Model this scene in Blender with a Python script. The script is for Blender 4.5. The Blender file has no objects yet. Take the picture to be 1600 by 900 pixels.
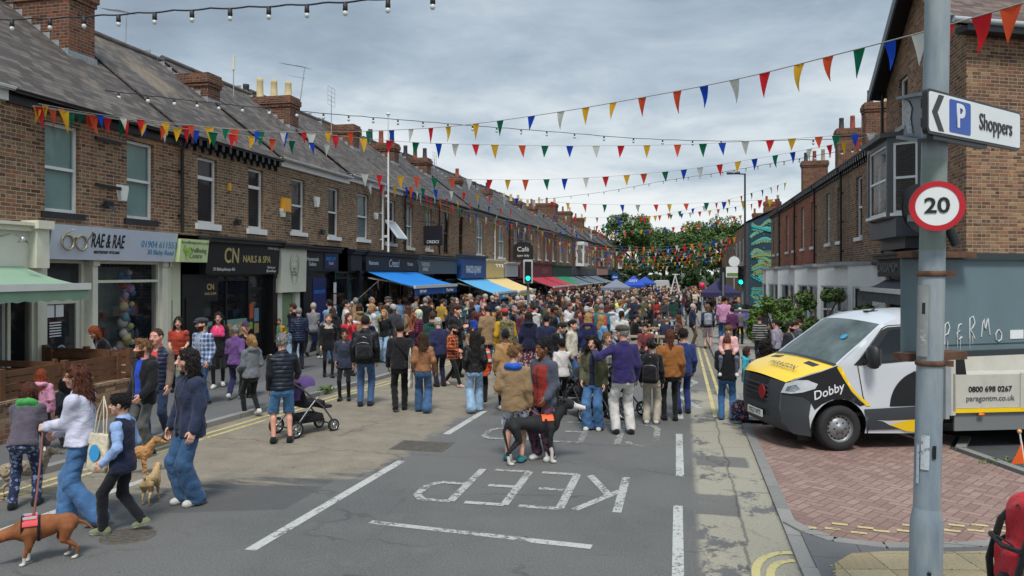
import bpy, bmesh, math, random
import numpy as np
from mathutils import Vector, Matrix, Euler
R = math.radians
SC = bpy.context.scene
COL = bpy.context.scene.collection
rng = random.Random(7)
# ------------------------------------------------------------------ camera
TH = math.atan(265/1200)
HC = 2.65
cam_d = bpy.data.cameras.new('camera')
cam = bpy.data.objects.new('camera',cam_d)
COL.objects.link(cam)
cam.location = (0,0,HC)
cam.rotation_euler = (R(90),0,TH)
cam_d.sensor_width = 36
cam_d.lens = 27
cam_d.shift_y = -23/1600
cam_d.clip_start = 0.1
cam_d.clip_end = 3000
SC.camera = cam
# ------------------------------------------------------------------ sky, sun, exposure
SUN_EL, SUN_AZ = R(58), R(168)
world = bpy.data.worlds.new('World')
SC.world = world
world.use_nodes = True
wt = world.node_tree
wt.nodes.clear()
class N:
 """small helper to write node graphs"""
 def __init__(s,tree):
  s.t = tree
 def new(s,typ,**kw):
  n = s.t.nodes.new(typ)
  for k, v in kw.items():
   setattr(n,k,v)
  return n
 def plug(s,sock,v):
  if v is None:
   return
  if isinstance(v,bpy.types.NodeSocket):
   s.t.links.new(v,sock)
  elif isinstance(v,(tuple,list))and len(v)==3 and len(sock.default_value)==4:
   sock.default_value = (*v,1)
  else:
   sock.default_value = v
 def m(s,op,a,b=None,c=None,clamp=False):
  n = s.new('ShaderNodeMath',operation=op,use_clamp=clamp)
  s.plug(n.inputs[0],a)
  s.plug(n.inputs[1],b)
  if c is not None:
   s.plug(n.inputs[2],c)
  return n.outputs[0]
 def vm(s,op,a,b=None):
  n = s.new('ShaderNodeVectorMath',operation=op)
  s.plug(n.inputs[0],a)
  if b is not None:
   if op=='SCALE':
    s.plug(n.inputs[3],b)
   else:
    s.plug(n.inputs[1],b)
  return n.outputs[0]
 def mix(s,f,a,b,blend='MIX'):
  n = s.new('ShaderNodeMix',data_type='RGBA',blend_type=blend)
  s.plug(n.inputs[0],f)
  s.plug(n.inputs[6],a)
  s.plug(n.inputs[7],b)
  return n.outputs[2]
 def noise(s,vec,scale,detail=3,rough=.55,col=False,dist=0):
  n = s.new('ShaderNodeTexNoise')
  s.plug(n.inputs['Vector'],vec)
  n.inputs['Scale'].default_value = scale
  n.inputs['Detail'].default_value = detail
  n.inputs['Roughness'].default_value = rough
  n.inputs['Distortion'].default_value = dist
  return n.outputs['Color' if col else 'Fac']
 def step(s,v,lo,hi):
  n = s.new('ShaderNodeMapRange',interpolation_type='SMOOTHSTEP')
  s.plug(n.inputs[0],v)
  n.inputs[1].default_value = lo
  n.inputs[2].default_value = hi
  return n.outputs[0]
 def ramp(s,f,stops,interp='LINEAR'):
  n = s.new('ShaderNodeValToRGB')
  n.color_ramp.interpolation = interp
  e = n.color_ramp.elements
  while len(e)<len(stops):
   e.new(.5)
  for i, (p,c)in enumerate(stops):
   e[i].position = p
   e[i].color = (*c,1)
  s.plug(n.inputs[0],f)
  return n.outputs[0]
 def sep(s,v):
  n = s.new('ShaderNodeSeparateXYZ')
  s.plug(n.inputs[0],v)
  return n.outputs
 def comb(s,x,y,z=0.0):
  n = s.new('ShaderNodeCombineXYZ')
  s.plug(n.inputs[0],x)
  s.plug(n.inputs[1],y)
  s.plug(n.inputs[2],z)
  return n.outputs[0]
 def white(s,vec):
  n = s.new('ShaderNodeTexWhiteNoise',noise_dimensions='3D')
  s.plug(n.inputs[0],vec)
  return n.outputs['Value']
 def bump(s,h,strength=.3,dist=.02):
  n = s.new('ShaderNodeBump')
  n.inputs['Strength'].default_value = strength
  n.inputs['Distance'].default_value = dist
  s.plug(n.inputs['Height'],h)
  return n.outputs[0]
def srgb(*c):
 if len(c)==1 and isinstance(c[0],str):
  h = c[0].lstrip('#')
  c = tuple(int(h[i:i+2],16)for i in(0,2,4))
 elif len(c)==1:
  c = c[0]
 o = []
 for v in c:
  v = v/255
  o.append(v/12.92 if v<=.04045 else((v+.055)/1.055)**2.4)
 return tuple(o)
g = N(wt)
wo = g.new('ShaderNodeOutputWorld')
sky = g.new('ShaderNodeTexSky',sky_type='NISHITA')
sky.sun_disc = False
sky.sun_elevation = SUN_EL
sky.sun_rotation = SUN_AZ
bg1 = g.new('ShaderNodeBackground')
g.plug(bg1.inputs[0],sky.outputs[0])
bg1.inputs[1].default_value = .1
tc = g.new('ShaderNodeTexCoord')
dx, dy, dz = g.sep(tc.outputs['Generated'])
el = g.m('MAXIMUM',dz,0.0)
inv = g.m('DIVIDE',1.0,g.m('ADD',el,.16))
pv = g.comb(g.m('MULTIPLY',dx,inv),g.m('MULTIPLY',dy,inv),3.7)
n1 = g.noise(pv,.75,6,.55,dist=.3)
n2 = g.noise(g.vm('ADD',pv,(9.3,4.1,0)),1.9,6,.6,dist=.3)
cl = g.m('ADD',g.m('MULTIPLY',n1,.68),g.m('MULTIPLY',n2,.32))
cl = g.m('ADD',cl,g.m('MULTIPLY',g.step(el,.28,.07),.20))
cl = g.m('SUBTRACT',cl,g.m('MULTIPLY',g.step(el,.17,.32),.045))
ccol = g.ramp(cl,[(.38,srgb(138,151,164)),(.46,srgb(153,169,183)),(.54,srgb(178,191,202)),(.62,srgb(208,217,222)),(.72,srgb(232,235,236))])
zen = g.m('ADD',1.0,g.m('MULTIPLY',g.step(el,.36,.8),1.0))
ccol = g.vm('SCALE',ccol,zen)
bg2 = g.new('ShaderNodeBackground')
g.plug(bg2.inputs[0],ccol)
bg2.inputs[1].default_value = .57
mx = g.new('ShaderNodeMixShader')
mx.inputs[0].default_value = .93
wt.links.new(bg1.outputs[0],mx.inputs[1])
wt.links.new(bg2.outputs[0],mx.inputs[2])
wt.links.new(mx.outputs[0],wo.inputs[0])
sun_d = bpy.data.lights.new('sun','SUN')
sun_d.energy = 1.5
sun_d.angle = R(14)
sun_d.color = (1,.96,.9)
sun = bpy.data.objects.new('sun',sun_d)
COL.objects.link(sun)
sun.rotation_euler = (R(90)-SUN_EL,0,R(180)-SUN_AZ)
SC.view_settings.view_transform = 'Standard'
SC.view_settings.look = 'None'
SC.view_settings.exposure = 0.9
SC.view_settings.gamma = 1
SC.cycles.max_bounces = 5
SC.cycles.diffuse_bounces = 1
SC.cycles.glossy_bounces = 2
SC.cycles.transparent_max_bounces = 8
def gz(y):
 """the street falls gently away beyond the crossing"""
 return-.4*min(max((y-15)/35,0),1)
def G(px,py):
 """photo pixel -> point on the ground (road level)"""
 z = 0.0
 for _ in range(4):
  d = 1200*(HC-z)/(py-427)
  l = (px-800)/1200*d
  x, y = l*math.cos(TH)-d*math.sin(TH), l*math.sin(TH)+d*math.cos(TH)
  z = gz(y)
 return x, y
def DP(px,py,d):
 """photo pixel at view depth d -> world point"""
 l = (px-800)/1200*d
 return Vector((l*math.cos(TH)-d*math.sin(TH),l*math.sin(TH)+d*math.cos(TH),HC-(py-427)/1200*d))
def onX(px,X):
 t = (px-800)/1200
 d = X/(t*math.cos(TH)-math.sin(TH))
 return d*(t*math.sin(TH)+math.cos(TH))
# ------------------------------------------------------------------ object helpers
def setp(o,label=None,cat=None,group=None,kind=None):
 if label:
  o['label'] = label
 if cat:
  o['category'] = cat
 if group:
  o['group'] = group
 if kind:
  o['kind'] = kind
 return o
def thing(name,label,cat,loc=(0,0,0),rz=0,group=None):
 o = bpy.data.objects.new(name,None)
 COL.objects.link(o)
 o.location = loc
 o.rotation_euler = (0,0,rz)
 o.empty_display_size = .1
 return setp(o,label,cat,group)
def link(me,name,parent=None,loc=None,rot=None):
 o = bpy.data.objects.new(name,me)
 COL.objects.link(o)
 if parent is not None:
  o.parent = parent
 if loc is not None:
  o.location = loc
 if rot is not None:
  o.rotation_euler = rot
 return o
def dup(root,loc,rz,label,group=None):
 r = root.copy()
 COL.objects.link(r)
 r.location = loc
 r.rotation_euler = (0,0,rz)
 r['label'] = label
 if group:
  r['group'] = group
 for ch in list(root.children):
  c = ch.copy()
  COL.objects.link(c)
  c.parent = r
  for g_ in ch.children:
   d = g_.copy()
   COL.objects.link(d)
   d.parent = c
 return r
class MB:
 def __init__(s):
  s.v, s.f, s.m, s.sm = [], [], [], []
 def face(s,pts,m=0,smooth=False):
  i = len(s.v)
  s.v.extend([tuple(p)for p in pts])
  s.f.append(tuple(range(i,i+len(pts))))
  s.m.append(m)
  s.sm.append(smooth)
 def grid(s,rows,m=0,closed=False,smooth=True,mf=None):
  """rows of points -> quads sharing vertices"""
  i0 = len(s.v)
  n = len(rows[0])
  for r in rows:
   s.v.extend([tuple(p)for p in r])
  for a in range(len(rows)-1):
   for b in range(n if closed else n-1):
    c = (b+1)%n
    s.f.append((i0+a*n+b,i0+a*n+c,i0+(a+1)*n+c,i0+(a+1)*n+b))
    s.m.append(mf(a,b)if mf else m)
    s.sm.append(smooth)
 def box(s,x0,x1,y0,y1,z0,z1,m=0,M=None):
  p = [Vector((x,y,z))for z in(z0,z1)for y in(y0,y1)for x in(x0,x1)]
  if M is not None:
   p = [M@q for q in p]
  for q in((0,2,3,1),(4,5,7,6),(0,1,5,4),(2,6,7,3),(0,4,6,2),(1,3,7,5)):
   s.face([p[i]for i in q],m)
 def bar(s,a,b,w,h=None,m=0,up=(0,0,1)):
  """box of w x h section between two points"""
  a, b = Vector(a), Vector(b)
  h = h or w
  t = (b-a).normalized()
  upv = Vector(up)
  if abs(t.dot(upv))>.98:
   upv = Vector((0,1,0))
  sx = t.cross(upv).normalized()
  sy = sx.cross(t)
  q = [sx*i*w/2+sy*j*h/2 for i,j in((-1,-1),(1,-1),(1,1),(-1,1))]
  A = [a+k for k in q]
  B = [b+k for k in q]
  for i in range(4):
   j = (i+1)%4
   s.face([A[i],A[j],B[j],B[i]],m)
  s.face(A[::-1],m)
  s.face(B,m)
 def tube(s,path,r,n=8,m=0,cap=True):
  path = [Vector(p)for p in path]
  rr = r if isinstance(r,(list,tuple))else[r]*len(path)
  rows = []
  prev = None
  for i, p in enumerate(path):
   t = (path[min(i+1,len(path)-1)]-path[max(i-1,0)]).normalized()
   if prev is None:
    a = Vector((0,0,1))if abs(t.z)<.9 else Vector((1,0,0))
    sx = t.cross(a).normalized()
   else:
    sx = (prev-t*prev.dot(t)).normalized()
   prev = sx
   sy = t.cross(sx)
   rows.append([p+(sx*math.cos(k*2*math.pi/n)+sy*math.sin(k*2*math.pi/n))*rr[i]for k in range(n)])
  s.grid(rows,m,closed=True)
  if cap:
   s.face(rows[0][::-1],m)
   s.face(rows[-1],m)
 def lathe(s,prof,n=16,m=0,M=None,mf=None):
  """prof: (radius, z) along z"""
  M = M or Matrix.Identity(4)
  rows = [[M@Vector((r*math.cos(k*2*math.pi/n),r*math.sin(k*2*math.pi/n),z))for k in range(n)]for r,z in prof]
  s.grid(rows,m,closed=True,mf=mf)
 def disc(s,c,r,n,nrm,m=0):
  nrm = Vector(nrm).normalized()
  a = Vector((0,0,1))if abs(nrm.z)<.9 else Vector((1,0,0))
  sx = a.cross(nrm).normalized()
  sy = nrm.cross(sx)
  s.face([Vector(c)+(sx*math.cos(k*2*math.pi/n)+sy*math.sin(k*2*math.pi/n))*r for k in range(n)],m)
 def ball(s,c,r,n=10,m=0,sz=1.0):
  c = Vector(c)
  rows = []
  for i in range(n//2+1):
   a = math.pi*i/(n//2)
   rr = max(math.sin(a),1e-3)*r
   rows.append([c+Vector((rr*math.cos(k*2*math.pi/n),rr*math.sin(k*2*math.pi/n),-math.cos(a)*r*sz))for k in range(n)])
  s.grid(rows,m,closed=True)
 def build(s,name,mats,parent=None,world=True,bevel=0):
  off = Vector((0,0,0))
  if parent is not None and world:
   q = parent
   while q is not None:
    off+=Vector(q.location)
    q = q.parent
  me = bpy.data.meshes.new(name)
  vs = [(p[0]-off.x,p[1]-off.y,p[2]-off.z)for p in s.v]
  me.from_pydata(vs,[],s.f)
  if not isinstance(mats,(list,tuple)):
   mats = [mats]
  for mt in mats:
   me.materials.append(mt)
  me.polygons.foreach_set('material_index',s.m)
  me.polygons.foreach_set('use_smooth',s.sm)
  uv = me.uv_layers.new(name='UVMap')
  data = []
  for f in s.f:
   a, b, c = (Vector(s.v[f[0]]),Vector(s.v[f[1]]),Vector(s.v[f[2]]))
   n = (b-a).cross(c-a)
   if n.length<1e-12 and len(f)>3:
    n = (c-a).cross(Vector(s.v[f[3]])-a)
   if n.length>0:
    n.normalize()
   if abs(n.z)>.97:
    for i in f:
     data+=[s.v[i][0],s.v[i][1]]
   else:
    t = Vector((-n.y,n.x,0)).normalized()
    if abs(t.x)>abs(t.y):
     t = t if t.x>0 else-t
    else:
     t = t if t.y>0 else-t
    w = t.cross(n)
    w = w if w.z>0 else-w
    for i in f:
     p = Vector(s.v[i])
     data+=[p.dot(t),p.dot(w)]
  uv.data.foreach_set('uv',data)
  me.update()
  o = link(me,name,parent)
  if bevel:
   b = o.modifiers.new('b','BEVEL')
   b.width = bevel
   b.segments = 2
   b.limit_method = 'ANGLE'
  return o
class Fr:
 """frame of a facade: u along the wall, z up, d out of the wall"""
 def __init__(s,O,U,Nn):
  s.O, s.U, s.N = Vector(O), Vector(U).normalized(), Vector(Nn).normalized()
  s.flip = s.U.cross(Vector((0,0,1))).dot(s.N)<0
 def p(s,u,z,d=0.0):
  return s.O+s.U*u+Vector((0,0,z))+s.N*d
 def box(s,mb,u0,u1,z0,z1,d0,d1,m=0):
  c = [s.p(u,z,d)for d in(d0,d1)for z in(z0,z1)for u in(u0,u1)]
  for q in((0,2,3,1),(4,5,7,6),(0,1,5,4),(2,6,7,3),(0,4,6,2),(1,3,7,5)):
   q = q if not s.flip else q[::-1]
   mb.face([c[i]for i in q],m)
 def quad(s,mb,u0,u1,z0,z1,d,m=0):
  q = [s.p(u0,z0,d),s.p(u1,z0,d),s.p(u1,z1,d),s.p(u0,z1,d)]
  mb.face(q if not s.flip else q[::-1],m)
 def wall(s,mb,u0,u1,z0,z1,holes,th=.25,m=0):
  us = sorted({u0,u1,*[v for h in holes for v in h[:2]]})
  zs = sorted({z0,z1,*[v for h in holes for v in h[2:4]]})
  us = [u for u in us if u0<=u<=u1]
  zs = [z for z in zs if z0<=z<=z1]
  for i in range(len(us)-1):
   for j in range(len(zs)-1):
    cu, cz = (us[i]+us[i+1])/2, (zs[j]+zs[j+1])/2
    if any(h[0]<cu<h[1]and h[2]<cz<h[3]for h in holes):
     continue
    s.quad(mb,us[i],us[i+1],zs[j],zs[j+1],0,m)
  for a, b, c, e in[h[:4]for h in holes]:
   for A, B in(((a,c),(a,e)),((b,e),(b,c)),((a,e),(b,e)),((b,c),(a,c))):
    q = [s.p(*A,0),s.p(*B,0),s.p(*B,-th),s.p(*A,-th)]
    mb.face(q,m)
# ------------------------------------------------------------------ materials
_mc = {}
def mat(name,col,rough=.6,metal=0,spec=.5,var=.0,vscale=4,bump=0,bscale=60,emit=None,alpha=None,coat=0,dirt=0):
 key = (name,tuple(col),rough,metal,var,bump,alpha,dirt)
 if key in _mc:
  return _mc[key]
 m = bpy.data.materials.new(name)
 m.use_nodes = True
 b = m.node_tree.nodes['Principled BSDF']
 b.inputs['Base Color'].default_value = (*col,1)
 b.inputs['Roughness'].default_value = rough
 b.inputs['Metallic'].default_value = metal
 b.inputs['Specular IOR Level'].default_value = spec
 if coat:
  b.inputs['Coat Weight'].default_value = coat
  b.inputs['Coat Roughness'].default_value = .06
 if alpha is not None:
  b.inputs['Alpha'].default_value = alpha
 if emit:
  b.inputs['Emission Color'].default_value = (*emit[0],1)
  b.inputs['Emission Strength'].default_value = emit[1]
 k = N(m.node_tree)
 if var or bump or dirt:
  t = k.new('ShaderNodeTexCoord').outputs['Object']
  c = None
  if var:
   n = k.noise(t,vscale,5,.6)
   lo = tuple(x*(1-var)for x in col)
   hi = tuple(min(1,x*(1+var))for x in col)
   c = k.ramp(n,[(.3,lo),(.7,hi)])
  if dirt:
   n = k.noise(k.vm('MULTIPLY',t,(1,1,.25)),5,6,.7)
   c = k.mix(k.m('MULTIPLY',k.step(n,.48,.72),dirt),c if c is not None else col,(.10,.085,.065))
  if c is not None:
   k.plug(b.inputs['Base Color'],c)
  if bump:
   k.plug(b.inputs['Normal'],k.bump(k.noise(t,bscale,4,.6),bump,.01))
 _mc[key] = m
 return m
def newmat(name):
 m = bpy.data.materials.new(name)
 m.use_nodes = True
 return m, N(m.node_tree), m.node_tree.nodes['Principled BSDF']
def brick_mat(name,cols,mortar=(.30,.27,.23),soot=.5,scale=1.0):
 m, k, b = newmat(name)
 uv = k.new('ShaderNodeTexCoord').outputs['UV']
 obj = k.new('ShaderNodeNewGeometry').outputs['Position']
 wob = k.noise(obj,3,2)
 x, y, _ = k.sep(uv)
 y = k.m('ADD',y,k.m('MULTIPLY',k.m('SUBTRACT',wob,.5),.012))
 ch, cw = .078*scale, .232*scale
 r = k.m('DIVIDE',y,ch)
 row = k.m('FLOOR',r)
 fr = k.m('FRACT',r)
 rr = k.white(k.comb(row,3.3,1.7))
 odd = k.m('MODULO',k.m('ABSOLUTE',row),4.0)
 hdr = k.m('LESS_THAN',odd,.5)
 w = k.m('MULTIPLY',cw,k.m('SUBTRACT',1.0,k.m('MULTIPLY',hdr,.5)))
 c = k.m('ADD',k.m('DIVIDE',x,w),k.m('ADD',k.m('MULTIPLY',k.m('MODULO',k.m('ABSOLUTE',row),2.0),.5),k.m('MULTIPLY',rr,.12)))
 ci = k.m('FLOOR',c)
 fc = k.m('FRACT',c)
 rnd = k.white(k.comb(row,ci,0.0))
 rnd2 = k.white(k.comb(row,ci,5.0))
 big = k.noise(obj,.7,4,.6)
 sel = k.m('ADD',k.m('MULTIPLY',rnd,.8),k.m('MULTIPLY',big,.35),clamp=True)
 n = len(cols)
 bc = k.ramp(sel,[(.12+.9*i/n,cc)for i,cc in enumerate(cols)],'CONSTANT' if n>4 else 'LINEAR')
 mean = tuple(sum(c_[i]for c_ in cols)/n for i in range(3))
 bc = k.mix(.3,bc,mean)
 patchy = k.noise(k.vm('MULTIPLY',obj,(1,1,.8)),.55,4,.65)
 bc = k.mix(1,bc,k.ramp(patchy,[(.3,(.92,.86,.80)),(.5,(1.3,1.26,1.2)),(.68,(1.6,1.5,1.36))]),'MULTIPLY')
 fine = k.noise(obj,45,5,.7)
 bc = k.mix(.55,bc,k.mix(1,bc,k.ramp(fine,[(.25,(.35,.35,.35)),(.7,(1.25,1.2,1.15))]),'MULTIPLY'))
 bc = k.mix(k.m('MULTIPLY',k.step(rnd2,.8,1.0),.45),bc,tuple(q*.35 for q in cols[0]))
 ex = k.m('MINIMUM',k.m('MULTIPLY',fc,w),k.m('MULTIPLY',k.m('SUBTRACT',1.0,fc),w))
 ey = k.m('MULTIPLY',k.m('MINIMUM',fr,k.m('SUBTRACT',1.0,fr)),ch)
 e = k.m('SUBTRACT',k.m('MINIMUM',ex,ey),k.m('MULTIPLY',k.noise(obj,25,3),.006))
 mk = k.step(e,.0018,.0075)
 mc = k.mix(k.noise(obj,1.3,4),tuple(q*.75 for q in mortar),tuple(q*1.2 for q in mortar))
 col = k.mix(mk,mc,bc)
 st = k.noise(k.vm('MULTIPLY',obj,(1,1,.45)),.9,6,.65)
 col = k.mix(k.m('MULTIPLY',k.step(st,.5,.75),soot),col,(.045,.036,.03))
 k.plug(b.inputs['Base Color'],col)
 b.inputs['Roughness'].default_value = .9
 b.inputs['Specular IOR Level'].default_value = .2
 h = k.m('ADD',mk,k.m('MULTIPLY',fine,.35))
 k.plug(b.inputs['Normal'],k.bump(h,.7,.012))
 return m
def slate_mat(name,c0,c1,lich=(.30,.26,.20)):
 m, k, b = newmat(name)
 uv = k.new('ShaderNodeTexCoord').outputs['UV']
 obj = k.new('ShaderNodeNewGeometry').outputs['Position']
 x, y, _ = k.sep(uv)
 r = k.m('DIVIDE',y,.17)
 row = k.m('FLOOR',r)
 fr = k.m('FRACT',r)
 c = k.m('ADD',k.m('DIVIDE',x,.27),k.m('ADD',k.m('MULTIPLY',k.m('MODULO',k.m('ABSOLUTE',row),2.0),.5),k.m('MULTIPLY',k.white(k.comb(row,1.0,2.0)),.2)))
 ci = k.m('FLOOR',c)
 fc = k.m('FRACT',c)
 rnd = k.white(k.comb(row,ci,0.0))
 big = k.noise(k.comb(k.m('MULTIPLY',x,1.6),k.m('MULTIPLY',y,.35),1.0),.8,5,.6)
 f = k.m('ADD',k.m('MULTIPLY',rnd,.55),k.m('MULTIPLY',big,.55),clamp=True)
 col = k.ramp(f,[(.2,tuple(q*.75 for q in c0)),(.5,c0),(.8,c1)])
 col = k.mix(k.m('MULTIPLY',k.step(k.noise(k.comb(k.m('MULTIPLY',x,.8),k.m('MULTIPLY',y,.35),0.0),.55,6,.65),.56,.72),.75),col,lich)
 col = k.mix(k.m('MULTIPLY',k.step(k.noise(obj,6,5,.7),.6,.75),.35),col,(.07,.075,.05))
 edge = k.step(fr,.0,.16)
 gap = k.step(k.m('MINIMUM',fc,k.m('SUBTRACT',1.0,fc)),.0,.05)
 col = k.mix(k.m('MULTIPLY',edge,k.m('ADD',.45,k.m('MULTIPLY',gap,.55))),(.035,.035,.037),col)
 k.plug(b.inputs['Base Color'],col)
 b.inputs['Roughness'].default_value = .75
 b.inputs['Specular IOR Level'].default_value = .3
 h = k.m('ADD',k.m('ADD',k.m('MULTIPLY',k.m('SUBTRACT',1.0,fr),.8),k.m('MULTIPLY',rnd,.25)),k.m('MULTIPLY',gap,.25))
 k.plug(b.inputs['Normal'],k.bump(h,.9,.03))
 return m
def glass_mat(name,tint=(.03,.035,.04),tr=.5):
 m, k, b = newmat(name)
 t = m.node_tree
 out = t.nodes['Material Output']
 b.inputs['Base Color'].default_value = (*tint,1)
 b.inputs['Roughness'].default_value = .04
 b.inputs['Specular IOR Level'].default_value = .7
 obj = k.new('ShaderNodeTexCoord').outputs['Object']
 k.plug(b.inputs['Normal'],k.bump(k.noise(obj,1.3,2),.05,.05))
 tp = k.new('ShaderNodeBsdfTransparent')
 ms = k.new('ShaderNodeMixShader')
 ms.inputs[0].default_value = 1-tr
 t.links.new(tp.outputs[0],ms.inputs[1])
 t.links.new(b.outputs[0],ms.inputs[2])
 t.links.new(ms.outputs[0],out.inputs[0])
 return m
BRICK = [brick_mat('brick_brown',[srgb(76,58,48),srgb(108,82,64),srgb(128,100,78),srgb(116,92,76),srgb(136,86,64),srgb(146,118,92),srgb(94,74,64)],mortar=srgb(172,
160,140),soot=.4),brick_mat('brick_tan',[srgb(82,66,54),srgb(114,92,72),srgb(132,108,84),srgb(120,100,82),srgb(130,90,68),srgb(148,124,98),srgb(98,80,68)],
mortar=srgb(172,160,140),soot=.35)]
BRICK_RED = brick_mat('brick_red',[srgb(72,48,40),srgb(104,66,52),srgb(120,74,58),srgb(96,68,58),srgb(130,82,62),srgb(108,80,66),srgb(66,52,48)],mortar=srgb(140,
126,110),soot=.7)
BRICK_ORANGE = brick_mat('brick_orange',[srgb(130,72,50),srgb(152,86,60),srgb(164,98,70),srgb(146,82,60),srgb(158,94,70)],mortar=srgb(160,140,120),soot=.15)
SLATE = [slate_mat('slate_grey',srgb(78,72,68),srgb(106,98,91),srgb(140,125,104)),slate_mat('slate_dark',srgb(70,68,68),srgb(94,90,88),srgb(116,108,96))]
WHITE = mat('white_paint',(.78,.78,.76),.45,var=.06,vscale=3)
CREAM = mat('cream_paint',srgb(222,218,198),.5,var=.06,vscale=3,dirt=.12)
BLACKP = mat('black_paint',(.012,.012,.014),.4,var=.3)
STONE = mat('sill_stone',(.42,.40,.36),.8,var=.2,vscale=8,bump=.2)
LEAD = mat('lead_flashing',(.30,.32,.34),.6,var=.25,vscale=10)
DARKIN = mat('dark_interior',(.028,.026,.025),.9)
GLASS = glass_mat('window_glass',tr=.66)
GLASSD = glass_mat('dark_glass',tr=.15)
GALV = mat('galvanised_steel',(.40,.43,.44),.5,.35,var=.15,vscale=6,dirt=.2)
BLKMET = mat('black_metal',(.02,.022,.024),.4,.2)
CHROME = mat('brushed_metal',(.5,.5,.5),.3,.9)
RUBBER = mat('tyre_rubber',(.02,.02,.021),.8,bump=.2)
_fonts = {}
def text(body,parent,F,u,z,d,h,m,align='CENTER',wscale=1.0,bold=0.0,name='lettering',shear=0,sp=1.0,ext=.004,ang=0,local=False):
 """lettering laid on a facade frame (u,z,d); F.U must read left to right for the viewer"""
 cu = bpy.data.curves.new(name,'FONT')
 cu.body = body
 cu.align_x = align
 cu.align_y = 'CENTER'
 cu.size = h*1.38
 cu.extrude = ext
 cu.offset = bold*h
 cu.shear = shear
 cu.space_character = sp
 cu.resolution_u = 3
 tmp = bpy.data.objects.new('tmp',cu)
 COL.objects.link(tmp)
 dg = bpy.context.evaluated_depsgraph_get()
 me = bpy.data.meshes.new_from_object(tmp.evaluated_get(dg))
 bpy.data.objects.remove(tmp)
 bpy.data.curves.remove(cu)
 off = Vector((0,0,0))
 q = None if local else parent
 while q is not None:
  off+=Vector(q.location)
  q = q.parent
 ca, sa = math.cos(ang), math.sin(ang)
 for v in me.vertices:
  x, y = v.co.x*wscale, v.co.y
  x, y = x*ca-y*sa, x*sa+y*ca
  v.co = F.p(u+x,z+y,d+v.co.z)-off
 me.materials.clear()
 me.materials.append(m)
 me.name = name
 return link(me,name,parent)
# ================================================================== GROUND
def sheet(name,mb,m,kind='structure'):
 return setp(mb.build(name,m),kind=kind)
YS = [-12,0,5,10,15,18,22,30,40,50,80,130,260]
def kerb_l(y):
 pts = [(-12,-8.6),(5,-8.5),(9,-8.15),(12,-7.9),(18,-7.42),(26,-7.3),(400,-7.3)]
 for(a,xa), (b,xb)in zip(pts,pts[1:]):
  if y<=b:
   return xa+(xb-xa)*(y-a)/(b-a)
 return pts[-1][1]
def strip(mb,xl,xr,ys,dz,m=0,skirt=0):
 f = lambda q, y:q(y)if callable(q)else q
 for a, b in zip(ys,ys[1:]):
  za, zb = gz(a)+dz, gz(b)+dz
  mb.face([(f(xl,a),a,za),(f(xr,a),a,za),(f(xr,b),b,zb),(f(xl,b),b,zb)],m)
  if skirt:
   for q, s in((xl,-1),(xr,1)):
    p = [(f(q,a),a,za),(f(q,b),b,zb),(f(q,b),b,zb-skirt),(f(q,a),a,za-skirt)]
    mb.face(p if s>0 else p[::-1],m)
# --- asphalt
m_road, k, b = newmat('worn_asphalt')
pos = k.new('ShaderNodeNewGeometry').outputs['Position']
px_, py_, pz_ = k.sep(pos)
fine = k.noise(pos,130,3,.75)
grit = k.noise(pos,38,4,.8)
med = k.noise(pos,2.2,6,.65)
big = k.noise(pos,.45,4,.6)
asp = k.ramp(fine,[(.30,srgb(66,66,65)),(.5,srgb(100,99,97)),(.68,srgb(152,150,145))])
asp = k.mix(k.m('MULTIPLY',k.step(big,.4,.65),.35),asp,srgb(78,78,79))
asp = k.mix(k.m('MULTIPLY',k.step(med,.56,.8),.4),asp,srgb(128,124,116))
asp = k.mix(k.m('MULTIPLY',k.step(grit,.55,.68),.42),asp,srgb(156,154,150))
asp = k.mix(k.m('MULTIPLY',k.step(grit,.45,.32),.45),asp,srgb(58,58,59))
def patch(x0,x1,y0,y1,sl=0.0):
 w = k.m('MULTIPLY',k.m('SUBTRACT',med,.5),.10)
 xx = k.m('ADD',px_,w)
 yy = k.m('ADD',k.m('SUBTRACT',py_,k.m('MULTIPLY',px_,sl)),w)
 f = lambda v, a, b_:k.m('MULTIPLY',k.step(v,a-.03,a+.03),k.m('SUBTRACT',1.0,k.step(v,b_-.03,b_+.03)))
 return k.m('MULTIPLY',f(xx,x0,x1),f(yy,y0,y1))
pt = k.m('ADD',patch(-6.6,-4.35,9.3,10.9,.33),patch(-2.9,-.5,3.5,6.3))
pt = k.m('ADD',pt,patch(-3.5,-2.1,13.9,17.5))
asp = k.mix(k.m('MULTIPLY',pt,.45),asp,srgb(66,66,68))
oil = k.step(k.noise(k.comb(k.m('MULTIPLY',px_,1.3),k.m('MULTIPLY',py_,.35),7.0),1.1,5,.7),.58,.72)
asp = k.mix(k.m('MULTIPLY',oil,.3),asp,srgb(62,61,62))
buff = k.ramp(k.m('ADD',k.m('MULTIPLY',grit,.6),k.m('MULTIPLY',med,.4)),[(.32,srgb(104,97,86)),(.5,srgb(140,130,114)),(.68,srgb(168,157,137))])
strk = k.noise(k.comb(k.m('MULTIPLY',px_,.8),k.m('MULTIPLY',py_,6.0),0.0),1.0,5,.7)
buff = k.mix(k.m('MULTIPLY',k.step(strk,.60,.72),.55),buff,srgb(92,88,82))
e1 = k.m('SUBTRACT',k.m('SUBTRACT',-3.95,px_),k.m('MULTIPLY',k.m('SUBTRACT',med,.5),1.2))
e2 = k.m('SUBTRACT',py_,k.m('ADD',9.6,k.m('MULTIPLY',k.m('ADD',px_,3.74),.6)))
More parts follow.
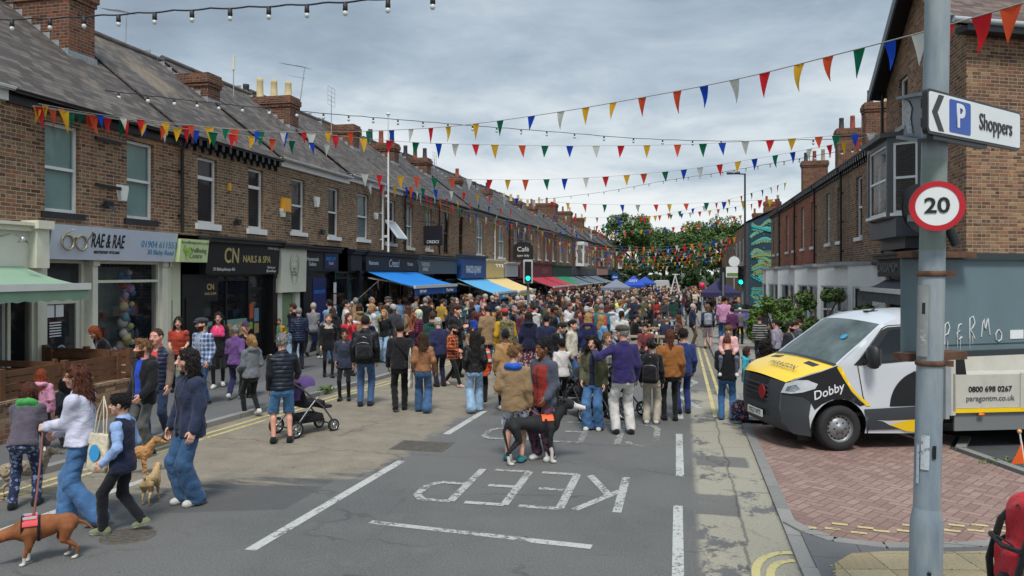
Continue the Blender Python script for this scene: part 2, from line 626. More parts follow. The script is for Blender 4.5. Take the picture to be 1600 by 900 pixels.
e2 = k.m('ADD',e2,k.m('MULTIPLY',k.m('SUBTRACT',k.noise(k.comb(k.m('MULTIPLY',px_,.5),k.m('MULTIPLY',py_,3.0),2.0),1.5,5,.7),.5),3.2))
mk = k.m('MULTIPLY',k.step(e1,-.12,.15),k.step(e2,-.15,.5))
mk = k.m('MULTIPLY',mk,k.step(k.noise(pos,14,4,.8),.28,.42))
far = k.m('MULTIPLY',k.step(py_,17,24),.55)
col = k.mix(k.m('MAXIMUM',k.m('MULTIPLY',mk,.95),far),asp,buff)
pr = k.m('MULTIPLY',k.step(px_,.12,.22),k.step(k.noise(k.comb(k.m('MULTIPLY',px_,1.1),k.m('MULTIPLY',py_,.8),4.0),1.3,7,.75),.43,.47))
pale = k.ramp(grit,[(.3,srgb(146,140,124)),(.7,srgb(182,175,155))])
pr = k.m('MULTIPLY',pr,k.step(k.noise(pos,20,3,.8),.25,.40))
pr = k.m('MULTIPLY',pr,k.m('SUBTRACT',1.0,k.step(py_,17,19)))
pr = k.m('MULTIPLY',pr,k.m('SUBTRACT',1.0,k.m('MULTIPLY',k.m('ADD',patch(.14,.64,8.7,9.5),patch(.2,.9,10.9,11.5)),.9)))
col = k.mix(k.m('MULTIPLY',pr,.85),col,pale)
ck = k.m('ABSOLUTE',k.m('SUBTRACT',k.m('ADD',px_,k.m('MULTIPLY',k.noise(pos,1.1,4),.25)),.74))
col = k.mix(k.m('MULTIPLY',k.step(ck,.022,.008),.5),col,srgb(48,48,48))
vor = k.new('ShaderNodeTexVoronoi',feature='DISTANCE_TO_EDGE')
k.plug(vor.inputs['Vector'],k.vm('ADD',k.vm('MULTIPLY',pos,(.35,.8,0)),k.vm('SCALE',k.noise(pos,2,4,col=True),.35)))
vor.inputs['Scale'].default_value = .8
crk = k.m('MULTIPLY',k.step(vor.outputs['Distance'],.016,.003),k.step(k.noise(pos,.6,2),.45,.55))
col = k.mix(k.m('MULTIPLY',crk,.38),col,srgb(52,51,50))
col = k.mix(k.m('MULTIPLY',k.step(k.noise(pos,5.5,2),.73,.75),.5),col,srgb(62,62,63))
k.plug(b.inputs['Base Color'],col)
b.inputs['Roughness'].default_value = .82
b.inputs['Specular IOR Level'].default_value = .35
k.plug(b.inputs['Normal'],k.bump(k.m('ADD',fine,k.m('MULTIPLY',grit,.6)),.55,.012))
def slab_mat(name,w,h,c0,c1,joint,rot=0.0,stag=.5):
 m, k, b = newmat(name)
 pos = k.new('ShaderNodeNewGeometry').outputs['Position']
 x, y, z = k.sep(pos)
 if rot:
  x, y = (k.m('ADD',k.m('MULTIPLY',x,math.cos(rot)),k.m('MULTIPLY',y,math.sin(rot))),k.m('SUBTRACT',k.m('MULTIPLY',y,math.cos(rot)),k.m('MULTIPLY',x,math.sin(rot))))
 r = k.m('DIVIDE',y,h)
 row = k.m('FLOOR',r)
 c = k.m('ADD',k.m('DIVIDE',x,w),k.m('MULTIPLY',row,stag))
 ci = k.m('FLOOR',c)
 fr, fc = k.m('FRACT',r), k.m('FRACT',c)
 rnd = k.white(k.comb(row,ci,0.0))
 f = k.m('ADD',k.m('MULTIPLY',rnd,.5),k.m('MULTIPLY',k.noise(pos,1.4,6,.65),.5))
 col = k.ramp(f,[(.25,c0),(.75,c1)])
 col = k.mix(.5,col,k.mix(1,col,k.ramp(k.noise(pos,70,3,.7),[(.3,(.55,.55,.55)),(.7,(1.2,1.2,1.2))]),'MULTIPLY'))
 e = k.m('MINIMUM',k.m('MULTIPLY',k.m('MINIMUM',fr,k.m('SUBTRACT',1.0,fr)),h),k.m('MULTIPLY',k.m('MINIMUM',fc,k.m('SUBTRACT',1.0,fc)),w))
 mk = k.step(e,.002,.008)
 col = k.mix(mk,joint,col)
 k.plug(b.inputs['Base Color'],col)
 b.inputs['Roughness'].default_value = .85
 k.plug(b.inputs['Normal'],k.bump(mk,.4,.01))
 return m
m_slab = slab_mat('paving_slabs',.6,.75,srgb(128,124,116),srgb(158,153,143),srgb(80,76,70))
m_pave = slab_mat('pavement_asphalt',2.6,7.5,srgb(92,92,93),srgb(112,111,110),srgb(72,71,71),stag=.37)
m_kerb = slab_mat('kerb_stone',5,.9,srgb(122,120,116),srgb(152,149,143),srgb(70,68,64),stag=0)
m_tact = slab_mat('tactile_paving',.4,.4,srgb(164,146,112),srgb(188,170,134),srgb(110,98,78),rot=.2,stag=0)
m_block, k, b = newmat('red_block_paving')
pos = k.new('ShaderNodeNewGeometry').outputs['Position']
x, y, z = k.sep(pos)
ra = R(45+12)
bw = .112
X = k.m('DIVIDE',k.m('ADD',k.m('MULTIPLY',x,math.cos(ra)),k.m('MULTIPLY',y,math.sin(ra))),bw)
Y = k.m('DIVIDE',k.m('SUBTRACT',k.m('MULTIPLY',y,math.cos(ra)),k.m('MULTIPLY',x,math.sin(ra))),bw)
I, J = k.m('FLOOR',X), k.m('FLOOR',Y)
fx, fy = k.m('FRACT',X), k.m('FRACT',Y)
kk = k.m('FLOORED_MODULO',k.m('SUBTRACT',I,J),4.0)
is1 = k.m('COMPARE',kk,1.0,.1)
is0 = k.m('COMPARE',kk,0.0,.1)
is2 = k.m('COMPARE',kk,2.0,.1)
is3 = k.m('COMPARE',kk,3.0,.1)
el_ = k.m('ADD',fx,k.m('MULTIPLY',is1,9.0))
er_ = k.m('ADD',k.m('SUBTRACT',1.0,fx),k.m('MULTIPLY',is0,9.0))
eb_ = k.m('ADD',fy,k.m('MULTIPLY',is2,9.0))
et_ = k.m('ADD',k.m('SUBTRACT',1.0,fy),k.m('MULTIPLY',is3,9.0))
e = k.m('MINIMUM',k.m('MINIMUM',el_,er_),k.m('MINIMUM',eb_,et_))
rnd = k.white(k.comb(k.m('SUBTRACT',I,is1),k.m('SUBTRACT',J,is2),0.0))
f = k.m('ADD',k.m('MULTIPLY',rnd,.55),k.m('MULTIPLY',k.noise(pos,.9,5),.45))
col = k.ramp(f,[(.2,srgb(134,106,97)),(.5,srgb(148,120,109)),(.8,srgb(158,132,121))])
col = k.mix(.5,col,k.mix(1,col,k.ramp(k.noise(pos,60,3,.7),[(.3,(.6,.6,.6)),(.7,(1.2,1.2,1.2))]),'MULTIPLY'))
mk = k.step(e,.025,.09)
col = k.mix(mk,srgb(110,90,82),col)
k.plug(b.inputs['Base Color'],col)
b.inputs['Roughness'].default_value = .85
k.plug(b.inputs['Normal'],k.bump(mk,.5,.01))
def worn(name,c,wear=.45,sc=16):
 m, k, b = newmat(name)
 t = m.node_tree
 pos = k.new('ShaderNodeNewGeometry').outputs['Position']
 n = k.m('ADD',k.m('MULTIPLY',k.noise(pos,sc,5,.8),.65),k.m('MULTIPLY',k.noise(pos,1.6,4),.35))
 a = k.step(n,wear-.06,wear+.05)
 k.plug(b.inputs['Base Color'],k.mix(k.noise(pos,30,3),tuple(q*.8 for q in c),c))
 b.inputs['Roughness'].default_value = .7
 k.plug(b.inputs['Alpha'],a)
 return m
m_wl = worn('road_white_paint',srgb(190,190,184),.44)
m_wl2 = worn('thin_white_paint',srgb(182,182,176),.465)
m_yl = worn('road_yellow_paint',srgb(206,192,132),.43)
mb = MB()
mb.box(-1500,1500,-300,2200,-.9,-.8)
sheet('ground',mb,mat('far_ground',(.09,.10,.06),.9,var=.3))
mb = MB()
strip(mb,lambda y:kerb_l(y),lambda y:1.03,YS,0)
mb.face([(-40,-12,-.004),(40,-12,-.004),(40,-60,-.004),(-40,-60,-.004)])
sheet('road',mb,m_road)
mb = MB()
strip(mb,lambda y:kerb_l(y)-.14,kerb_l,YS,.09,skirt=.12)
strip(mb,1.03,1.17,[-12,5,7.2],.05,skirt=.1)
strip(mb,1.03,1.17,[7.2,8,10,12,14.0],.035,skirt=.1)
strip(mb,1.03,1.17,[14.0,15,20,30,40,50,80,130,200],.09,skirt=.12)
sheet('kerb',mb,m_kerb)
mb = MB()
strip(mb,-12.6,lambda y:kerb_l(y)-.14,YS,.088)
sheet('pavement',mb,m_pave)
mb = MB()
strip(mb,1.17,6.2,[14.0,15,20,30,40,50,80,130,200],.088)
sheet('footway',mb,m_slab)
SD = Vector((math.sin(R(65)),math.cos(R(65)),0))
SN = Vector((-SD.y,SD.x,0))
mb = MB()
pts = [(1.17,14.0),(1.17,8.35),(1.45,8.06),(1.9,8.0),(2.6,8.18),(4.0,8.75),(5.0,9.2),(4.3,11.2),(3.9,12.6),(4.3,13.6),(4.0,14.0)]
mb.face([(a,b_,.03)for a,b_ in pts])
sheet('block_paving',mb,m_block)
mb = MB()
mb.face([(4.0,14.002,.012),(4.3,13.6,.012),(3.9,12.6,.012),(4.3,11.2,.012),(5.0,9.2,.012),(7.6,10.4,.012),(40,25,.012),(40,34,.012),(6.2,15.6,.012),(5.4,
14.5,.012)])
sheet('side_road',mb,mat('side_road_asphalt',srgb(70,70,72),.85,var=.15,vscale=3,bump=.3,bscale=120))
mb = MB()
for a, b_ in(((4.42,13.5),(4.05,12.6)),((4.05,12.6),(4.42,11.3)),((4.42,11.3),(5.1,9.3)),((5.1,9.3),(7.6,10.4)),((7.6,10.4),(20,16))):
 mb.bar((*a,.035),(*b_,.035),.13,.05)
for a, b_ in(((5.4,14.6),(7.5,15.9)),((7.5,15.9),(30,26.3))):
 mb.bar((*a,.05),(*b_,.05),.13,.1)
kp = [(1.10,8.5),(1.24,8.22),(1.45,8.0),(1.9,7.93),(2.6,8.1),(4.0,8.68),(5.05,9.15)]
for a, b_ in zip(kp,kp[1:]):
 mb.bar((*a,.03),(*b_,.03),.14,.05)
sheet('side_kerb',mb,m_kerb)
mb = MB()
mb.face([(1.17,8.3,.046),(1.17,-12,.046),(30,-12,.046),(30,20.5,.046),(5.05,9.1,.046),(4.0,8.62,.046),(2.6,8.04,.046),(1.9,7.86,.046),(1.45,7.93,.046)])
sheet('corner_pavement',mb,m_pave)
mb = MB()
tp = [(1.28,6.9),(1.34,7.35),(1.55,7.66),(1.9,7.78),(2.5,7.9),(3.15,8.1),(3.3,7.2),(3.3,6.2),(1.28,6.2)]
mb.face([(a,b_,.05)for a,b_ in tp])
for i in range(26):
 for j in range(26):
  x, y = 1.3+i*.078, 6.3+j*.07
  if y<7.62+.28*(x-1.6)and(x>1.5 or y<7.5+(x-1.5))and x<3.2:
   mb.lathe([(.017,.05),(.012,.0555),(.001,.056)],8,M=Matrix.Translation((x,y,0)))
sheet('tactile_paving',mb,m_tact)
# --- painted marks
def flat(mb,a,b_,w,z=.004,m=0):
 a, b_ = Vector((*a,0)), Vector((*b_,0))
 t = (b_-a).normalized()
 n = Vector((-t.y,t.x,0))*w/2
 L = (b_-a).length
 q = max(1,int(L/4))
 for i in range(q):
  c, d = a+(b_-a)*i/q, a+(b_-a)*(i+1)/q
  mb.face([(p.x,p.y,gz(p.y)+z)for p in(c-n,c+n,d+n,d-n)][::-1],m)
mb = MB()
for y0, y1 in((6.63,10.25),(12.1,14.3),(16.3,18.4),(20.5,22.5)):
 flat(mb,(-4.03 if y0<9 else-3.78,y0),(-3.86 if y1<11 else-3.7,y1),.125)
for y0, y1 in((4.4,8.95),(10.25,12.95),(14.3,16)):
 flat(mb,(-.02,y0),(-.04,y1),.105)
flat(mb,(-6.98,4.0),(-6.72,8.6),.12)
flat(mb,(-.85,7.42),(-1.45,7.47),.12)
setp(mb.build('lane_marking',m_wl),kind='structure')
mb = MB()
flat(mb,(-3.24,7.66),(-1.45,7.48),.1)
zz = [(.35,15.5),(-.15,17.5),(.35,19.5),(-.15,21.5),(.3,23.5),(-.15,25.5),(.3,27.5),(-.15,29.5),(.3,32),(-.1,35)]
for a, b_ in zip(zz,zz[1:]):
 flat(mb,a,b_,.12)
def stroke_word(mb,word,x0,y0,lw,lh,gap,w):
 """road lettering that reads for traffic coming towards the camera"""
 GL = {'K':[((0,0),(0,1)),((1,1),(.05,.42)),((.3,.58),(1,0))],'E':[((0,0),(0,1)),((0,1),(1,1)),((0,.5),(.8,.5)),((0,0),(1,0))],'P':[((0,0),(0,1)),((0,1),
(.75,1)),((.75,1),(1,.88)),((1,.88),(1,.62)),((1,.62),(.75,.5)),((.75,.5),(0,.5))],'C':[((1,.85),(.8,1)),((.8,1),(.2,1)),((.2,1),(0,.85)),((0,.85),(0,.15)),
((0,.15),(.2,0)),((.2,0),(.8,0)),((.8,0),(1,.15))],'L':[((0,0),(0,1)),((0,0),(1,0))],'A':[((0,0),(.5,1)),((.5,1),(1,0)),((.22,.4),(.78,.4))],'R':[((0,0),
(0,1)),((0,1),(.75,1)),((.75,1),(1,.88)),((1,.88),(1,.62)),((1,.62),(.75,.5)),((.75,.5),(0,.5)),((.5,.5),(1,0))]}
 x = x0
 i = 0
 for ch in word:
  for a, b_ in GL[ch]:
   i+=1
   flat(mb,(x-a[0]*lw,y0-a[1]*lh),(x-b_[0]*lw,y0-b_[1]*lh),w,z=.004+i*.0002)
  x-=lw+gap
stroke_word(mb,'KEEP',-.70,10.05,.47,1.5,.17,.1)
setp(mb.build('road_lettering',m_wl2),kind='structure')
mb = MB()
stroke_word(mb,'CLEAR',-.40,13.55,.43,1.6,.15,.1)
setp(mb.build('road_lettering',worn('faded_white_paint',srgb(164,164,158),.49)),kind='structure')
mb = MB()
ys = [4,7,9,12,15,18,22,26,34,44,60]
for o in(.30,.52):
 for a, b_ in zip(ys,ys[1:]):
  flat(mb,(kerb_l(a)+o,a),(kerb_l(b_)+o,b_),.075)
for o in(.22,.42):
 for a, b_ in((14.6,18),(18,22),(22,30)):
  flat(mb,(1.03-o,a),(1.03-o,b_),.075)
for r_ in(.62,.42):
 q = [(1.02-r_*math.cos(t)*.62,7.02+r_*math.sin(t)*1.05)for t in[i*math.pi/2/6 for i in range(7)]]
 q = [(q[0][0]-.02,5.2)]+q
 for i, (a,b_)in enumerate(zip(q,q[1:])):
  flat(mb,a,b_,.075,z=.004+.0003*i)
for j in range(2):
 for i in range(17):
  x = 1.2+i*.235+j*.1
  y = 8.26+.235*(x-1.2)*(1.0 if x>1.9 else.55)+j*.17+(.25-.2*(x-1.2)if x<1.6 else 0)*.5
  if rng.random()<.85:
   flat(mb,(x,y),(x+.15,y-.02),.06,z=.037)
setp(mb.build('yellow_lines',m_yl),kind='structure')
mb = MB()
mx_, my_ = G(660,697)
mb.box(mx_-.42,mx_+.42,my_-.32,my_+.32,-.02,.006)
for i in range(7):
 mb.box(mx_-.36,mx_+.36,my_-.26+i*.08,my_-.235+i*.08,.006,.010)
setp(mb.build('manhole_cover',mat('cast_iron',srgb(98,92,84),.7,.3,var=.3,vscale=20,bump=.4)),'rusty rectangular manhole cover set in the worn asphalt of the road',
'manhole cover')
mb = MB()
mx_, my_ = G(200,838)
mb.lathe([(.001,.008),(.24,.008),(.26,.006),(.27,-.01)],24,M=Matrix.Translation((mx_,my_,0)))
for i in range(6):
 mb.box(mx_-.18,mx_+.18,my_-.17+i*.065,my_-.145+i*.065,.008,.012)
setp(mb.build('manhole_cover',mat('cast_iron',srgb(98,92,84),.7,.3,var=.3,vscale=20,bump=.4)),'small round iron cover in the dark asphalt beside the teenager in the navy vest',
'manhole cover')
# ================================================================== BUILDINGS
def blind_mat(c):
 return mat('window_blind',c,.8,var=.05)
def venetian(c):
 key = ('ven',c)
 if key in _mc:
  return _mc[key]
 m, k, b = newmat('venetian_blind')
 z = k.sep(k.new('ShaderNodeNewGeometry').outputs['Position'])[2]
 f = k.m('FRACT',k.m('DIVIDE',z,.05))
 k.plug(b.inputs['Base Color'],k.mix(k.step(f,.2,.7),tuple(q*.25 for q in c),c))
 _mc[key] = m
 return m
TEAL = blind_mat(srgb(178,212,204))
NETC = mat('net_curtain',srgb(196,204,200),.9,var=.2,vscale=9)
VENB = venetian(srgb(64,54,48))
VENW = venetian(srgb(176,196,192))
HOUSE_SILL = {}
def window(parent,F,u0,u1,z0,z1,style='sash',fm=None,blind=None,sill=None,rec=.09,part='window',sill_h=.13):
 fm = fm or WHITE
 t = .065 if(u1-u0)>.6 else.05
 mb = MB()
 d0, d1 = -rec-.06, -rec
 F.box(mb,u0,u0+t,z0,z1,d0,d1)
 F.box(mb,u1-t,u1,z0,z1,d0,d1)
 F.box(mb,u0+t,u1-t,z0,z0+t*1.2,d0,d1)
 F.box(mb,u0+t,u1-t,z1-t,z1,d0,d1)
 zm = (z0+z1)/2
 if style in('sash','glaz'):
  F.box(mb,u0+t,u1-t,zm-.03,zm+.03,d0,d1+.015)
 if style=='glaz':
  um = (u0+u1)/2
  F.box(mb,um-.015,um+.015,z0+t,z1-t,d0+.01,d1-.008)
 if style in('top','open'):
  zm = z0+(z1-z0)*(.70 if style=='top' else.52)
  F.box(mb,u0+t,u1-t,zm-.045,zm+.045,d0,d1+.012)
 w = mb.build(part,fm,parent)
 mb = MB()
 if style=='open':
  F.quad(mb,u0+t,u1-t,zm,z1-t,-rec-.03)
  mb.build('pane',GLASS,w)
  mb = MB()
  L = zm-z0-.05
  a = R(38)
  pts = [(F.p(u,zm-.04-s*L*math.cos(a),s*L*math.sin(a)))for s in(0,1)for u in(u0+.05,u1-.05)]
  for i, j in((0,1),(2,3),(0,2),(1,3)):
   mb.bar(pts[i],pts[j],.06,.05)
  c = mb.build('casement',fm,w)
  mb = MB()
  mb.face([pts[0],pts[1],pts[3],pts[2]])
  mb.build('pane',mat('sky_glass',(.45,.5,.54),.12,spec=.8),w)
 else:
  F.quad(mb,u0+t,u1-t,z0+t,z1-t,-rec-.03)
  mb.build('pane',GLASS,w)
 if blind is not None:
  mb = MB()
  F.quad(mb,u0+t*.5,u1-t*.5,z0+t,z1-t,-rec-.075)
  mb.build('blind',blind,w)
 if sill is not None:
  mb = MB()
  F.box(mb,u0-.1,u1+.1,z0-sill_h,z0,-.05,.07)
  mb.build('sill',sill,w)
 return w
def add(mb_fn,name,m,parent,bevel=0):
 mb = MB()
 mb_fn(mb)
 return mb.build(name,m,parent,bevel=bevel)
def roof(parent,F,u0,u1,ze,depth=8.2,pitch=.775,m=None,over=.22):
 h = depth/2*pitch
 mb = MB()
 th = .05
 def plane(d0,z0,d1,z1):
  a = [F.p(u0,z0,d0),F.p(u1,z0,d0),F.p(u1,z1,d1),F.p(u0,z1,d1)]
  mb.face(a if not F.flip else a[::-1])
  b_ = [p-Vector((0,0,th))for p in a]
  mb.face(b_[::-1])
  for i in range(4):
   j = (i+1)%4
   mb.face([a[i],b_[i],b_[j],a[j]])
 plane(over,ze-over*pitch+.12,-depth/2,ze+h+.12)
 plane(-depth-over,ze-over*pitch+.12,-depth/2,ze+h+.12)
 rf = mb.build('roof',m or SLATE[0],parent)
 mb = MB()
 n = max(2,int((u1-u0)/.45))
 for i in range(n):
  a, b_ = u0+(u1-u0)*i/n, u0+(u1-u0)*(i+1)/n-.012
  pa, pb = F.p(a,ze+h+.115,-depth/2), F.p(b_,ze+h+.115,-depth/2)
  mb.tube([pa,pb],.115,8)
 mb.build('ridge_tiles',mat('ridge_clay',srgb(92,84,80),.85,var=.25,vscale=3,bump=.3),rf)
 return rf, h
def pot(mb,c,h,r,m=0):
 mb.lathe([(r*1.15,0),(r*1.15,.06),(r,.08),(r*.86,h*.8),(r*.9,h*.84),(r*.9,h),(r*.62,h),(r*.62,h*.6)],12,m,Matrix.Translation(c))
POTC = [mat('pot_buff',srgb(196,178,134),.85,var=.12,dirt=.2),mat('pot_black',(.03,.03,.035),.7),mat('pot_red',srgb(140,70,50),.85,var=.15),mat('pot_stone',
srgb(150,138,120),.85,var=.2)]
def chimney(parent,F,u0,u1,d0,d1,zt,zb,pots,bm,roofz):
 """stack standing through the roof: body, oversailing courses, flashing and pots"""
 mb = MB()
 F.box(mb,u0,u1,zb,zt-.42,d0,d1)
 F.box(mb,u0-.04,u1+.04,zt-.42,zt-.30,d0-.04,d1+.04)
 F.box(mb,u0-.08,u1+.08,zt-.30,zt-.10,d0-.08,d1+.08)
 F.box(mb,u0-.04,u1+.04,zt-.10,zt,d0-.04,d1+.04)
 ch = mb.build('chimney',bm,parent)
 mb = MB()
 n = 9
 for i in range(n):
  d = d0+(d1-d0)*i/n
  z = roofz(d+(d1-d0)/n)
  F.box(mb,u0-.012,u0-.002,z-.1,z+.17,d,d+(d1-d0)/n)
 F.box(mb,u0-.05,u1+.05,roofz(d1)-.15,roofz(d1)+.12,d1+.002,d1+.03)
 mb.build('flashing',LEAD,ch)
 n = len(pots)
 for i, c in enumerate(pots):
  if c is None:
   continue
  mb = MB()
  d = d1-.25-(d1-d0-.5)*(i/max(1,n-1))if n>1 else(d0+d1)/2
  p = F.p((u0+u1)/2,zt-.02,d)
  pot(mb,p,.62+.1*((i*7)%3),.135)
  mb.build('chimney_pot',POTC[c],ch)
 return ch
def aerial(name,label,base,h,kind,lean=(0,0)):
 t = thing(name,label,'aerial',base)
 top = Vector(base)+Vector((lean[0],lean[1],h))
 add(lambda mb:mb.tube([base,top],.018,6),'mast',GALV,t)
 def yagi(mb):
  a, b_ = top+Vector((.1,-.05,-.05)), top+Vector((-1.25,.55,.35))
  mb.tube([a,b_],.013,6)
  for i in range(11):
   p = a+(b_-a)*(i/10)
   L = .17 if i>2 else.26
   mb.tube([p+Vector((L*.42,L,0)),p-Vector((L*.42,L,0))],.006,5)
 def yagi2(mb):
  yagi(mb)
  a, b_ = top+Vector((0,0,-.45)), top+Vector((-.85,.3,-.2))
  mb.tube([a,b_],.012,6)
 def grid(mb):
  for i in range(5):
   mb.tube([top+Vector((0,-.35,-.4+i*.2)),top+Vector((0,.35,-.4+i*.2))],.008,5)
  for j in range(3):
   mb.tube([top+Vector((0,-.35+.35*j,-.4)),top+Vector((0,-.35+.35*j,.4))],.008,5)
 def stick(mb):
  mb.tube([top,top+Vector((0,0,.5))],.05,8)
 add({'yagi':yagi,'yagi2':yagi2,'grid':grid,'stick':stick}[kind],'antenna',GALV if kind!='stick' else CREAM,t)
def awning(parent,F,u0,u1,zt,zf,proj,c,val=.22,stripe=None,d0=.12,txt=None,arms=True,vc=None):
 m = mat('awning_fabric',c,.75,var=.05,vscale=2)
 mb = MB()
 n = 8
 rows = []
 for s in range(5):
  q = s/4
  sag = -.05*math.sin(math.pi*q)
  rows.append([F.p(u0+(u1-u0)*i/n,zt+(zf-zt)*q+sag,d0+(proj-d0)*q)for i in range(n+1)])
 mb.grid(rows,0)
 mb.grid([[p-Vector((0,0,.012))for p in r]for r in rows],0)
 aw = mb.build('awning',m,parent)
 mb = MB()
 F.box(mb,u0-.03,u1+.03,zf-.07,zf+.05,proj-.02,proj+.06)
 mb.build('front_rail',mat('awning_rail',srgb(214,214,208),.4,var=.05),aw,bevel=.02)
 mb = MB()
 nn = int((u1-u0)/.3)*2
 zb = zf-.07-val
 rows = [[],[]]
 for i in range(nn+1):
  u = u0+(u1-u0)*i/nn
  rows[0].append(F.p(u,zf-.07,proj+.015))
  rows[1].append(F.p(u,zb+(.03 if i%2 else 0),proj+.02+.012*math.sin(i*1.7)))
 mb.grid(rows)
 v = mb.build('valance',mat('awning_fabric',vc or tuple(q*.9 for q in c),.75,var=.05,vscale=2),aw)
 if txt:
  for s, uu, hh, cc in txt:
   text(s,aw,F,u0+(u1-u0)*uu,zf-.07-val*.5,proj+.045,hh,cc,bold=.01)
 if arms:
  mb = MB()
  for u in(u0+.12,u1-.12):
   mb.bar(F.p(u,zt-.25,d0),F.p(u,(zt+zf)/2-.12,(proj+d0)/2+.1),.045,.06)
   mb.bar(F.p(u,(zt+zf)/2-.12,(proj+d0)/2+.1),F.p(u,zf-.05,proj),.045,.06)
  mb.build('folding_arm',mat('awning_arm',srgb(190,190,186),.4,.3),aw)
 return aw
def base_z(o):
 z = 0
 while o is not None:
  z+=o.location.z
  o = o.parent
 return z
def fascia(parent,F,u0,u1,z0,z1,d,c,texts=(),tilt=0.0,rough=.5,trim=None):
 mb = MB()
 a = [F.p(u0,z0,d-tilt),F.p(u1,z0,d-tilt),F.p(u1,z1,d),F.p(u0,z1,d)]
 b_ = [F.p(u0,z0,-.02),F.p(u1,z0,-.02),F.p(u1,z1,-.02),F.p(u0,z1,-.02)]
 mb.face(a if not F.flip else a[::-1])
 mb.face(b_[::-1]if not F.flip else b_)
 for i in range(4):
  j = (i+1)%4
  mb.face([a[i],b_[i],b_[j],a[j]]if not F.flip else[a[j],b_[j],b_[i],a[i]])
 f = mb.build('fascia_sign',mat('sign_board',c,rough,var=.04,vscale=2),parent,bevel=.008)
 if trim:
  mb = MB()
  F.box(mb,u0-.04,u1+.04,z1,z1+.1,-.02,d+.12)
  F.box(mb,u0-.06,u1+.06,z1+.1,z1+.16,-.02,d+.2)
  mb.build('cornice',trim,parent)
 for tx in texts:
  s, uu, zz, hh, mm = tx[:5]
  kw = tx[5]if len(tx)>5 else{}
  dd = d-tilt*(1-zz)+.006
  o_ = text(s,f,F,u0+(u1-u0)*uu,z0+(z1-z0)*zz,dd,hh,mm,**kw)
  if tilt:
   zc = z0+(z1-z0)*zz
   for v in o_.data.vertices:
    w = v.co.z+base_z(f)
    v.co+=F.N*((w-zc)/(z1-z0)*tilt)
 return f
def inkm(c):
 return mat('sign_ink',c,.5)
INK_W, INK_K, INK_G = inkm(srgb(232,232,228)), inkm(srgb(28,28,30)), mat('gold_leaf',srgb(222,200,140),.35,.3)
def clutter(mb,F,u0,u1,zs,d0,d1,rn,n=16):
 """goods standing on shelves"""
 for z in zs:
  F.box(mb,u0,u1,z-.025,z,d0,d1,0)
  u = u0+.04
  while u<u1-.06:
   w = rn.uniform(.05,.16)
   h = rn.uniform(.08,.3)
   c = F.p(u+w/2,z,(d0+d1)/2)
   mi = rn.randrange(1,6)
   if rn.random()<.5:
    F.box(mb,u,u+w,z,z+h,d0+.05,d1-.05,mi)
   else:
    mb.lathe([(w*.5,0),(w*.5,h*.6),(w*.2,h*.8),(w*.2,h)],8,mi,Matrix.Translation(c))
   u+=w+rn.uniform(.02,.12)
GOODS = [mat('shelf_wood',srgb(92,70,50),.7),mat('goods_red',srgb(150,60,50),.6),mat('goods_cream',srgb(200,190,165),.6),mat('goods_teal',srgb(60,120,124),
.5),mat('goods_ochre',srgb(170,130,70),.6),mat('goods_grey',srgb(110,112,116),.6)]
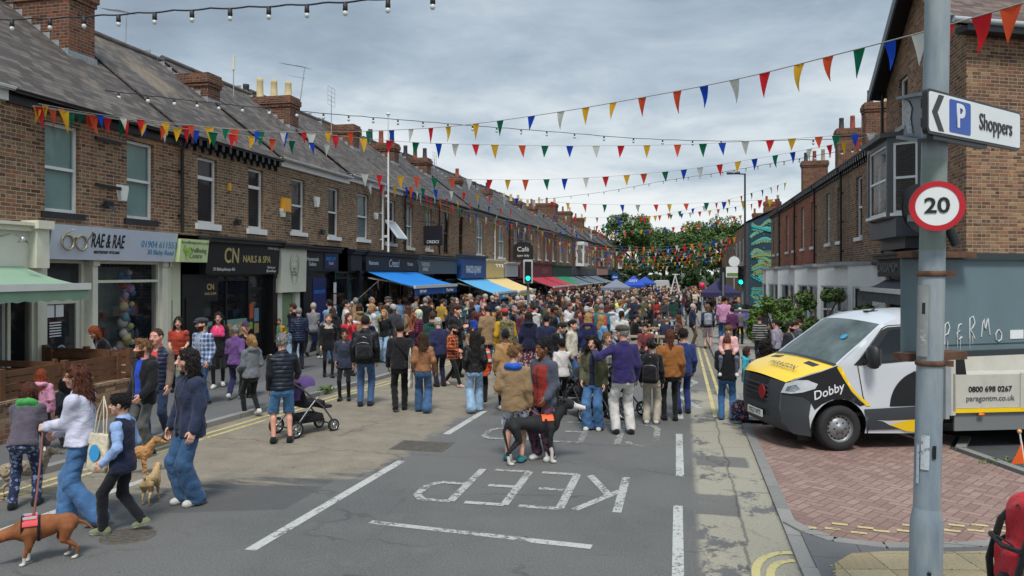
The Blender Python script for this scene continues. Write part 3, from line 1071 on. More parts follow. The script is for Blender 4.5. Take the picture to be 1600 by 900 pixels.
def shop(parent,F,zg,ztop,bays,fm,riser=.5,stock=True,rn=None,riser_m=None,mull=0):
 """shop window, doors and panels between piers. bays: (u0,u1,kind)"""
 rn = rn or random.Random(int(F.O.y*10)+int(bays[0][0]*10))
 for u0, u1, kind in bays:
  if kind=='window':
   mb = MB()
   t = .07
   F.box(mb,u0,u0+t,zg+riser,ztop,-.12,-.02)
   F.box(mb,u1-t,u1,zg+riser,ztop,-.12,-.02)
   F.box(mb,u0+t,u1-t,ztop-t,ztop,-.12,-.02)
   F.box(mb,u0+t,u1-t,zg+riser,zg+riser+t,-.12,.01)
   F.box(mb,u0+t,u1-t,zg+2.35,zg+2.41,-.12,-.03)
   for q in range(mull):
    uu = u0+(u1-u0)*(q+1)/(mull+1)
    F.box(mb,uu-.03,uu+.03,zg+riser+t,ztop-t,-.11,-.03)
   w = mb.build('shop_window',fm,parent)
   mb = MB()
   F.quad(mb,u0+t,u1-t,zg+riser+t,ztop-t,-.07)
   mb.build('pane',GLASS,w)
   mb = MB()
   F.box(mb,u0,u1,zg-.1,zg+riser,-.12,.02)
   mb.build('stall_riser',riser_m or fm,parent)
   if stock:
    mb = MB()
    clutter(mb,F,u0+.1,u1-.1,(zg+riser+.12,zg+riser+.62,zg+riser+1.15),-.75,-.4,rn)
    mb.build('window_display',GOODS,w)
  elif kind=='door':
   mb = MB()
   F.box(mb,u0,u0+.08,zg,ztop,-.3,-.16)
   F.box(mb,u1-.08,u1,zg,ztop,-.3,-.16)
   F.box(mb,u0+.08,u1-.08,zg+2.05,zg+2.13,-.3,-.16)
   F.box(mb,u0+.08,u1-.08,ztop-.07,ztop,-.3,-.16)
   a, b_ = u0+.08, u1-.08
   F.box(mb,a,a+.1,zg+.02,zg+2.05,-.28,-.2)
   F.box(mb,b_-.1,b_,zg+.02,zg+2.05,-.28,-.2)
   F.box(mb,a+.1,b_-.1,zg+.02,zg+.5,-.28,-.2)
   F.box(mb,a+.1,b_-.1,zg+1.93,zg+2.05,-.28,-.2)
   dr = mb.build('door',fm,parent)
   mb = MB()
   F.quad(mb,a+.1,b_-.1,zg+.5,zg+1.93,-.24)
   F.quad(mb,a,b_,zg+2.13,ztop-.07,-.23)
   mb.build('pane',GLASSD,dr)
   mb = MB()
   mb.tube([F.p(a+.06,zg+.9,-.19),F.p(a+.06,zg+.9,-.14),F.p(a+.06,zg+1.25,-.14),F.p(a+.06,zg+1.25,-.19)],.014,6)
   mb.build('handle',CHROME,dr)
  elif kind=='panel':
   mb = MB()
   F.box(mb,u0,u1,zg-.1,ztop,-.2,-.02)
   F.box(mb,u0+.12,u1-.12,zg+.15,zg+.9,-.02,.01)
   F.box(mb,u0+.12,u1-.12,zg+1.0,zg+1.9,-.02,.01)
   mb.build('panel_door',fm,parent)
  elif kind=='pier':
   mb = MB()
   F.box(mb,u0,u1,zg-.1,ztop,-.25,.05)
   F.box(mb,u0-.02,u1+.02,zg-.1,zg+.25,-.25,.08)
   F.box(mb,u0-.02,u1+.02,ztop-.12,ztop,-.25,.09)
   mb.build('pilaster',fm,parent)
def gutter(parent,F,u0,u1,ze,c,dentil=False,board=.28):
 mb = MB()
 F.box(mb,u0,u1,ze-board,ze-.03,0,.06)
 if dentil:
  n = int((u1-u0)/.33)
  for i in range(n):
   u = u0+(u1-u0)*(i+.5)/n
   F.box(mb,u-.06,u+.06,ze-board+.02,ze-.06,.06,.2)
   F.box(mb,u-.045,u+.045,ze-board-.10,ze-board+.02,.0,.1)
 rows = []
 for i in range(7):
  a = math.pi*i/6
  rows.append([F.p(u0,ze-.045-.06*math.sin(a),.24-.06*math.cos(a)-.06),F.p(u1,ze-.045-.06*math.sin(a),.24-.06*math.cos(a)-.06)])
 mb.grid(rows)
 F.box(mb,u0,u1,ze-.05,ze-.035,.05,.25)
 mb.build('gutter_board',c,parent)
def downpipe(parent,F,u,z0,z1,c=None,d=.09):
 mb = MB()
 mb.tube([F.p(u,z1,.2),F.p(u,z1-.12,.2),F.p(u-.0,z1-.35,d),F.p(u,z0,d)],.042,8)
 for z in np.arange(z0+.4,z1-.4,1.1):
  F.box(mb,u-.07,u+.07,z,z+.05,0,d)
 mb.build('downpipe',c or BLACKP,parent)
def house(F,u0,u1,ze,wins,label,bm,zg,cornice_z,roofm,chim=None,pots=(),gut=None,dentil=False,dp=None,lintel=True,depth=8.2,group='terraced houses along the left pavement',
open_ground=True,dpc=None,cat='house',name='terraced_house',side=False,zt_ch=None,pitch=.775):
 base = F.p((u0+u1)/2,zg,0)
 t = thing(name,label,cat,base,group=group)
 holes = [(w[0],w[1],w[2],w[3])for w in wins]
 mb = MB()
 zb = cornice_z if open_ground else zg-.5
 F.wall(mb,u0,u1,zb,ze-.02,holes,.22)
 for u in(u0,u1):
  q = [F.p(u,zg-.5,-.02),F.p(u,zg-.5,-depth),F.p(u,ze,-depth),F.p(u,ze+depth/2*pitch,-depth/2),F.p(u,ze,-.02)]
  mb.face(q)
 q = [F.p(u0,zg-.5,-depth),F.p(u1,zg-.5,-depth),F.p(u1,ze,-depth),F.p(u0,ze,-depth)]
 mb.face(q)
 if lintel:
  for w in wins:
   n = 9
   for i in range(n):
    a = w[0]-.06+(w[1]-w[0]+.12)*i/n
    F.box(mb,a+.005,a+(w[1]-w[0]+.12)/n-.005,w[3],w[3]+.225,-.05,.004)
 mb.build('wall',bm,t)
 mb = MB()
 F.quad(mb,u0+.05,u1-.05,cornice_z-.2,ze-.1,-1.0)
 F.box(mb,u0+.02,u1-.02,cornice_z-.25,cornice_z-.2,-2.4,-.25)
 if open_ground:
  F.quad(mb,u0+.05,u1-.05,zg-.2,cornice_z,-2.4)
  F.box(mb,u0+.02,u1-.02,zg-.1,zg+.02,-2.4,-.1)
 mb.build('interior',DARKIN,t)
 for w in wins:
  kw = dict(w[4])
  window(t,F,w[0],w[1],w[2],w[3],**kw)
 rf, h = roof(t,F,u0,u1,ze,depth,pitch,roofm)
 if gut is not None:
  gutter(t,F,u0,u1,ze,gut,dentil)
 if dp is not None:
  downpipe(t,F,dp,cornice_z+.05,ze-.05,dpc)
 if chim:
  rz = lambda d:ze+.12-d*pitch
  cu0, cu1, cd0, cd1, zt = chim
  chimney(rf,F,cu0,cu1,cd0,cd1,zt,min(rz(cd1),ze+h)-.3,pots,BRICK_RED,rz)
 return t
LF = Fr((-12.3,0,0),(0,1,0),(1,0,0))
SB = dict(style='sash',blind=TEAL,sill=mat('black_sill',(.02,.02,.022),.5,var=.3))
ST = dict(style='top',blind=VENB,sill=WHITE,sill_h=.16)
SW = dict(style='sash',blind=VENB,sill=WHITE)
SV = dict(style='sash',blind=VENW,sill=WHITE)
SO = dict(style='open',blind=None,sill=WHITE)
SG = dict(style='glaz',blind=NETC,sill=CREAM,fm=CREAM)
SK = dict(style='sash',blind=None,sill=None,fm=BLACKP)
SN_ = dict(style='glaz',blind=NETC,sill=WHITE)
# ---- cafe at the left edge
h0 = house(LF,6.8,11.95,6.15,[(8.0,8.9,3.95,5.7,SB)],'cream fronted cafe at the left edge under a pale green awning',BRICK[0],.09,3.62,SLATE[0],chim=None,
gut=WHITE)
fascia(h0,LF,6.8,12.55,2.72,3.45,.12,srgb(226,222,208),trim=CREAM)
add(lambda mb:(LF.box(mb,12.32,12.62,2.75,3.5,-.02,.32),LF.box(mb,12.28,12.66,3.5,3.66,-.02,.4),LF.box(mb,12.36,12.58,2.45,2.75,-.02,.18)),'corbel',CREAM,
h0,bevel=.03)
shop(h0,LF,.09,2.72,[(6.8,8.6,'window'),(8.6,9.2,'pier'),(9.2,10.75,'door'),(10.75,11.4,'pier'),(11.4,11.95,'window')],mat('grey_green_paint',srgb(168,
172,164),.5,var=.05))
awning(h0,LF,6.9,12.2,2.78,2.42,1.55,srgb(140,170,144),val=.2,arms=True)
add(lambda mb:(mb.tube([LF.p(11.6,3.3,.12),LF.p(11.6,3.38,.5),LF.p(11.6,3.3,.7)],.02,6),mb.lathe([(.03,.1),(.09,0),(.08,0)],10,0,Matrix.Translation(LF.p(11.6,
3.2,.72)))),'swan_neck_lamp',CHROME,h0)
# ---- opticians
wy = [(12.84,13.74),(15.14,16.06)]
h1 = house(LF,11.95,17.1,6.12,[(*wy[0],3.88,5.68,SB),(*wy[1],3.9,5.7,SB)],'brown brick house over the pale grey opticians shop sign',BRICK[0],.09,3.62,
SLATE[0],chim=(15.85,16.7,-4.6,-2.2,9.75),pots=(2,2,0,0,2),gut=BLACKP,dp=17.0)
fascia(h1,LF,12.72,16.55,2.93,3.62,.3,srgb(206,212,224),[('RAE & RAE',.405,.57,.30,INK_K,dict(wscale=.5,bold=.016)),('INDEPENDENT OPTICIANS',.405,.24,.065,
INK_K,dict(wscale=.6,sp=1.2)),('01904 611553',.84,.56,.16,inkm(srgb(72,150,190)),{}),('30 Bishy Road',.86,.30,.12,inkm(srgb(72,150,190)),{})],tilt=.12)
def specs(mb):
 for du in(0,.36):
  c = LF.p(13.12+du,3.27,.285)
  pts = [c+Vector((0,.15*math.cos(a),.15*math.sin(a)))for a in[i*math.pi/8 for i in range(17)]]
  mb.tube(pts,.022,6)
 mb.tube([LF.p(13.24,3.36,.29),LF.p(13.30,3.39,.30),LF.p(13.36,3.36,.29)],.02,6)
 mb.tube([LF.p(12.97,3.3,.29),LF.p(12.95,3.44,.40),LF.p(13.05,3.52,.5)],.016,6)
 mb.tube([LF.p(13.6,3.3,.29),LF.p(13.62,3.44,.40),LF.p(13.55,3.52,.5)],.016,6)
add(specs,'spectacles_emblem',mat('brass_emblem',srgb(170,160,130),.35,.5),h1)
shop(h1,LF,.09,2.93,[(12.0,12.62,'window'),(12.62,12.85,'pier'),(12.85,14.05,'door'),(14.05,14.2,'pier'),(14.2,16.3,'window'),(16.3,16.5,'pier')],CREAM,
riser=.42)
cols = [srgb(196,150,190),srgb(214,120,90),srgb(214,170,140),srgb(60,130,190),srgb(226,210,150),srgb(200,190,180),srgb(180,90,60),srgb(120,170,180),srgb(230,
226,214)]
def garland(mb):
 r_ = random.Random(4)
 for i in range(34):
  z = .95+i*.052
  mb.ball(LF.p(15.45+r_.uniform(-.16,.16),z,-.25+r_.uniform(-.08,.08)),r_.uniform(.06,.12),8,r_.randrange(9))
 for i in range(14):
  mb.ball(LF.p(14.4+r_.uniform(0,.8),.75+r_.uniform(0,.3),-.25),r_.uniform(.05,.09),8,r_.randrange(9))
w_ = [c for c in h1.children if c.name.startswith('shop_window')][-1]
add(garland,'paper_garland',[mat('paper_garland',c,.8)for c in cols],w_)
add(lambda mb:LF.quad(mb,14.3,15.9,.55,2.8,-.55),'curtain',mat('grey_curtain',srgb(128,138,134),.9,var=.25,vscale=6),w_)
d_ = [c for c in h1.children if c.name.startswith('door')][0]
def notices(mb):
 LF.box(mb,13.12,13.32,1.75,2.0,-.235,-.228,0)
 LF.box(mb,13.36,13.56,1.75,2.0,-.235,-.228,0)
 for i in range(6):
  LF.box(mb,13.2,13.5,1.35+i*.055,1.375+i*.055,-.235,-.228,0)
 mb.disc(LF.p(13.18,1.05,-.226),.12,20,(1,0,0),1)
 mb.disc(LF.p(13.5,1.05,-.226),.12,20,(1,0,0),2)
 mb.disc(LF.p(13.5,1.05,-.223),.09,20,(1,0,0),3)
add(notices,'notice',[INK_W,inkm(srgb(50,110,180)),inkm(srgb(160,190,190)),inkm(srgb(60,90,96))],d_)
shop(h1,LF,.09,2.93,[(16.5,16.62,'pier'),(16.62,17.08,'panel')],mat('sage_cream_paint',srgb(206,206,178),.5,var=.05))
f_ = fascia(h1,LF,16.58,17.72,2.93,3.5,.36,srgb(212,226,168),[('Wellbeing',.62,.52,.13,inkm(srgb(96,120,84)),{}),('Centre',.56,.27,.13,inkm(srgb(96,120,
84)),{}),('thewellbeingcentre.co.uk',.5,.86,.08,inkm(srgb(120,140,100)),{})],tilt=.06)
def tree_mark(mb):
 r_ = random.Random(2)
 for i in range(26):
  a, q = r_.uniform(0,6.3), r_.uniform(0,.13)
  mb.disc(LF.p(16.84+q*math.cos(a),3.24+q*math.sin(a)*.9,.345+i*.0004),.035,8,(1,0,0))
 LF.box(mb,16.825,16.855,3.0,3.2,.32,.345)
add(tree_mark,'tree_emblem',inkm(srgb(150,196,70)),f_)
add(lambda mb:[mb.bar(LF.p(14.1,z,.08),LF.p(14.85,z-.02,.08),.05,.07)for z in(4.55,5.55)],'iron_bracket',BLACKP,h1)
def alarm(parent,u,z,c,w=.26,h=.34):
 mb = MB()
 pts = [(-w/2,h*.2),(-w/2,h/2),(w/2,h/2),(w/2,h*.2),(w*.28,-h/2),(-w*.28,-h/2)]
 a = [LF.p(u+x,z+y,.1)for x,y in pts]
 b_ = [LF.p(u+x*1.1,z+y*1.1,.0)for x,y in pts]
 mb.face(a)
 for i in range(6):
  j = (i+1)%6
  mb.face([b_[i],b_[j],a[j],a[i]])
 return mb.build('alarm_box',mat('alarm_plastic',c,.4),parent,bevel=.01)
def flood(parent,u,z):
 add(lambda mb:(LF.box(mb,u-.1,u+.1,z,z+.16,.1,.2),mb.bar(LF.p(u,z+.08,0),LF.p(u,z+.08,.12),.04),mb.face([LF.p(u-.13,z+.2,.08),LF.p(u+.13,z+.2,.08),LF.p(u+.05,
z-.06,.3),LF.p(u-.05,z-.06,.3)])),'floodlight',BLKMET,parent)
alarm(h0,11.45,4.75,srgb(220,220,214))
alarm(h1,14.95,4.45,srgb(222,222,216))
flood(h1,14.4,4.05)
# ---- nail bar and small jeweller
h2 = house(LF,17.1,21.8,6.2,[(17.75,18.62,3.96,5.7,ST),(20.15,20.98,3.96,5.72,ST)],'brown brick house over the black and gold nail bar',BRICK[1],.09,3.62,
SLATE[0],chim=(21.45,22.1,-4.5,-2.2,8.95),pots=(),gut=BLACKP,dentil=True)
fascia(h2,LF,17.85,21.55,2.62,3.48,.22,(.012,.012,.013),[('CN',.31,.58,.42,INK_G,dict(wscale=.85,bold=.02)),('NAILS & SPA',.66,.50,.20,INK_G,dict(bold=.02)),
('31 Bishopthorpe Rd',.22,.16,.09,INK_W,{}),('01904 466616',.90,.90,.08,INK_W,{}),('find us on',.88,.24,.08,INK_W,{}),('@cnnailsspa',.88,.12,.08,INK_W,
{})],tilt=.05,trim=mat('charcoal_paint',(.035,.037,.04),.5))
shop(h2,LF,.09,2.62,[(17.15,17.95,'panel'),(17.95,20.25,'window'),(20.25,21.45,'door'),(21.45,21.7,'pier')],mat('gloss_black_paint',(.012,.012,.013),.3),
riser=.4,stock=False,mull=1)
w_ = [c for c in h2.children if c.name.startswith('shop_window')][0]
def film(mb):
 LF.quad(mb,18.03,20.18,.58,1.35,-.064,0)
 for i, u in enumerate((19.25,19.85)):
  mb.disc(LF.p(u,1.0,-.060),.26,24,(1,0,0),1)
  for j in range(4):
   a = LF.p(u-.12+j*.07,.82,-.056)
   mb.bar(a,a+Vector((0,.03*(j-1.5),.26)),.055,.004,2 if i==0 else 3)
 LF.quad(mb,18.05,18.75,1.9,2.45,-.060,4)
wf = add(film,'window_film',[mat('frosted_film',srgb(128,164,150),.5,var=.08),mat('film_peach',srgb(206,160,120),.5),mat('film_tan',srgb(150,90,60),.5),
mat('film_cream',srgb(226,204,150),.5),BLACKP],w_)
text('CN',wf,LF,18.4,2.28,-.055,.16,INK_G,bold=.02)
text('NAILS & SPA',wf,LF,18.4,2.1,-.055,.07,INK_G)
add(lambda mb:(LF.quad(mb,18.8,20.1,2.44,2.58,-.1),LF.quad(mb,18.1,20.1,1.4,2.4,-1.2)),'salon_curtain',mat('salon_curtain',srgb(110,128,124),.9,var=.45,
vscale=5),w_)
d_ = [c for c in h2.children if c.name.startswith('door')][0]
add(lambda mb:(LF.box(mb,20.5,20.8,1.3,1.75,-.235,-.228,0),LF.box(mb,20.85,21.1,1.2,1.6,-.235,-.228,1),LF.box(mb,20.5,20.75,1.0,1.2,-.235,-.228,2),LF.box(mb,
20.85,21.1,.85,1.15,-.235,-.228,3)),'notice',[inkm(srgb(206,96,50)),inkm(srgb(120,150,170)),inkm(srgb(150,200,60)),inkm(srgb(190,160,110))],d_)
add(lambda mb:LF.box(mb,19.1,19.2,4.95,5.15,0,.06),'yellow_plate',inkm(srgb(214,160,40)),h2)
flood(h2,19.4,4.0)
h3 = house(LF,21.8,27.0,6.3,[(22.68,23.58,4.0,5.74,SW),(25.33,26.2,3.97,5.74,SW)],'brown brick house between nail bar and ice cream parlour with cream jeweller panel',
BRICK[1],.09,3.62,SLATE[0],chim=(26.6,27.3,-4.5,-2.2,9.4),pots=(0,0,0,1),gut=WHITE)
fascia(h3,LF,21.62,23.25,2.05,3.42,.24,srgb(222,220,200),[('THE',.5,.54,.07,inkm(srgb(150,145,125)),{}),('JEWEL',.5,.47,.07,inkm(srgb(150,145,125)),{}),
('ROOM',.5,.40,.07,inkm(srgb(150,145,125)),{})],tilt=.03,trim=mat('charcoal_paint',(.035,.037,.04),.5))
f_ = [c for c in h3.children if c.name.startswith('fascia')][0]
def scroll(mb):
 for s in(-1,1):
  for j in range(4):
   r_ = .16+.03*j
   pts = [LF.p(22.44+s*(.05+r_*math.sin(a)*.75+.02*j),2.72+(j-1.5)*.14+r_*math.cos(a)*1.2,.243)for a in[i*math.pi/8 for i in range(9)]]
   mb.tube(pts,.007,4)
add(scroll,'scroll_ornament',inkm(srgb(176,172,152)),f_)
add(lambda mb:(LF.box(mb,21.75,22.0,-.1,2.05,-.15,.05),LF.box(mb,22.85,23.15,-.1,2.05,-.15,.05)),'pilaster',mat('pale_cream_paint',srgb(226,224,208),.5),
h3)
def boards(mb):
 for i in range(7):
  LF.box(mb,22.0+i*.122,22.0+i*.122+.116,-.1,2.0,-.12,-.05)
add(boards,'boarded_door',mat('sage_green_paint',srgb(142,166,124),.5,var=.06),h3)
NAVYP = mat('navy_black_paint',srgb(24,28,38),.4,var=.15)
fascia(h3,LF,23.45,25.9,2.72,3.4,.12,srgb(20,24,34),[('Homemade',.18,.6,.14,INK_W,dict()),('Gelato',.18,.35,.14,INK_W,dict())],trim=NAVYP)
fascia(h3,LF,24.75,25.75,2.8,3.38,.14,srgb(22,40,92),[('BARCLAYS',.5,.62,.12,inkm(srgb(60,150,226)),dict(bold=.02)),('Local',.5,.36,.12,INK_W,{})])
shop(h3,LF,.09,2.72,[(23.4,23.75,'pier'),(23.75,24.0,'pier'),(24.0,25.1,'panel'),(25.1,25.9,'door'),(25.9,27.0,'window')],NAVYP,riser=.4)
add(lambda mb:LF.box(mb,24.05,25.05,.3,2.5,.005,.05),'blue_door',mat('royal_blue_door',srgb(24,44,104),.35),h3)
bl = [c for c in h3.children if c.name.startswith('blue_door')][0]
text('BARCLAYS',bl,LF,24.55,2.0,.053,.13,inkm(srgb(50,130,214)),bold=.02)
add(lambda mb:[LF.box(mb,25.72,25.92,1.1+i*.42,1.48+i*.42,.01,.03,i%2)for i in range(3)],'menu_board',[INK_W,inkm(srgb(206,190,180))],h3)
alarm(h3,24.35,5.1,srgb(226,226,220))
alarm(h3,22.05,4.55,srgb(222,222,216),.22,.25)
add(lambda mb:LF.box(mb,21.98,22.4,4.6,5.02,0,.14),'yellow_alarm_box',inkm(srgb(226,160,40)),h2,bevel=.02)
flood(h3,24.6,4.0)
h4 = house(LF,27.0,32.75,6.42,[(27.85,28.95,4.0,5.78,SV),(30.7,31.9,3.95,5.8,SO)],'brown brick house over the dark pizzeria with the bright blue awning',
BRICK[1],.08,3.58,SLATE[0],chim=(32.35,33.05,-4.5,-2.2,9.4),pots=(),gut=WHITE,dp=30.2,dpc=WHITE)
fascia(h4,LF,27.0,28.0,2.75,3.38,.12,srgb(20,24,32),[],trim=NAVYP)
fascia(h4,LF,28.3,34.3,2.75,3.38,.16,srgb(28,30,40),[('Ristorante',.13,.5,.17,INK_W,{}),('Cresci',.5,.5,.34,INK_W,dict(shear=.3)),('Pizzeria',.84,.5,.17,
INK_W,{})],trim=NAVYP)
shop(h4,LF,.08,2.75,[(27.0,27.9,'window'),(27.9,28.3,'pier'),(28.4,30.2,'window'),(30.2,31.2,'door'),(31.2,32.6,'window')],NAVYP,riser=.45,stock=False)
w_ = [c for c in h4.children if c.name.startswith('shop_window')]
add(lambda mb:LF.box(mb,27.05,27.85,.6,2.6,-.3,-.25),'teal_panel',mat('teal_panel',srgb(80,130,134),.5),w_[0])
add(lambda mb:[LF.box(mb,29.0+i*1.35,29.9+i*1.35,1.5,2.4,-.5,-.45,i%2)for i in range(3)],'window_display',[mat('display_olive',srgb(120,112,80),.7,var=.3,
vscale=12),mat('display_grey',srgb(112,112,110),.7,var=.4,vscale=12)],w_[1])
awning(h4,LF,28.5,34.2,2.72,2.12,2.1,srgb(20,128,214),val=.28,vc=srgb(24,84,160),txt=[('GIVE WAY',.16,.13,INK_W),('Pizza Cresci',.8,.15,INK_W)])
alarm(h4,29.6,5.0,srgb(226,226,220),.22,.25)
t = thing('flag_pole','tall white flag pole fixed to the brick wall above the blue awning','flag pole',LF.p(30.35,3.7,.3))
add(lambda mb:(mb.tube([LF.p(30.35,3.5,.28),LF.p(30.35,9.3,.28)],[.05,.03],8)),'pole',WHITE,t)
add(lambda mb:mb.lathe([(.001,.1),(.08,.06),(.09,0),(.03,-.02)],12,0,Matrix.Translation(LF.p(30.35,9.3,.28))),'finial',WHITE,t)
add(lambda mb:[mb.bar(LF.p(30.35,z,0),LF.p(30.35,z,.3),.06,.1)for z in(4.2,5.9)],'bracket',WHITE,t)
h5 = house(LF,32.75,37.9,6.45,[(33.25,34.2,3.85,5.82,SG),(36.0,36.95,3.85,5.82,SG)],'brick house with cream sash windows over the grey blue bakers shop',
BRICK[0],-.1,3.58,SLATE[0],chim=(37.4,38.1,-4.5,-2.2,9.4),pots=(1,2,1,1),gut=BLACKP,dp=32.9)
fascia(h5,LF,34.6,41.0,2.62,3.35,.12,srgb(84,104,122),[('THOMAS',.16,.62,.22,INK_W,dict(bold=.02)),('BAKERS',.16,.3,.17,INK_W,dict(bold=.02))],trim=mat('slate_blue_paint',
srgb(66,78,90),.5))
shop(h5,LF,-.1,2.62,[(33.0,34.5,'window'),(34.6,36.6,'window'),(36.6,37.8,'door')],mat('slate_blue_paint',srgb(66,78,90),.5))
def hang_sign(y,z,w,h,c,label,txt,arch=False,loc=None):
 t = thing('hanging_sign',label,'sign',LF.p(y,z,0))
 F2 = Fr((-12.3,y,0),(1,0,0),(0,-1,0))
 add(lambda mb:(mb.tube([F2.p(0,z+h/2+.22),F2.p(w+.25,z+h/2+.12)],.02,6),mb.tube([F2.p(0,z+h/2+.6),F2.p(w*.7,z+h/2+.16)],.014,6),[mb.tube([F2.p(u,z+h/2+.15),
F2.p(u,z+h/2-.02)],.012,5)for u in(.3,w)]),'bracket',BLKMET,t)
 mb = MB()
 if arch:
  pts = [(.2,-h/2),(.2+w,-h/2),(.2+w,h*.2)]+[(.2+w/2+w/2*math.cos(a),h*.2+h*.35*math.sin(a))for a in[i*math.pi/8 for i in range(1,8)]]+[(.2,h*.2)]
 else:
  pts = [(.2,-h/2),(.2+w,-h/2),(.2+w,h/2),(.2,h/2)]
 a = [F2.p(u,z+q,.03)for u,q in pts]
 b_ = [F2.p(u,z+q,-.03)for u,q in pts]
 mb.face(a)
 mb.face(b_[::-1])
 for i in range(len(a)):
  j = (i+1)%len(a)
  mb.face([a[i],b_[i],b_[j],a[j]])
 bd = mb.build('board',mat('sign_board',c,.4),t)
 for s, q, hh in txt:
  text(s,bd,F2,.2+w/2,z+q,.036,hh,INK_W)
 return t
hang_sign(35.1,4.45,.95,.95,(.015,.015,.02),'square black sign hanging between cream sash windows over the bakers',[('CRESCI',-.3,.14)])
h6 = house(LF,37.9,44.0,6.5,[(38.9,39.9,3.7,5.9,SK),(41.75,42.7,3.7,5.9,SK)],'brick house with black sash windows over the royal blue shop sign',BRICK[0],
-.15,3.58,SLATE[1],chim=(42.6,43.4,-4.5,-2.2,9.4),pots=(1,2,1,1),gut=BLACKP,dp=37.95)
fascia(h6,LF,41.3,46.6,2.35,3.55,.35,srgb(36,76,132),[('FRANCES & JOHNNY',.45,.42,.42,INK_W,dict(wscale=.62,bold=.03))],trim=mat('slate_blue_paint',srgb(66,
78,90),.5))
shop(h6,LF,-.15,2.35,[(38.0,39.3,'door'),(39.4,41.2,'window'),(41.3,43.9,'window')],NAVYP)
awning(h6,LF,41.0,46.8,2.35,1.55,2.2,srgb(96,176,222),val=.32,vc=srgb(84,160,208),txt=[('FRANCES & JOHNNY',.5,.14,INK_W)])
h7 = house(LF,44.0,54.4,6.6,[(45.6,47.3,3.8,5.95,SN_),(51.3,53.2,3.75,6.0,SN_)],'wide brick house with white windows over the pale yellow shop',BRICK[1],
-.3,3.5,SLATE[1],chim=(48.6,49.4,-4.5,-2.0,9.0),pots=(2,None,2),gut=BLACKP,dp=50.0,dpc=WHITE)
fascia(h7,LF,47.2,52.4,2.35,3.4,.15,srgb(226,204,144),[],trim=CREAM)
f_ = [c for c in h7.children if c.name.startswith('fascia')][0]
add(lambda mb:[mb.tube([LF.p(49.2+i*.8,3.2,.17),LF.p(49.2+i*.8,3.25,.4),LF.p(49.2+i*.8,3.05,.45)],.04,6)for i in range(3)],'swan_neck_lamp',WHITE,f_)
shop(h7,LF,-.3,2.35,[(44.2,47.0,'window'),(47.2,49.5,'window'),(49.6,51.0,'door'),(51.2,54.2,'window')],CREAM)
awning(h7,LF,47.2,53.4,2.3,1.5,2.2,srgb(232,204,140),val=.25)
fascia(h7,LF,52.7,57.2,2.4,3.3,.14,srgb(190,192,194),[],trim=WHITE)
hang_sign(55.2,4.25,1.5,1.3,(.02,.02,.02),'arched black cafe sign hanging above the traffic light',[('Café',.15,.35),('open daily',-.3,.16)],arch=True)
h8 = house(LF,54.4,62.0,6.65,[(56.4,57.8,3.9,6.0,SN_),(59.7,61.0,3.9,6.0,SN_)],'brick house with white windows beside the arched black hanging sign',BRICK_RED,
-.35,3.4,SLATE[1],chim=(56.6,57.5,-4.5,-2.0,9.0),pots=(1,1,1),gut=BLACKP,dp=54.6)
MAROON = mat('maroon_paint',srgb(104,44,52),.45,var=.08)
fascia(h8,LF,57.5,72.5,2.3,3.4,.2,srgb(112,46,56),[('PIZZA CAFE',.75,.5,.4,inkm(srgb(190,130,110)),{})],trim=MAROON)
shop(h8,LF,-.35,2.3,[(54.6,57.2,'window'),(57.5,59.6,'window'),(59.6,60.9,'door'),(61,62,'window')],MAROON,stock=False)
awning(h8,LF,60.5,67.4,2.35,1.55,2.3,srgb(176,44,62),val=.3,vc=srgb(196,90,92))
h9 = house(LF,62.0,68.8,6.7,[(63.0,64.1,3.9,6.0,SN_),(66.2,67.4,3.9,6.0,SN_)],'brick house with narrow white windows over the maroon shopfront',BRICK[0],
-.4,3.4,SLATE[1],chim=(67.9,69.0,-4.5,-2.0,9.2),pots=(0,0,0,0),gut=BLACKP)
shop(h9,LF,-.4,2.3,[(62.1,65.0,'window'),(65.0,66.4,'door'),(66.4,68.7,'window')],MAROON,stock=False)
awning(h9,LF,67.9,73.5,2.35,1.55,2.3,srgb(178,46,64),val=.3,vc=srgb(196,90,92))
h10 = house(LF,68.8,76.6,6.75,[(70.0,71.3,3.9,6.0,SN_),(73.9,75.3,3.9,6.0,SN_)],'brick house beyond the maroon shopfront above the green awning',BRICK_RED,
-.4,3.4,SLATE[1],chim=(75.6,76.8,-4.5,-2.0,9.4),pots=(0,0,0,0),gut=BLACKP)
GREENP = mat('bottle_green_paint',srgb(24,66,52),.45)
fascia(h10,LF,73.5,86.0,2.3,3.3,.2,srgb(28,70,56),[],trim=GREENP)
shop(h10,LF,-.4,2.3,[(68.9,72.0,'window'),(72.0,73.4,'door'),(73.5,76.5,'window')],GREENP,stock=False)
awning(h10,LF,73.8,82.0,2.35,1.5,2.3,srgb(20,130,88),val=.3,vc=srgb(190,130,84))
y = 76.6
rn = random.Random(5)
desc = ['beyond the green awning','with a white bay window upstairs','over the grey awning','with a tan signboard upstairs','before the end of the left row',
'at the far end of the left row by the trees']
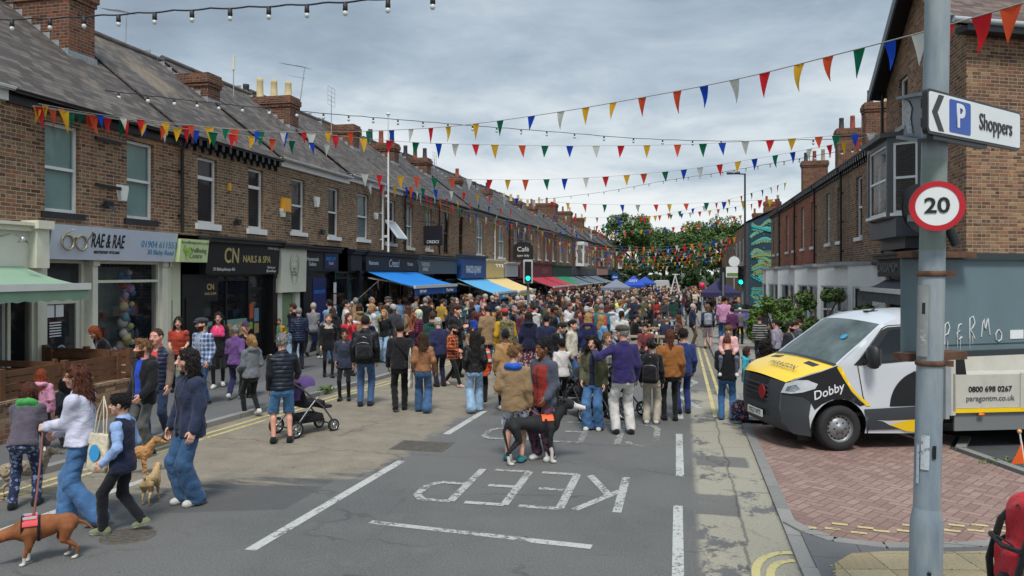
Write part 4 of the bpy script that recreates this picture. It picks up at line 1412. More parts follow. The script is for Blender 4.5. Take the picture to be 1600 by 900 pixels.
for i, yy in enumerate((88,100,112,128,146,166)):
 X = -12.3+.006*max(0,y-80)*1.0
 F = Fr((X,0,0),(0,1,0),(1,0,0))
 L = yy-y
 wl = [(y+L*.18,y+L*.18+1.5,3.9,6.2,SN_),(y+L*.6,y+L*.6+1.5,3.9,6.2,SN_)]
 hh = house(F,y,yy,6.8+i*.1,[]if i in(1,5)else wl,'small distant brick house '+desc[i],[BRICK[0],BRICK_RED][i%2],-.4,3.3,SLATE[1],chim=(yy-1.3,yy+.7,-5.0,
-1.8,9.8+(.9 if i<3 else 0)),pots=(0,2,0,2),gut=BLACKP)
 shop(hh,F,-.4,2.4,[(y+.2,y+L*.45,'window'),(y+L*.45,y+L*.58,'door'),(y+L*.58,yy-.2,'window')],mat('shop_paint',[(.03,.035,.04),srgb(60,66,72),srgb(70,76,
84),srgb(110,96,84),srgb(50,56,60),srgb(120,124,124)][i],.5),stock=False)
 fascia(hh,F,y+.2,yy-.2,2.4,3.3,.15,[srgb(70,84,96),srgb(60,66,76),srgb(76,80,88),srgb(180,140,130),srgb(50,70,90),srgb(120,130,130)][i])
 if i in(0,1,2):
  awning(hh,F,y+.6,yy-.6,2.3,1.5,2.4,srgb(98,112,122),val=.2)
 if i in(1,5):
  for q in((y+L*.2,)if i==1 else(y+L*.1,y+L*.55)):
   b2 = MB()
   F.box(b2,q,q+4,3.5,6.4,-.1,1.0)
   bay = b2.build('bay_window',WHITE,hh)
   b2 = MB()
   for a in range(3):
    F.box(b2,q+.35+a*1.2,q+1.25+a*1.2,3.9,6.0,.99,1.02)
   b2.box(F.p(0,0,0).x+.25,F.p(0,0,0).x+.8,q-.02,q+.5,3.9,6.0)
   b2.build('pane',mat('pale_glass',(.16,.18,.18),.15,spec=.7),bay)
 if i==3:
  add(lambda mb:F.box(mb,y+6,y+9,4.6,6.3,.05,.15),'signboard',inkm(srgb(176,150,110)),hh)
  add(lambda mb:F.box(mb,y+6,y+9,4.2,4.8,.05,.17),'signboard',inkm(srgb(50,50,110)),hh)
 y = yy
for nm in(('aerial','television aerial on a thin mast above the first grey slate roof',(-16.4,20.1,9.0),1.55,'yagi',(.05,.02)),('aerial','white stick aerial on a slim mast on the slates left of the four chimney pots',
(-15.6,24.6,8.4),1.5,'stick',(0,0)),('aerial','twin boom television aerial leaning from the chimney with buff pots',(-14.6,27.4,8.6),2.1,'yagi2',(.25,.1)),
('aerial','grid television aerial on the short mast above the chimney without pots',(-15.2,31.6,8.6),1.9,'grid',(0,0)),('aerial','thin aerial mast beside the chimney above the black sash windows',
(-14.6,44.1,7.6),1.9,'grid',(.1,0))):
 aerial(*nm)
# ---------------------------------------------------------------- right hand terrace
RF = Fr((6.0,0,0),(0,-1,0),(-1,0,0))
WB = dict(style='sash',blind=blind_mat(srgb(206,206,200)),sill=WHITE)
WD = dict(style='sash',blind=VENB,sill=WHITE)
def bay(parent,F,u0,u1,z0,z1,pr,fm,zs=.55,roofm=None,zl=2.45,part='bay_window'):
 """canted bay: front and two splayed sides with sash windows"""
 sp = min(.45,(u1-u0)*.22)
 P = [(u0,0.0),(u0+sp,pr),(u1-sp,pr),(u1,0.0)]
 mb = MB()
 wb = MB()
 gb = MB()
 for(ua,da), (ub,db)in zip(P,P[1:]):
  a, b_ = F.p(ua,0,da), F.p(ub,0,db)
  U = (b_-a)
  L = U.length
  U.normalize()
  n = Vector((U.y,-U.x,0))
  if n.dot(F.N)<0:
   n = -n
  f2 = Fr(a,U,n)
  w0, w1 = .14, L-.14
  f2.wall(mb,0,L,z0,z1,[(w0,w1,z0+zs,z0+zl)],.1)
  t = .06
  for q in((w0,w0+t,z0+zs,z0+zl),(w1-t,w1,z0+zs,z0+zl),(w0+t,w1-t,z0+zs,z0+zs+t),(w0+t,w1-t,z0+zl-t,z0+zl),(w0+t,w1-t,z0+(zs+zl)/2-.03,z0+(zs+zl)/2+.03)):
   f2.box(wb,*q,-.09,-.04)
  f2.box(wb,w0-.05,w1+.05,z0+zs-.08,z0+zs,-.04,.06)
  f2.quad(gb,w0+t,w1-t,z0+zs+t,z0+zl-t,-.07)
 by = mb.build(part,fm,parent)
 wb.build('sash_frame',WHITE,by)
 gb.build('pane',GLASS,by)
 mb = MB()
 top = [F.p(u,z1,d*1.15+(.06 if d else 0))for u,d in P]
 top2 = [p+Vector((0,0,.12))for p in top]
 mb.face(top2)
 mb.face(top[::-1])
 for i in range(3):
  mb.face([top[i],top[i+1],top2[i+1],top2[i]])
 mb.build('bay_roof',roofm or LEAD,by)
 return by
WG = mat('white_render',srgb(234,234,230),.6,var=.05,vscale=3,dirt=.06)
for i, (ya,yb,wy,bm,st,lab,by)in enumerate([(24.9,31.1,[(25.3,26.25),(28.1,29.05)],BRICK[0],WD,'brown brick house next to the dark grey corner bay, white bay below',
[(26.0,28.6)]),(31.1,37.1,[(31.5,32.4),(33.9,34.8)],BRICK[1],WD,'tan brick house between two black downpipes in the right row, tall sash windows',[(31.6,
34.4)]),(37.1,43.4,[(37.6,38.7),(40.7,41.8)],BRICK_ORANGE,WB,'orange red brick house with white blinds in the right row',[(37.8,40.2)]),(43.4,50.0,[(43.8,
44.8),(46.6,47.6)],BRICK_ORANGE,WD,'orange red brick house with dark windows in the right row',[(44.2,46.6)]),(50.0,55.3,[(50.6,51.5),(53.2,54.1)],BRICK[0],
WD,'brown brick house at the far end of the right row beside the mural',[(50.3,52.7)])]):
 wins = [(-b_,-a,3.9,6.0,st)for a,b_ in wy]
 ch = (-yb-.35,-yb+.35,-3.6,-2.0,10.25)if i in(1,2,4)else None
 zg = -.12-.06*i
 hh = house(RF,-yb,-ya,6.72,wins,lab,bm,zg,3.02,SLATE[1],chim=ch,pots=(1,0,1)if i==1 else(1,2,3),gut=BLACKP,dentil=True,dp=-ya-.1,group='terraced houses along the right pavement',
pitch=.6,open_ground=False)
 add(lambda mb:RF.box(mb,-yb+.01,-ya-.01,zg,3.0,0,.03),'ground_floor_wall',WG,hh)
 for a, b_ in by:
  bay(hh,Fr(RF.p(0,0,.03),RF.U,RF.N),-b_-.3,-a+.3,zg,2.9,.8,WG,zl=2.35)
 a = by[0][1]
 add(lambda mb:(RF.box(mb,-a-1.75,-a-.75,zg,2.9,.03,.12),RF.box(mb,-a-1.6,-a-.9,zg,2.2,.12,.16)),'front_door',WHITE,hh)
 add(lambda mb:RF.box(mb,-yb+.05,-ya-.05,2.92,3.02,0,.22),'ledge',WHITE if i%2 else mat('charcoal_paint',(.035,.037,.04),.5),hh)
# ---- the big corner house with its gable to the street
t = thing('corner_house','tall brown brick gabled house on the corner behind the parking sign pole','house',(6,21.6,0))
GA, GB, GM = 18.3, 24.9, 21.6
ZE, ZA = 8.2, 10.35
mb = MB()
f1 = Fr((6,0,0),(0,-1,0),(-1,0,0))
f1.wall(mb,-GB,-GA,-.2,ZE,[(-24.35,-21.4,3.95,6.2),(-23.6,-22.7,6.75,8.1),(-24.6,-19.5,-.2,3.0)],.25)
mb.face([(6,GA,ZE),(6,GB,ZE),(6,GM,ZA)][::-1])
SF = Fr((6,GA,0),SD,(SD.y,-SD.x,0))
SF.wall(mb,0,14,-.2,ZE-.1,[(6.0,7.0,4.0,5.9)],.25)
mb.build('wall',brick_mat('brick_corner',[srgb(82,60,48),srgb(116,88,66),srgb(138,108,82),srgb(126,94,74),srgb(144,98,74),srgb(156,128,98),srgb(98,72,62)],
mortar=srgb(160,150,134),soot=.3),t)
window(t,f1,-23.6,-22.7,6.75,8.1,blind=VENB,sill=STONE)
window(t,SF,6.0,7.0,4.0,5.9,blind=VENB,sill=STONE)
mb = MB()
o = Vector((-.45,0,0))
n1, n2 = Vector((0,-.35,-.26)), Vector((0,.35,-.26))
def rl(y,z,s):
 return Vector((6,y,z))+SD*s
for ye, off in((GA,n1),(GB,n2)):
 a = [rl(ye,ZE,-.5)+off,rl(GM,ZA,-.5),rl(GM,ZA,14.5),rl(ye,ZE,14.5)+off]
 a = [p+Vector((0,0,.1))for p in a]
 mb.face(a)
 b_ = [p-Vector((0,0,.07))for p in a]
 mb.face(b_[::-1])
 for i in range(4):
  j = (i+1)%4
  mb.face([a[i],b_[i],b_[j],a[j]])
mb.build('roof',slate_mat('tile_brown',srgb(96,80,74),srgb(128,108,98)),t)
mb = MB()
for ye, off in((GA,n1),(GB,n2)):
 mb.bar(rl(ye,ZE,-.52)+off,rl(GM,ZA,-.52),.05,.26)
mb.build('barge_board',mat('grey_barge_board',srgb(96,104,112),.5),t)
mb = MB()
for ye, off in((GA,n1),(GB,n2)):
 a = [rl(ye,ZE,-.5)+off,rl(GM,ZA,-.5),rl(GM,ZA,0),rl(ye,ZE,0)+off]
 mb.face([p-Vector((0,0,.06))for p in a])
mb.build('soffit',BLACKP,t)
mb = MB()
mb.tube([rl(GA,ZE-.22,-.5)+Vector((0,-.4,0)),rl(GA,ZE-.22,14.4)+Vector((0,-.4,0))],.07,8)
mb.build('gutter',mat('grey_gutter',srgb(170,174,176),.4),t)
add(lambda mb:(SF.box(mb,-.3,14.4,ZE-.42,ZE-.3,.02,.36),mb.tube([(5.9,25.0,6.6),(5.9,25.0,8.3)],.045,8)),'eaves_board',BLACKP,t)
GREYP = mat('dark_grey_paint',srgb(70,74,80),.45,var=.06)
bay(t,f1,-24.4,-21.3,4.1,6.2,.75,GREYP,zs=.12,zl=1.95,roofm=mat('charcoal_paint',(.035,.037,.04),.5),part='oriel_bay')
add(lambda mb:(f1.box(mb,-24.3,-21.4,3.6,4.1,0,.62),f1.box(mb,-24.1,-21.6,3.3,3.6,0,.35)),'bay_corbel',GREYP,t)
fs = fascia(t,f1,-24.7,-19.6,2.55,3.05,.3,srgb(30,32,36),[('CARDAMOM',.22,.5,.28,inkm(srgb(110,112,112)),dict(bold=.02))],trim=BLACKP)
shop(t,f1,-.1,2.55,[(-24.6,-22.6,'window'),(-22.6,-21.4,'door'),(-21.4,-19.6,'window')],GREYP)
awning(t,f1,-24.6,-20.0,2.45,2.2,.75,srgb(74,76,80),val=.28)
# ---- house with the painted gable beyond the row
MY = 66.0
t = thing('mural_house','end house with dark teal gable painted with swirling turquoise tentacles','house',(8,MY,0))
prof = [(5.35,-.5),(5.35,6.85),(7.5,7.85),(9.6,8.85),(13.5,6.9),(13.5,-.5)]
mb = MB()
a = [(x,MY,z)for x,z in prof]
b_ = [(x,MY+16,z)for x,z in prof]
mb.face(a)
mb.build('painted_wall',mat('painted_gable',srgb(30,62,78),.7,var=.22,vscale=1.2),t)
mb = MB()
mb.face(b_[::-1])
for i in range(5):
 mb.face([a[i],b_[i],b_[i+1],a[i+1]])
mb.build('wall',BRICK[0],t)
for q_ in(69,73.5,78):
 window(t,Fr((5.34,0,0),(0,-1,0),(-1,0,0)),-q_-1.2,-q_,3.4,5.6,blind=NETC,sill=WHITE,rec=-.08)
mb = MB()
for i in(1,2,3):
 p, q = Vector(a[i]), Vector(a[i+1])
 mb.face([p+Vector((-.1,-.15,.1)),q+Vector((0,-.15,.1)),q+Vector((0,16,.1)),p+Vector((-.1,16,.1))])
mb.build('roof',SLATE[1],t)
TQ = [inkm(srgb(52,170,172)),inkm(srgb(96,200,190)),inkm(srgb(150,160,96))]
rn = random.Random(12)
def tentacle(mb,pts,w0,m,k):
 P = []
 for i in range(41):
  s = i/40*(len(pts)-1)
  j = min(int(s),len(pts)-2)
  f = s-j
  p = [pts[max(j-1,0)],pts[j],pts[j+1],pts[min(j+2,len(pts)-1)]]
  P.append([.5*(2*p[1][c]+(p[2][c]-p[0][c])*f+(2*p[0][c]-5*p[1][c]+4*p[2][c]-p[3][c])*f*f+(3*p[1][c]-p[0][c]-3*p[2][c]+p[3][c])*f**3)for c in(0,1)])
 rows = []
 for i, (x,z)in enumerate(P):
  a_, b2 = P[max(i-1,0)], P[min(i+1,40)]
  tx, tz = b2[0]-a_[0], b2[1]-a_[1]
  L = math.hypot(tx,tz)+1e-6
  w = w0*(1-i/80)*(1+.25*math.sin(i*2.2))
  y = MY-.006-k*.002
  rows.append([(x-tz/L*w,y,z+tx/L*w),(x+tz/L*w,y,z-tx/L*w)])
 mb.grid(rows,m,smooth=False)
def mural(mb):
 T = [([(9,8.6),(8,8.2),(7,8.9),(6.2,8.2),(5.6,8.6)],.16),([(9,7.8),(7.8,7.4),(6.8,8.1),(5.9,7.6),(5.5,7.2)],.2),([(9,6.6),(8,5.6),(7,5.2),(6,5.8),(5.6,
5.3)],.28),([(8.8,7.2),(7.6,6.6),(6.6,7.0),(5.6,6.4)],.2),([(6.6,5.2),(6.2,3.8),(6.7,2.5),(7.5,2.3),(8.0,3.0),(7.9,3.6)],.3),([(9,2.2),(8,1.4),(7,1.2),
(6,.8),(5.6,1.2)],.26),([(9,.9),(7.6,.3),(6.4,.1),(5.6,-.2)],.24),([(7.2,4.6),(7.0,3.6),(7.6,3.2)],.12),([(9,1.6),(7.9,.8),(6.8,.6),(5.8,.3)],.1)]
 for i in range(16):
  z_ = rn.uniform(-.2,8.3)
  q_ = [(9-j*.85,z_+rn.uniform(-.35,.35))for j in range(5)]
  T.append((q_,rn.uniform(.05,.12)))
 T = [([(x,z*.78)for x,z in p],w*.85)for p,w in T]
 for k, (p,w)in enumerate(T):
  tentacle(mb,p,w,0 if k<9 or k%3 else 2,k*2)
  tentacle(mb,[(x+.05,z+.12)for x,z in p],w*.4,1 if k%2 else 2,k*2+1)
  for i in range(len(p)-1):
   for j in range(4):
    f = j/4
    mb.disc((p[i][0]*(1-f)+p[i+1][0]*f,MY-.05,p[i][1]*(1-f)+p[i+1][1]*f-.08),.07,8,(0,-1,0),2)
 for i in range(70):
  mb.disc((rn.uniform(5.5,9),MY-.046,rn.uniform(0,6.8)),rn.uniform(.015,.045),6,(0,-1,0),1)
 mb.disc((8.1,MY-.03,7.4),.34,16,(0,-1,0),2)
 mb.disc((8.1,MY-.05,7.4),.17,12,(0,-1,0),1)
add(mural,'painted_tentacles',TQ,t)
for i, (y0,y1,X,lab)in enumerate([(82.5,98,5.9,'pale distant house beyond the mural gable on the right'),(98,122,6.1,'distant brick house at the far right end of the street')]):
 F = Fr((X,0,0),(0,-1,0),(-1,0,0))
 house(F,-y1,-y0,6.6,[(-y0-4,-y0-2.6,3.6,5.6,WD),(-y0-10,-y0-8.6,3.6,5.6,WD)],lab,BRICK[1-i],-.4,3.0,SLATE[1],chim=(-y0-.8,-y0,-4,-2.4,10),pots=(2,3),gut=BLACKP,
open_ground=False,pitch=.6,group='terraced houses along the right pavement')
# ================================================================== PLANTS
def leaf_mat(name,c0,c1,c2):
 m, k, b = newmat(name)
 gi = k.new('ShaderNodeNewGeometry')
 rnd = gi.outputs['Random Per Island']
 pos = gi.outputs['Position']
 f = k.m('ADD',k.m('MULTIPLY',rnd,.6),k.m('MULTIPLY',k.noise(pos,.45,3),.4))
 k.plug(b.inputs['Base Color'],k.ramp(f,[(.2,c0),(.5,c1),(.85,c2)]))
 b.inputs['Roughness'].default_value = .55
 b.inputs['Specular IOR Level'].default_value = .3
 return m
def leaves(name,mt,parent,clumps,n,size,seed,flat_=.6):
 """many small pointed leaves scattered through the clumps"""
 r_ = np.random.RandomState(seed)
 V, Fc = [], []
 per = max(1,n//len(clumps))
 for c, rad in clumps:
  d = r_.normal(size=(per,3))
  d/=np.linalg.norm(d,axis=1)[:,None]
  p = np.array(c)+d*(np.array(rad)*(.55+.5*r_.rand(per,1)**.6))
  nrm = d*.7+r_.normal(size=(per,3))*.6
  nrm[:,2]+=flat_*.5
  nrm/=np.linalg.norm(nrm,axis=1)[:,None]
  t = np.cross(nrm,r_.normal(size=(per,3)))
  t/=np.linalg.norm(t,axis=1)[:,None]
  s = np.cross(nrm,t)
  L = size*(.6+.8*r_.rand(per,1))
  V.append(np.stack([p-t*L,p+s*L*.45,p+t*L,p-s*L*.45],1).reshape(-1,3))
 V = np.concatenate(V)
 me = bpy.data.meshes.new(name)
 k = len(V)//4
 me.vertices.add(len(V))
 me.vertices.foreach_set('co',V.astype(np.float32).ravel())
 me.loops.add(4*k)
 me.loops.foreach_set('vertex_index',np.arange(4*k))
 me.polygons.add(k)
 me.polygons.foreach_set('loop_start',np.arange(k)*4)
 me.update()
 me.validate()
 me.materials.append(mt)
 return link(me,name,parent)
LEAFM = [leaf_mat('leaf_mid',(.04,.085,.02),(.08,.15,.038),(.13,.21,.06)),leaf_mat('leaf_light',(.05,.10,.015),(.10,.18,.03),(.16,.25,.05)),leaf_mat('leaf_dark',
(.022,.045,.016),(.042,.08,.028),(.07,.12,.04)),leaf_mat('leaf_grey',(.06,.105,.03),(.10,.165,.05),(.15,.23,.07))]
BARK = mat('bark',srgb(84,72,60),.9,var=.3,vscale=6,bump=.4,bscale=20)
def tree(x,y,h,r,lm,label,seed,low=.25,n=13000,size=.29):
 r_ = random.Random(seed)
 z0 = gz(y)
 t = thing('broadleaf_tree',label,'tree',(x,y,z0),group='trees at the far end of the street')
 mb = MB()
 mb.tube([(0,0,-.5),(.1,0,h*.3),(.2,.1,h*.55),(.2,.1,h*.8)],[r*.09,r*.075,r*.055,.05],8)
 for i in range(7):
  a = r_.uniform(0,6.3)
  zz = h*r_.uniform(.28,.6)
  mb.tube([(.1,0,zz),(math.cos(a)*r*.35,math.sin(a)*r*.35,zz+h*.12),(math.cos(a)*r*.7,math.sin(a)*r*.7,zz+h*.2)],[r*.045,r*.03,.04],6)
 mb.build('trunk',BARK,t,world=False)
 cl = []
 for i in range(64):
  a, u = r_.uniform(0,6.3), r_.uniform(-.75,1)
  q = math.sqrt(1-u*u)*r_.uniform(.55,1.0)
  k_ = .82+.18*math.sin(a*3+seed)+.1*math.sin(u*5+seed)
  cl.append(((math.cos(a)*r*q*k_,math.sin(a)*r*q*k_,h*.54+u*h*.40*k_),r*r_.uniform(.17,.30)))
 leaves('crown',lm,t,cl,n,size,seed)
 return t
tl = [(-9.3,150,15.3,5.3,0,'tall rounded tree at the end of the street beside the left houses'),(-3.6,158,12.8,4.8,0,'lower tree between the tall rounded tree and the broad one'),
(2.0,155,13.6,5.4,0,'broad tree at the end of the street above the pale van'),(7.8,160,14.6,5.8,0,'large tree at the end of the street right of the broad one'),
(13.4,152,13.0,5.4,0,'dark tree behind the purple gazebo at the far right'),(19,158,13.5,5.4,0,'tree partly hidden behind the mural gable')]
for i, q in enumerate(tl):
 tree(*q[:4],LEAFM[[0,3,0,3,2,3][i]],q[5],30+i,low=.12)
def bush(name,label,loc,dims,lm,n,size,seed,group=None,cat='bush'):
 r_ = random.Random(seed)
 t = thing(name,label,cat,loc,group=group)
 mb = MB()
 for i in range(9):
  a = r_.uniform(0,6.3)
  mb.tube([(0,0,-.1),(math.cos(a)*dims[0]*.3,math.sin(a)*dims[1]*.3,dims[2]*.5),(math.cos(a)*dims[0]*.6,math.sin(a)*dims[1]*.6,dims[2]*.85)],[.03,.02,.008],
5)
 mb.build('stem',BARK,t,world=False)
 cl = []
 for i in range(34):
  x, y, z = r_.uniform(-1,1), r_.uniform(-1,1), r_.uniform(.1,1)
  if x*x+y*y+(max(0,z-.35)*1.3)**2>1.05:
   continue
  cl.append(((x*dims[0]*.8,y*dims[1]*.8,z*dims[2]*.85),min(dims)*r_.uniform(.16,.28)))
 leaves('foliage',lm,t,cl,n,size,seed)
for i in range(7):
 bush('hedge',['dark shrubs below the big trees at the far end of the street','dark undergrowth behind the far blue gazebo'][i in(2,3)],(-12+i*5,138+(i%3)*2,
-.5),(4,2.5,5.0+(i%2)),LEAFM[2],5000,.28,60+i,group='shrubs below the far trees')
for px, py, d, dm, lm, lab, n in[(1218,500,27.5,(1.5,.9,2.25),1,'bright yellow green bush beside the black railings',6500),(1272,505,24.5,(1.5,1.0,2.6),
3,'dense green bush in front of the white bay windows',8000),(1330,500,22.5,(1.1,.8,1.9),0,'small green bush just behind the roof of the van',4500)]:
 p = DP(px,py,d)
 bush('garden_bush',lab,(p.x,p.y,gz(p.y)+.1),dm,LEAFM[lm],n,.075,int(px))
mb = MB()
for i in range(24):
 x0, x1 = -120+i*10, -110+i*10
 h0, h1 = [2.6+1.1*math.sin(q*.9)+.7*math.sin(q*2.3)for q in(i,i+1)]
 mb.face([(x0,176,-.9),(x1,176,-.9),(x1,182,h1),(x0,182,h0)])
 mb.face([(x0,182,h0),(x1,182,h1),(x1,260,h1-3),(x0,260,h0-3)])
setp(mb.build('hills',mat('wooded_bank',(.03,.055,.02),.9,var=.5,vscale=1.2)),kind='structure')
t = thing('garden_wall','low brick garden wall under the green bushes on the right pavement','wall',(3.3,25,0))
add(lambda mb:(mb.box(3.1,3.33,21.2,30.5,-.3,.55),mb.box(3.33,6,30.3,30.5,-.3,.55)),'brickwork',BRICK[0],t)
add(lambda mb:mb.box(3.07,3.36,21.15,30.55,.55,.63),'coping',BRICK[1],t)
t = thing('iron_railing','black iron railings along the garden beside the mural','railing',(3.3,38,-.3))
def rails(mb):
 for i in range(62):
  y = 31+i*.22
  z = gz(y)+.1
  mb.tube([(3.25,y,z),(3.25,y,z+1.25)],.011,5)
  mb.lathe([(.022,0),(.001,.07)],5,0,Matrix.Translation((3.25,y,z+1.25)))
 for zz in(.15,1.12):
  mb.bar((3.25,31,gz(31)+.1+zz),(3.25,44.6,gz(44.6)+.1+zz),.02,.035)
add(rails,'railing_bars',BLKMET,t)
setp(leaves('kerb_weeds',LEAFM[1],None,[((-7.62+rng.uniform(-.1,.1),15.6+rng.uniform(-.2,.2),.1),.08)for _ in range(5)],140,.035,5),kind='stuff')
p = DP(1545,678,10.6)
setp(leaves('kerb_grass',LEAFM[1],None,[((p.x+SD.x*q,p.y+SD.y*q,.04),.07)for q in np.linspace(-.1,.9,8)],150,.025,6),kind='stuff')
# ================================================================== STREET FURNITURE
# ---- the near sign pole
pb, pt_ = DP(1446,900,4.75), DP(1465,0,4.75)
tl_ = (pt_-pb)/(pt_.z-pb.z)
pole_at = lambda z:pb+tl_*(z-pb.z)
t = thing('sign_pole','tall grey steel pole at the right carrying the parking and speed signs','sign pole',pole_at(.046))
POLEM, k, b = newmat('painted_pole')
ps = k.new('ShaderNodeNewGeometry').outputs['Position']
zz = k.sep(ps)[2]
col = k.ramp(k.noise(k.vm('MULTIPLY',ps,(6,6,1.2)),1.5,6,.65),[(.3,srgb(120,134,142)),(.55,srgb(146,156,160)),(.75,srgb(166,168,164))])
bl_ = k.m('MULTIPLY',k.step(k.noise(k.vm('MULTIPLY',ps,(3,3,.8)),1.2,5),.5,.66),k.step(zz,2.0,1.6))
col = k.mix(k.m('MULTIPLY',bl_,.7),col,srgb(104,128,152))
gr = k.m('MULTIPLY',k.step(zz,3.18,3.22),k.m('SUBTRACT',1.0,k.step(zz,3.34,3.38)))
gr = k.m('ADD',gr,k.m('MULTIPLY',k.step(zz,2.78,2.80),k.m('SUBTRACT',1.0,k.step(zz,2.98,3.0))))
col = k.mix(k.m('MULTIPLY',gr,k.m('MULTIPLY',k.noise(ps,9,5,.7),.9)),col,srgb(112,128,92))
col = k.mix(k.m('MULTIPLY',k.step(k.noise(k.vm('MULTIPLY',ps,(14,14,5)),1.4,6,.75),.64,.70),.6),col,srgb(96,84,70))
k.plug(b.inputs['Base Color'],col)
b.inputs['Roughness'].default_value = .5
k.plug(b.inputs['Normal'],k.bump(k.noise(ps,30,4),.15,.005))
add(lambda mb:mb.tube([pole_at(z)for z in(-.1,1.06,1.12,1.2)],[.094,.094,.092,.078],24),'base',POLEM,t)
add(lambda mb:mb.tube([pole_at(z)for z in(1.19,2.0,3.2,4.6,6.5)],[.077,.075,.073,.070,.066],24),'shaft',POLEM,t)
TOC = (Vector((0,0,HC))-pole_at(HC))
TOC.z = 0
TOC.normalize()
TRI = Vector((-TOC.y,TOC.x,0))
FP = lambda z, d = 0:Fr(pole_at(z)-Vector((0,0,z)),TRI,TOC)
def hatch(mb):
 f = FP(.7)
 for i in range(8):
  a0, a1 = -.5+i*.125, -.5+(i+1)*.125
  r_ = .097
  top = lambda a:.86-.10*(a/.5)**2
  o = pole_at(.6)-Vector((0,0,.6))
  pt = lambda a, z:o+Vector((0,0,z))+(TRI*math.sin(a)+TOC*math.cos(a))*r_
  mb.face([pt(a0,.2),pt(a1,.2),pt(a1,top(a1)),pt(a0,top(a0))],smooth=True)
hb = add(hatch,'access_door',POLEM,t)
add(lambda mb:mb.lathe([(.012,0),(.012,.01),(.001,.012)],10,0,Matrix.Translation(pole_at(.83)+TOC*.096+TRI*.02)@TOC.to_track_quat('Z','Y').to_matrix().to_4x4()),
'lock',BLKMET,hb)
def band(mb,z,r,h=.035):
 o = pole_at(z)
 mb.lathe([(r,0),(r+.006,.004),(r+.006,h-.004),(r,h)],24,0,Matrix.Translation(o))
 mb.box(-.015,.015,r,r+.05,0,h,0,Matrix.Translation(o)@Matrix.Rotation(math.atan2(TRI.y,TRI.x)-1.5708,4,'Z'))
RUST = mat('rusty_clamp',srgb(104,74,58),.8,.2,var=.4,vscale=14,bump=.3)
for z in(2.08,2.63):
 add(lambda mb:band(mb,z,.078),'band_clamp',RUST,t)
def sticker(mb):
 o = pole_at(1.8)-Vector((0,0,1.8))
 pt = lambda a, z, r_ = .0785:pole_at(z)+(TRI*math.sin(a)+TOC*math.cos(a))*r_
 for m, a0, a1, z0, z1 in((0,-1.1,-.15,2.14,2.58),(1,-.85,-.6,1.36,1.60),(1,-.5,.1,1.45,1.66),(2,.28,.55,1.52,1.60),(2,-.62,-.38,2.4,2.47),(3,-.7,-.3,2.2,
2.3)):
  n = 5
  for i in range(n):
   b0, b1 = a0+(a1-a0)*i/n, a0+(a1-a0)*(i+1)/n
   r_ = .0785+.0015*m+(.006 if m==0 else.003)
   mb.face([pt(b0,z0,r_),pt(b1,z0,r_),pt(b1,z1,r_),pt(b0,z1,r_)],m,True)
add(sticker,'sticker',[mat('grey_plate',srgb(150,152,150),.5,var=.15,vscale=12,dirt=.3),worn('torn_paper',srgb(196,204,208),.47,30),BLKMET,worn('torn_paper_pale',
srgb(190,194,196),.45,40)],t)
t = thing('parking_sign','white parking direction sign with blue P reading Shoppers on the pole','sign',DP(1447,172,4.38))
a, b_ = DP(1449,172.5,4.38), DP(1594,202,5.2)
b_.z = a.z+.03
U = (b_-a)
L = U.length
U.normalize()
nn = Vector((U.y,-U.x,0)).normalized()
PF = Fr(a,U,nn)
hh = .118
def rrect(mb,F,u0,u1,z0,z1,d0,d1,r,m=0):
 pts = []
 for cu, cz, s in((u1-r,z1-r,0),(u0+r,z1-r,1),(u0+r,z0+r,2),(u1-r,z0+r,3)):
  for i in range(5):
   an = (s+i/4)*math.pi/2
   pts.append((cu+r*math.cos(an),cz+r*math.sin(an)))
 A = [F.p(u,z,d1)for u,z in pts]
 B = [F.p(u,z,d0)for u,z in pts]
 mb.face(A,m)
 mb.face(B[::-1],m)
 for i in range(len(A)):
  j = (i+1)%len(A)
  mb.face([A[i],B[i],B[j],A[j]],m)
SIGNB = mat('sign_black',(.015,.015,.016),.4)
SIGNW = mat('sign_white',srgb(232,234,232),.5,var=.03)
add(lambda mb:rrect(mb,PF,0,L,-hh-.012,hh+.012,-.03,0,.03),'backing',SIGNB,t)
fc = add(lambda mb:rrect(mb,PF,.014,L-.014,-hh+.004,hh-.004,.001,.004,.022),'face',SIGNW,t)
add(lambda mb:rrect(mb,PF,.27,.56,-.098,.098,.004,.006,.015),'blue_panel',mat('sign_blue',srgb(16,74,168),.35),fc)
text('P',fc,PF,.415,0,.006,.145,SIGNW,bold=.03,wscale=1.15)
text('Shoppers',fc,PF,.94,.0,.005,.105,SIGNB,bold=.008,wscale=.95)
add(lambda mb:(mb.face([PF.p(.045,0,.006),PF.p(.13,-.105,.006),PF.p(.2,-.105,.006),PF.p(.115,0,.006),PF.p(.2,.105,.006),PF.p(.13,.105,.006)])),'arrow',
SIGNB,fc)
add(lambda mb:(PF.box(mb,.1,L-.5,-hh-.035,-hh-.012,-.05,-.012),mb.bar(PF.p(.02,.05,-.03),pole_at(PF.p(0,.05).z),.03,.05),mb.bar(PF.p(.02,-.06,-.03),pole_at(PF.p(0,
-.06).z),.03,.05)),'rail',SIGNB,t)
t = thing('direction_sign','dark back of a second direction sign with torn sticker left of the pole','sign',DP(1430,180,4.8))
a, b_ = DP(1448,180,4.62), DP(1412,181,5.5)
U = (b_-a)
L2 = U.length
U.normalize()
BF = Fr(a,U,Vector((U.y,-U.x,0)).normalized()*(1 if Vector((U.y,-U.x,0)).dot(-a)>0 else-1))
add(lambda mb:(rrect(mb,BF,0,L2,-.15,.13,-.02,0,.02),BF.box(mb,0,L2,.12,.14,-.02,.05),BF.box(mb,0,L2,-.16,-.14,-.02,.05)),'panel',mat('grey_sign_back',
srgb(84,94,100),.5,var=.1,dirt=.2),t)
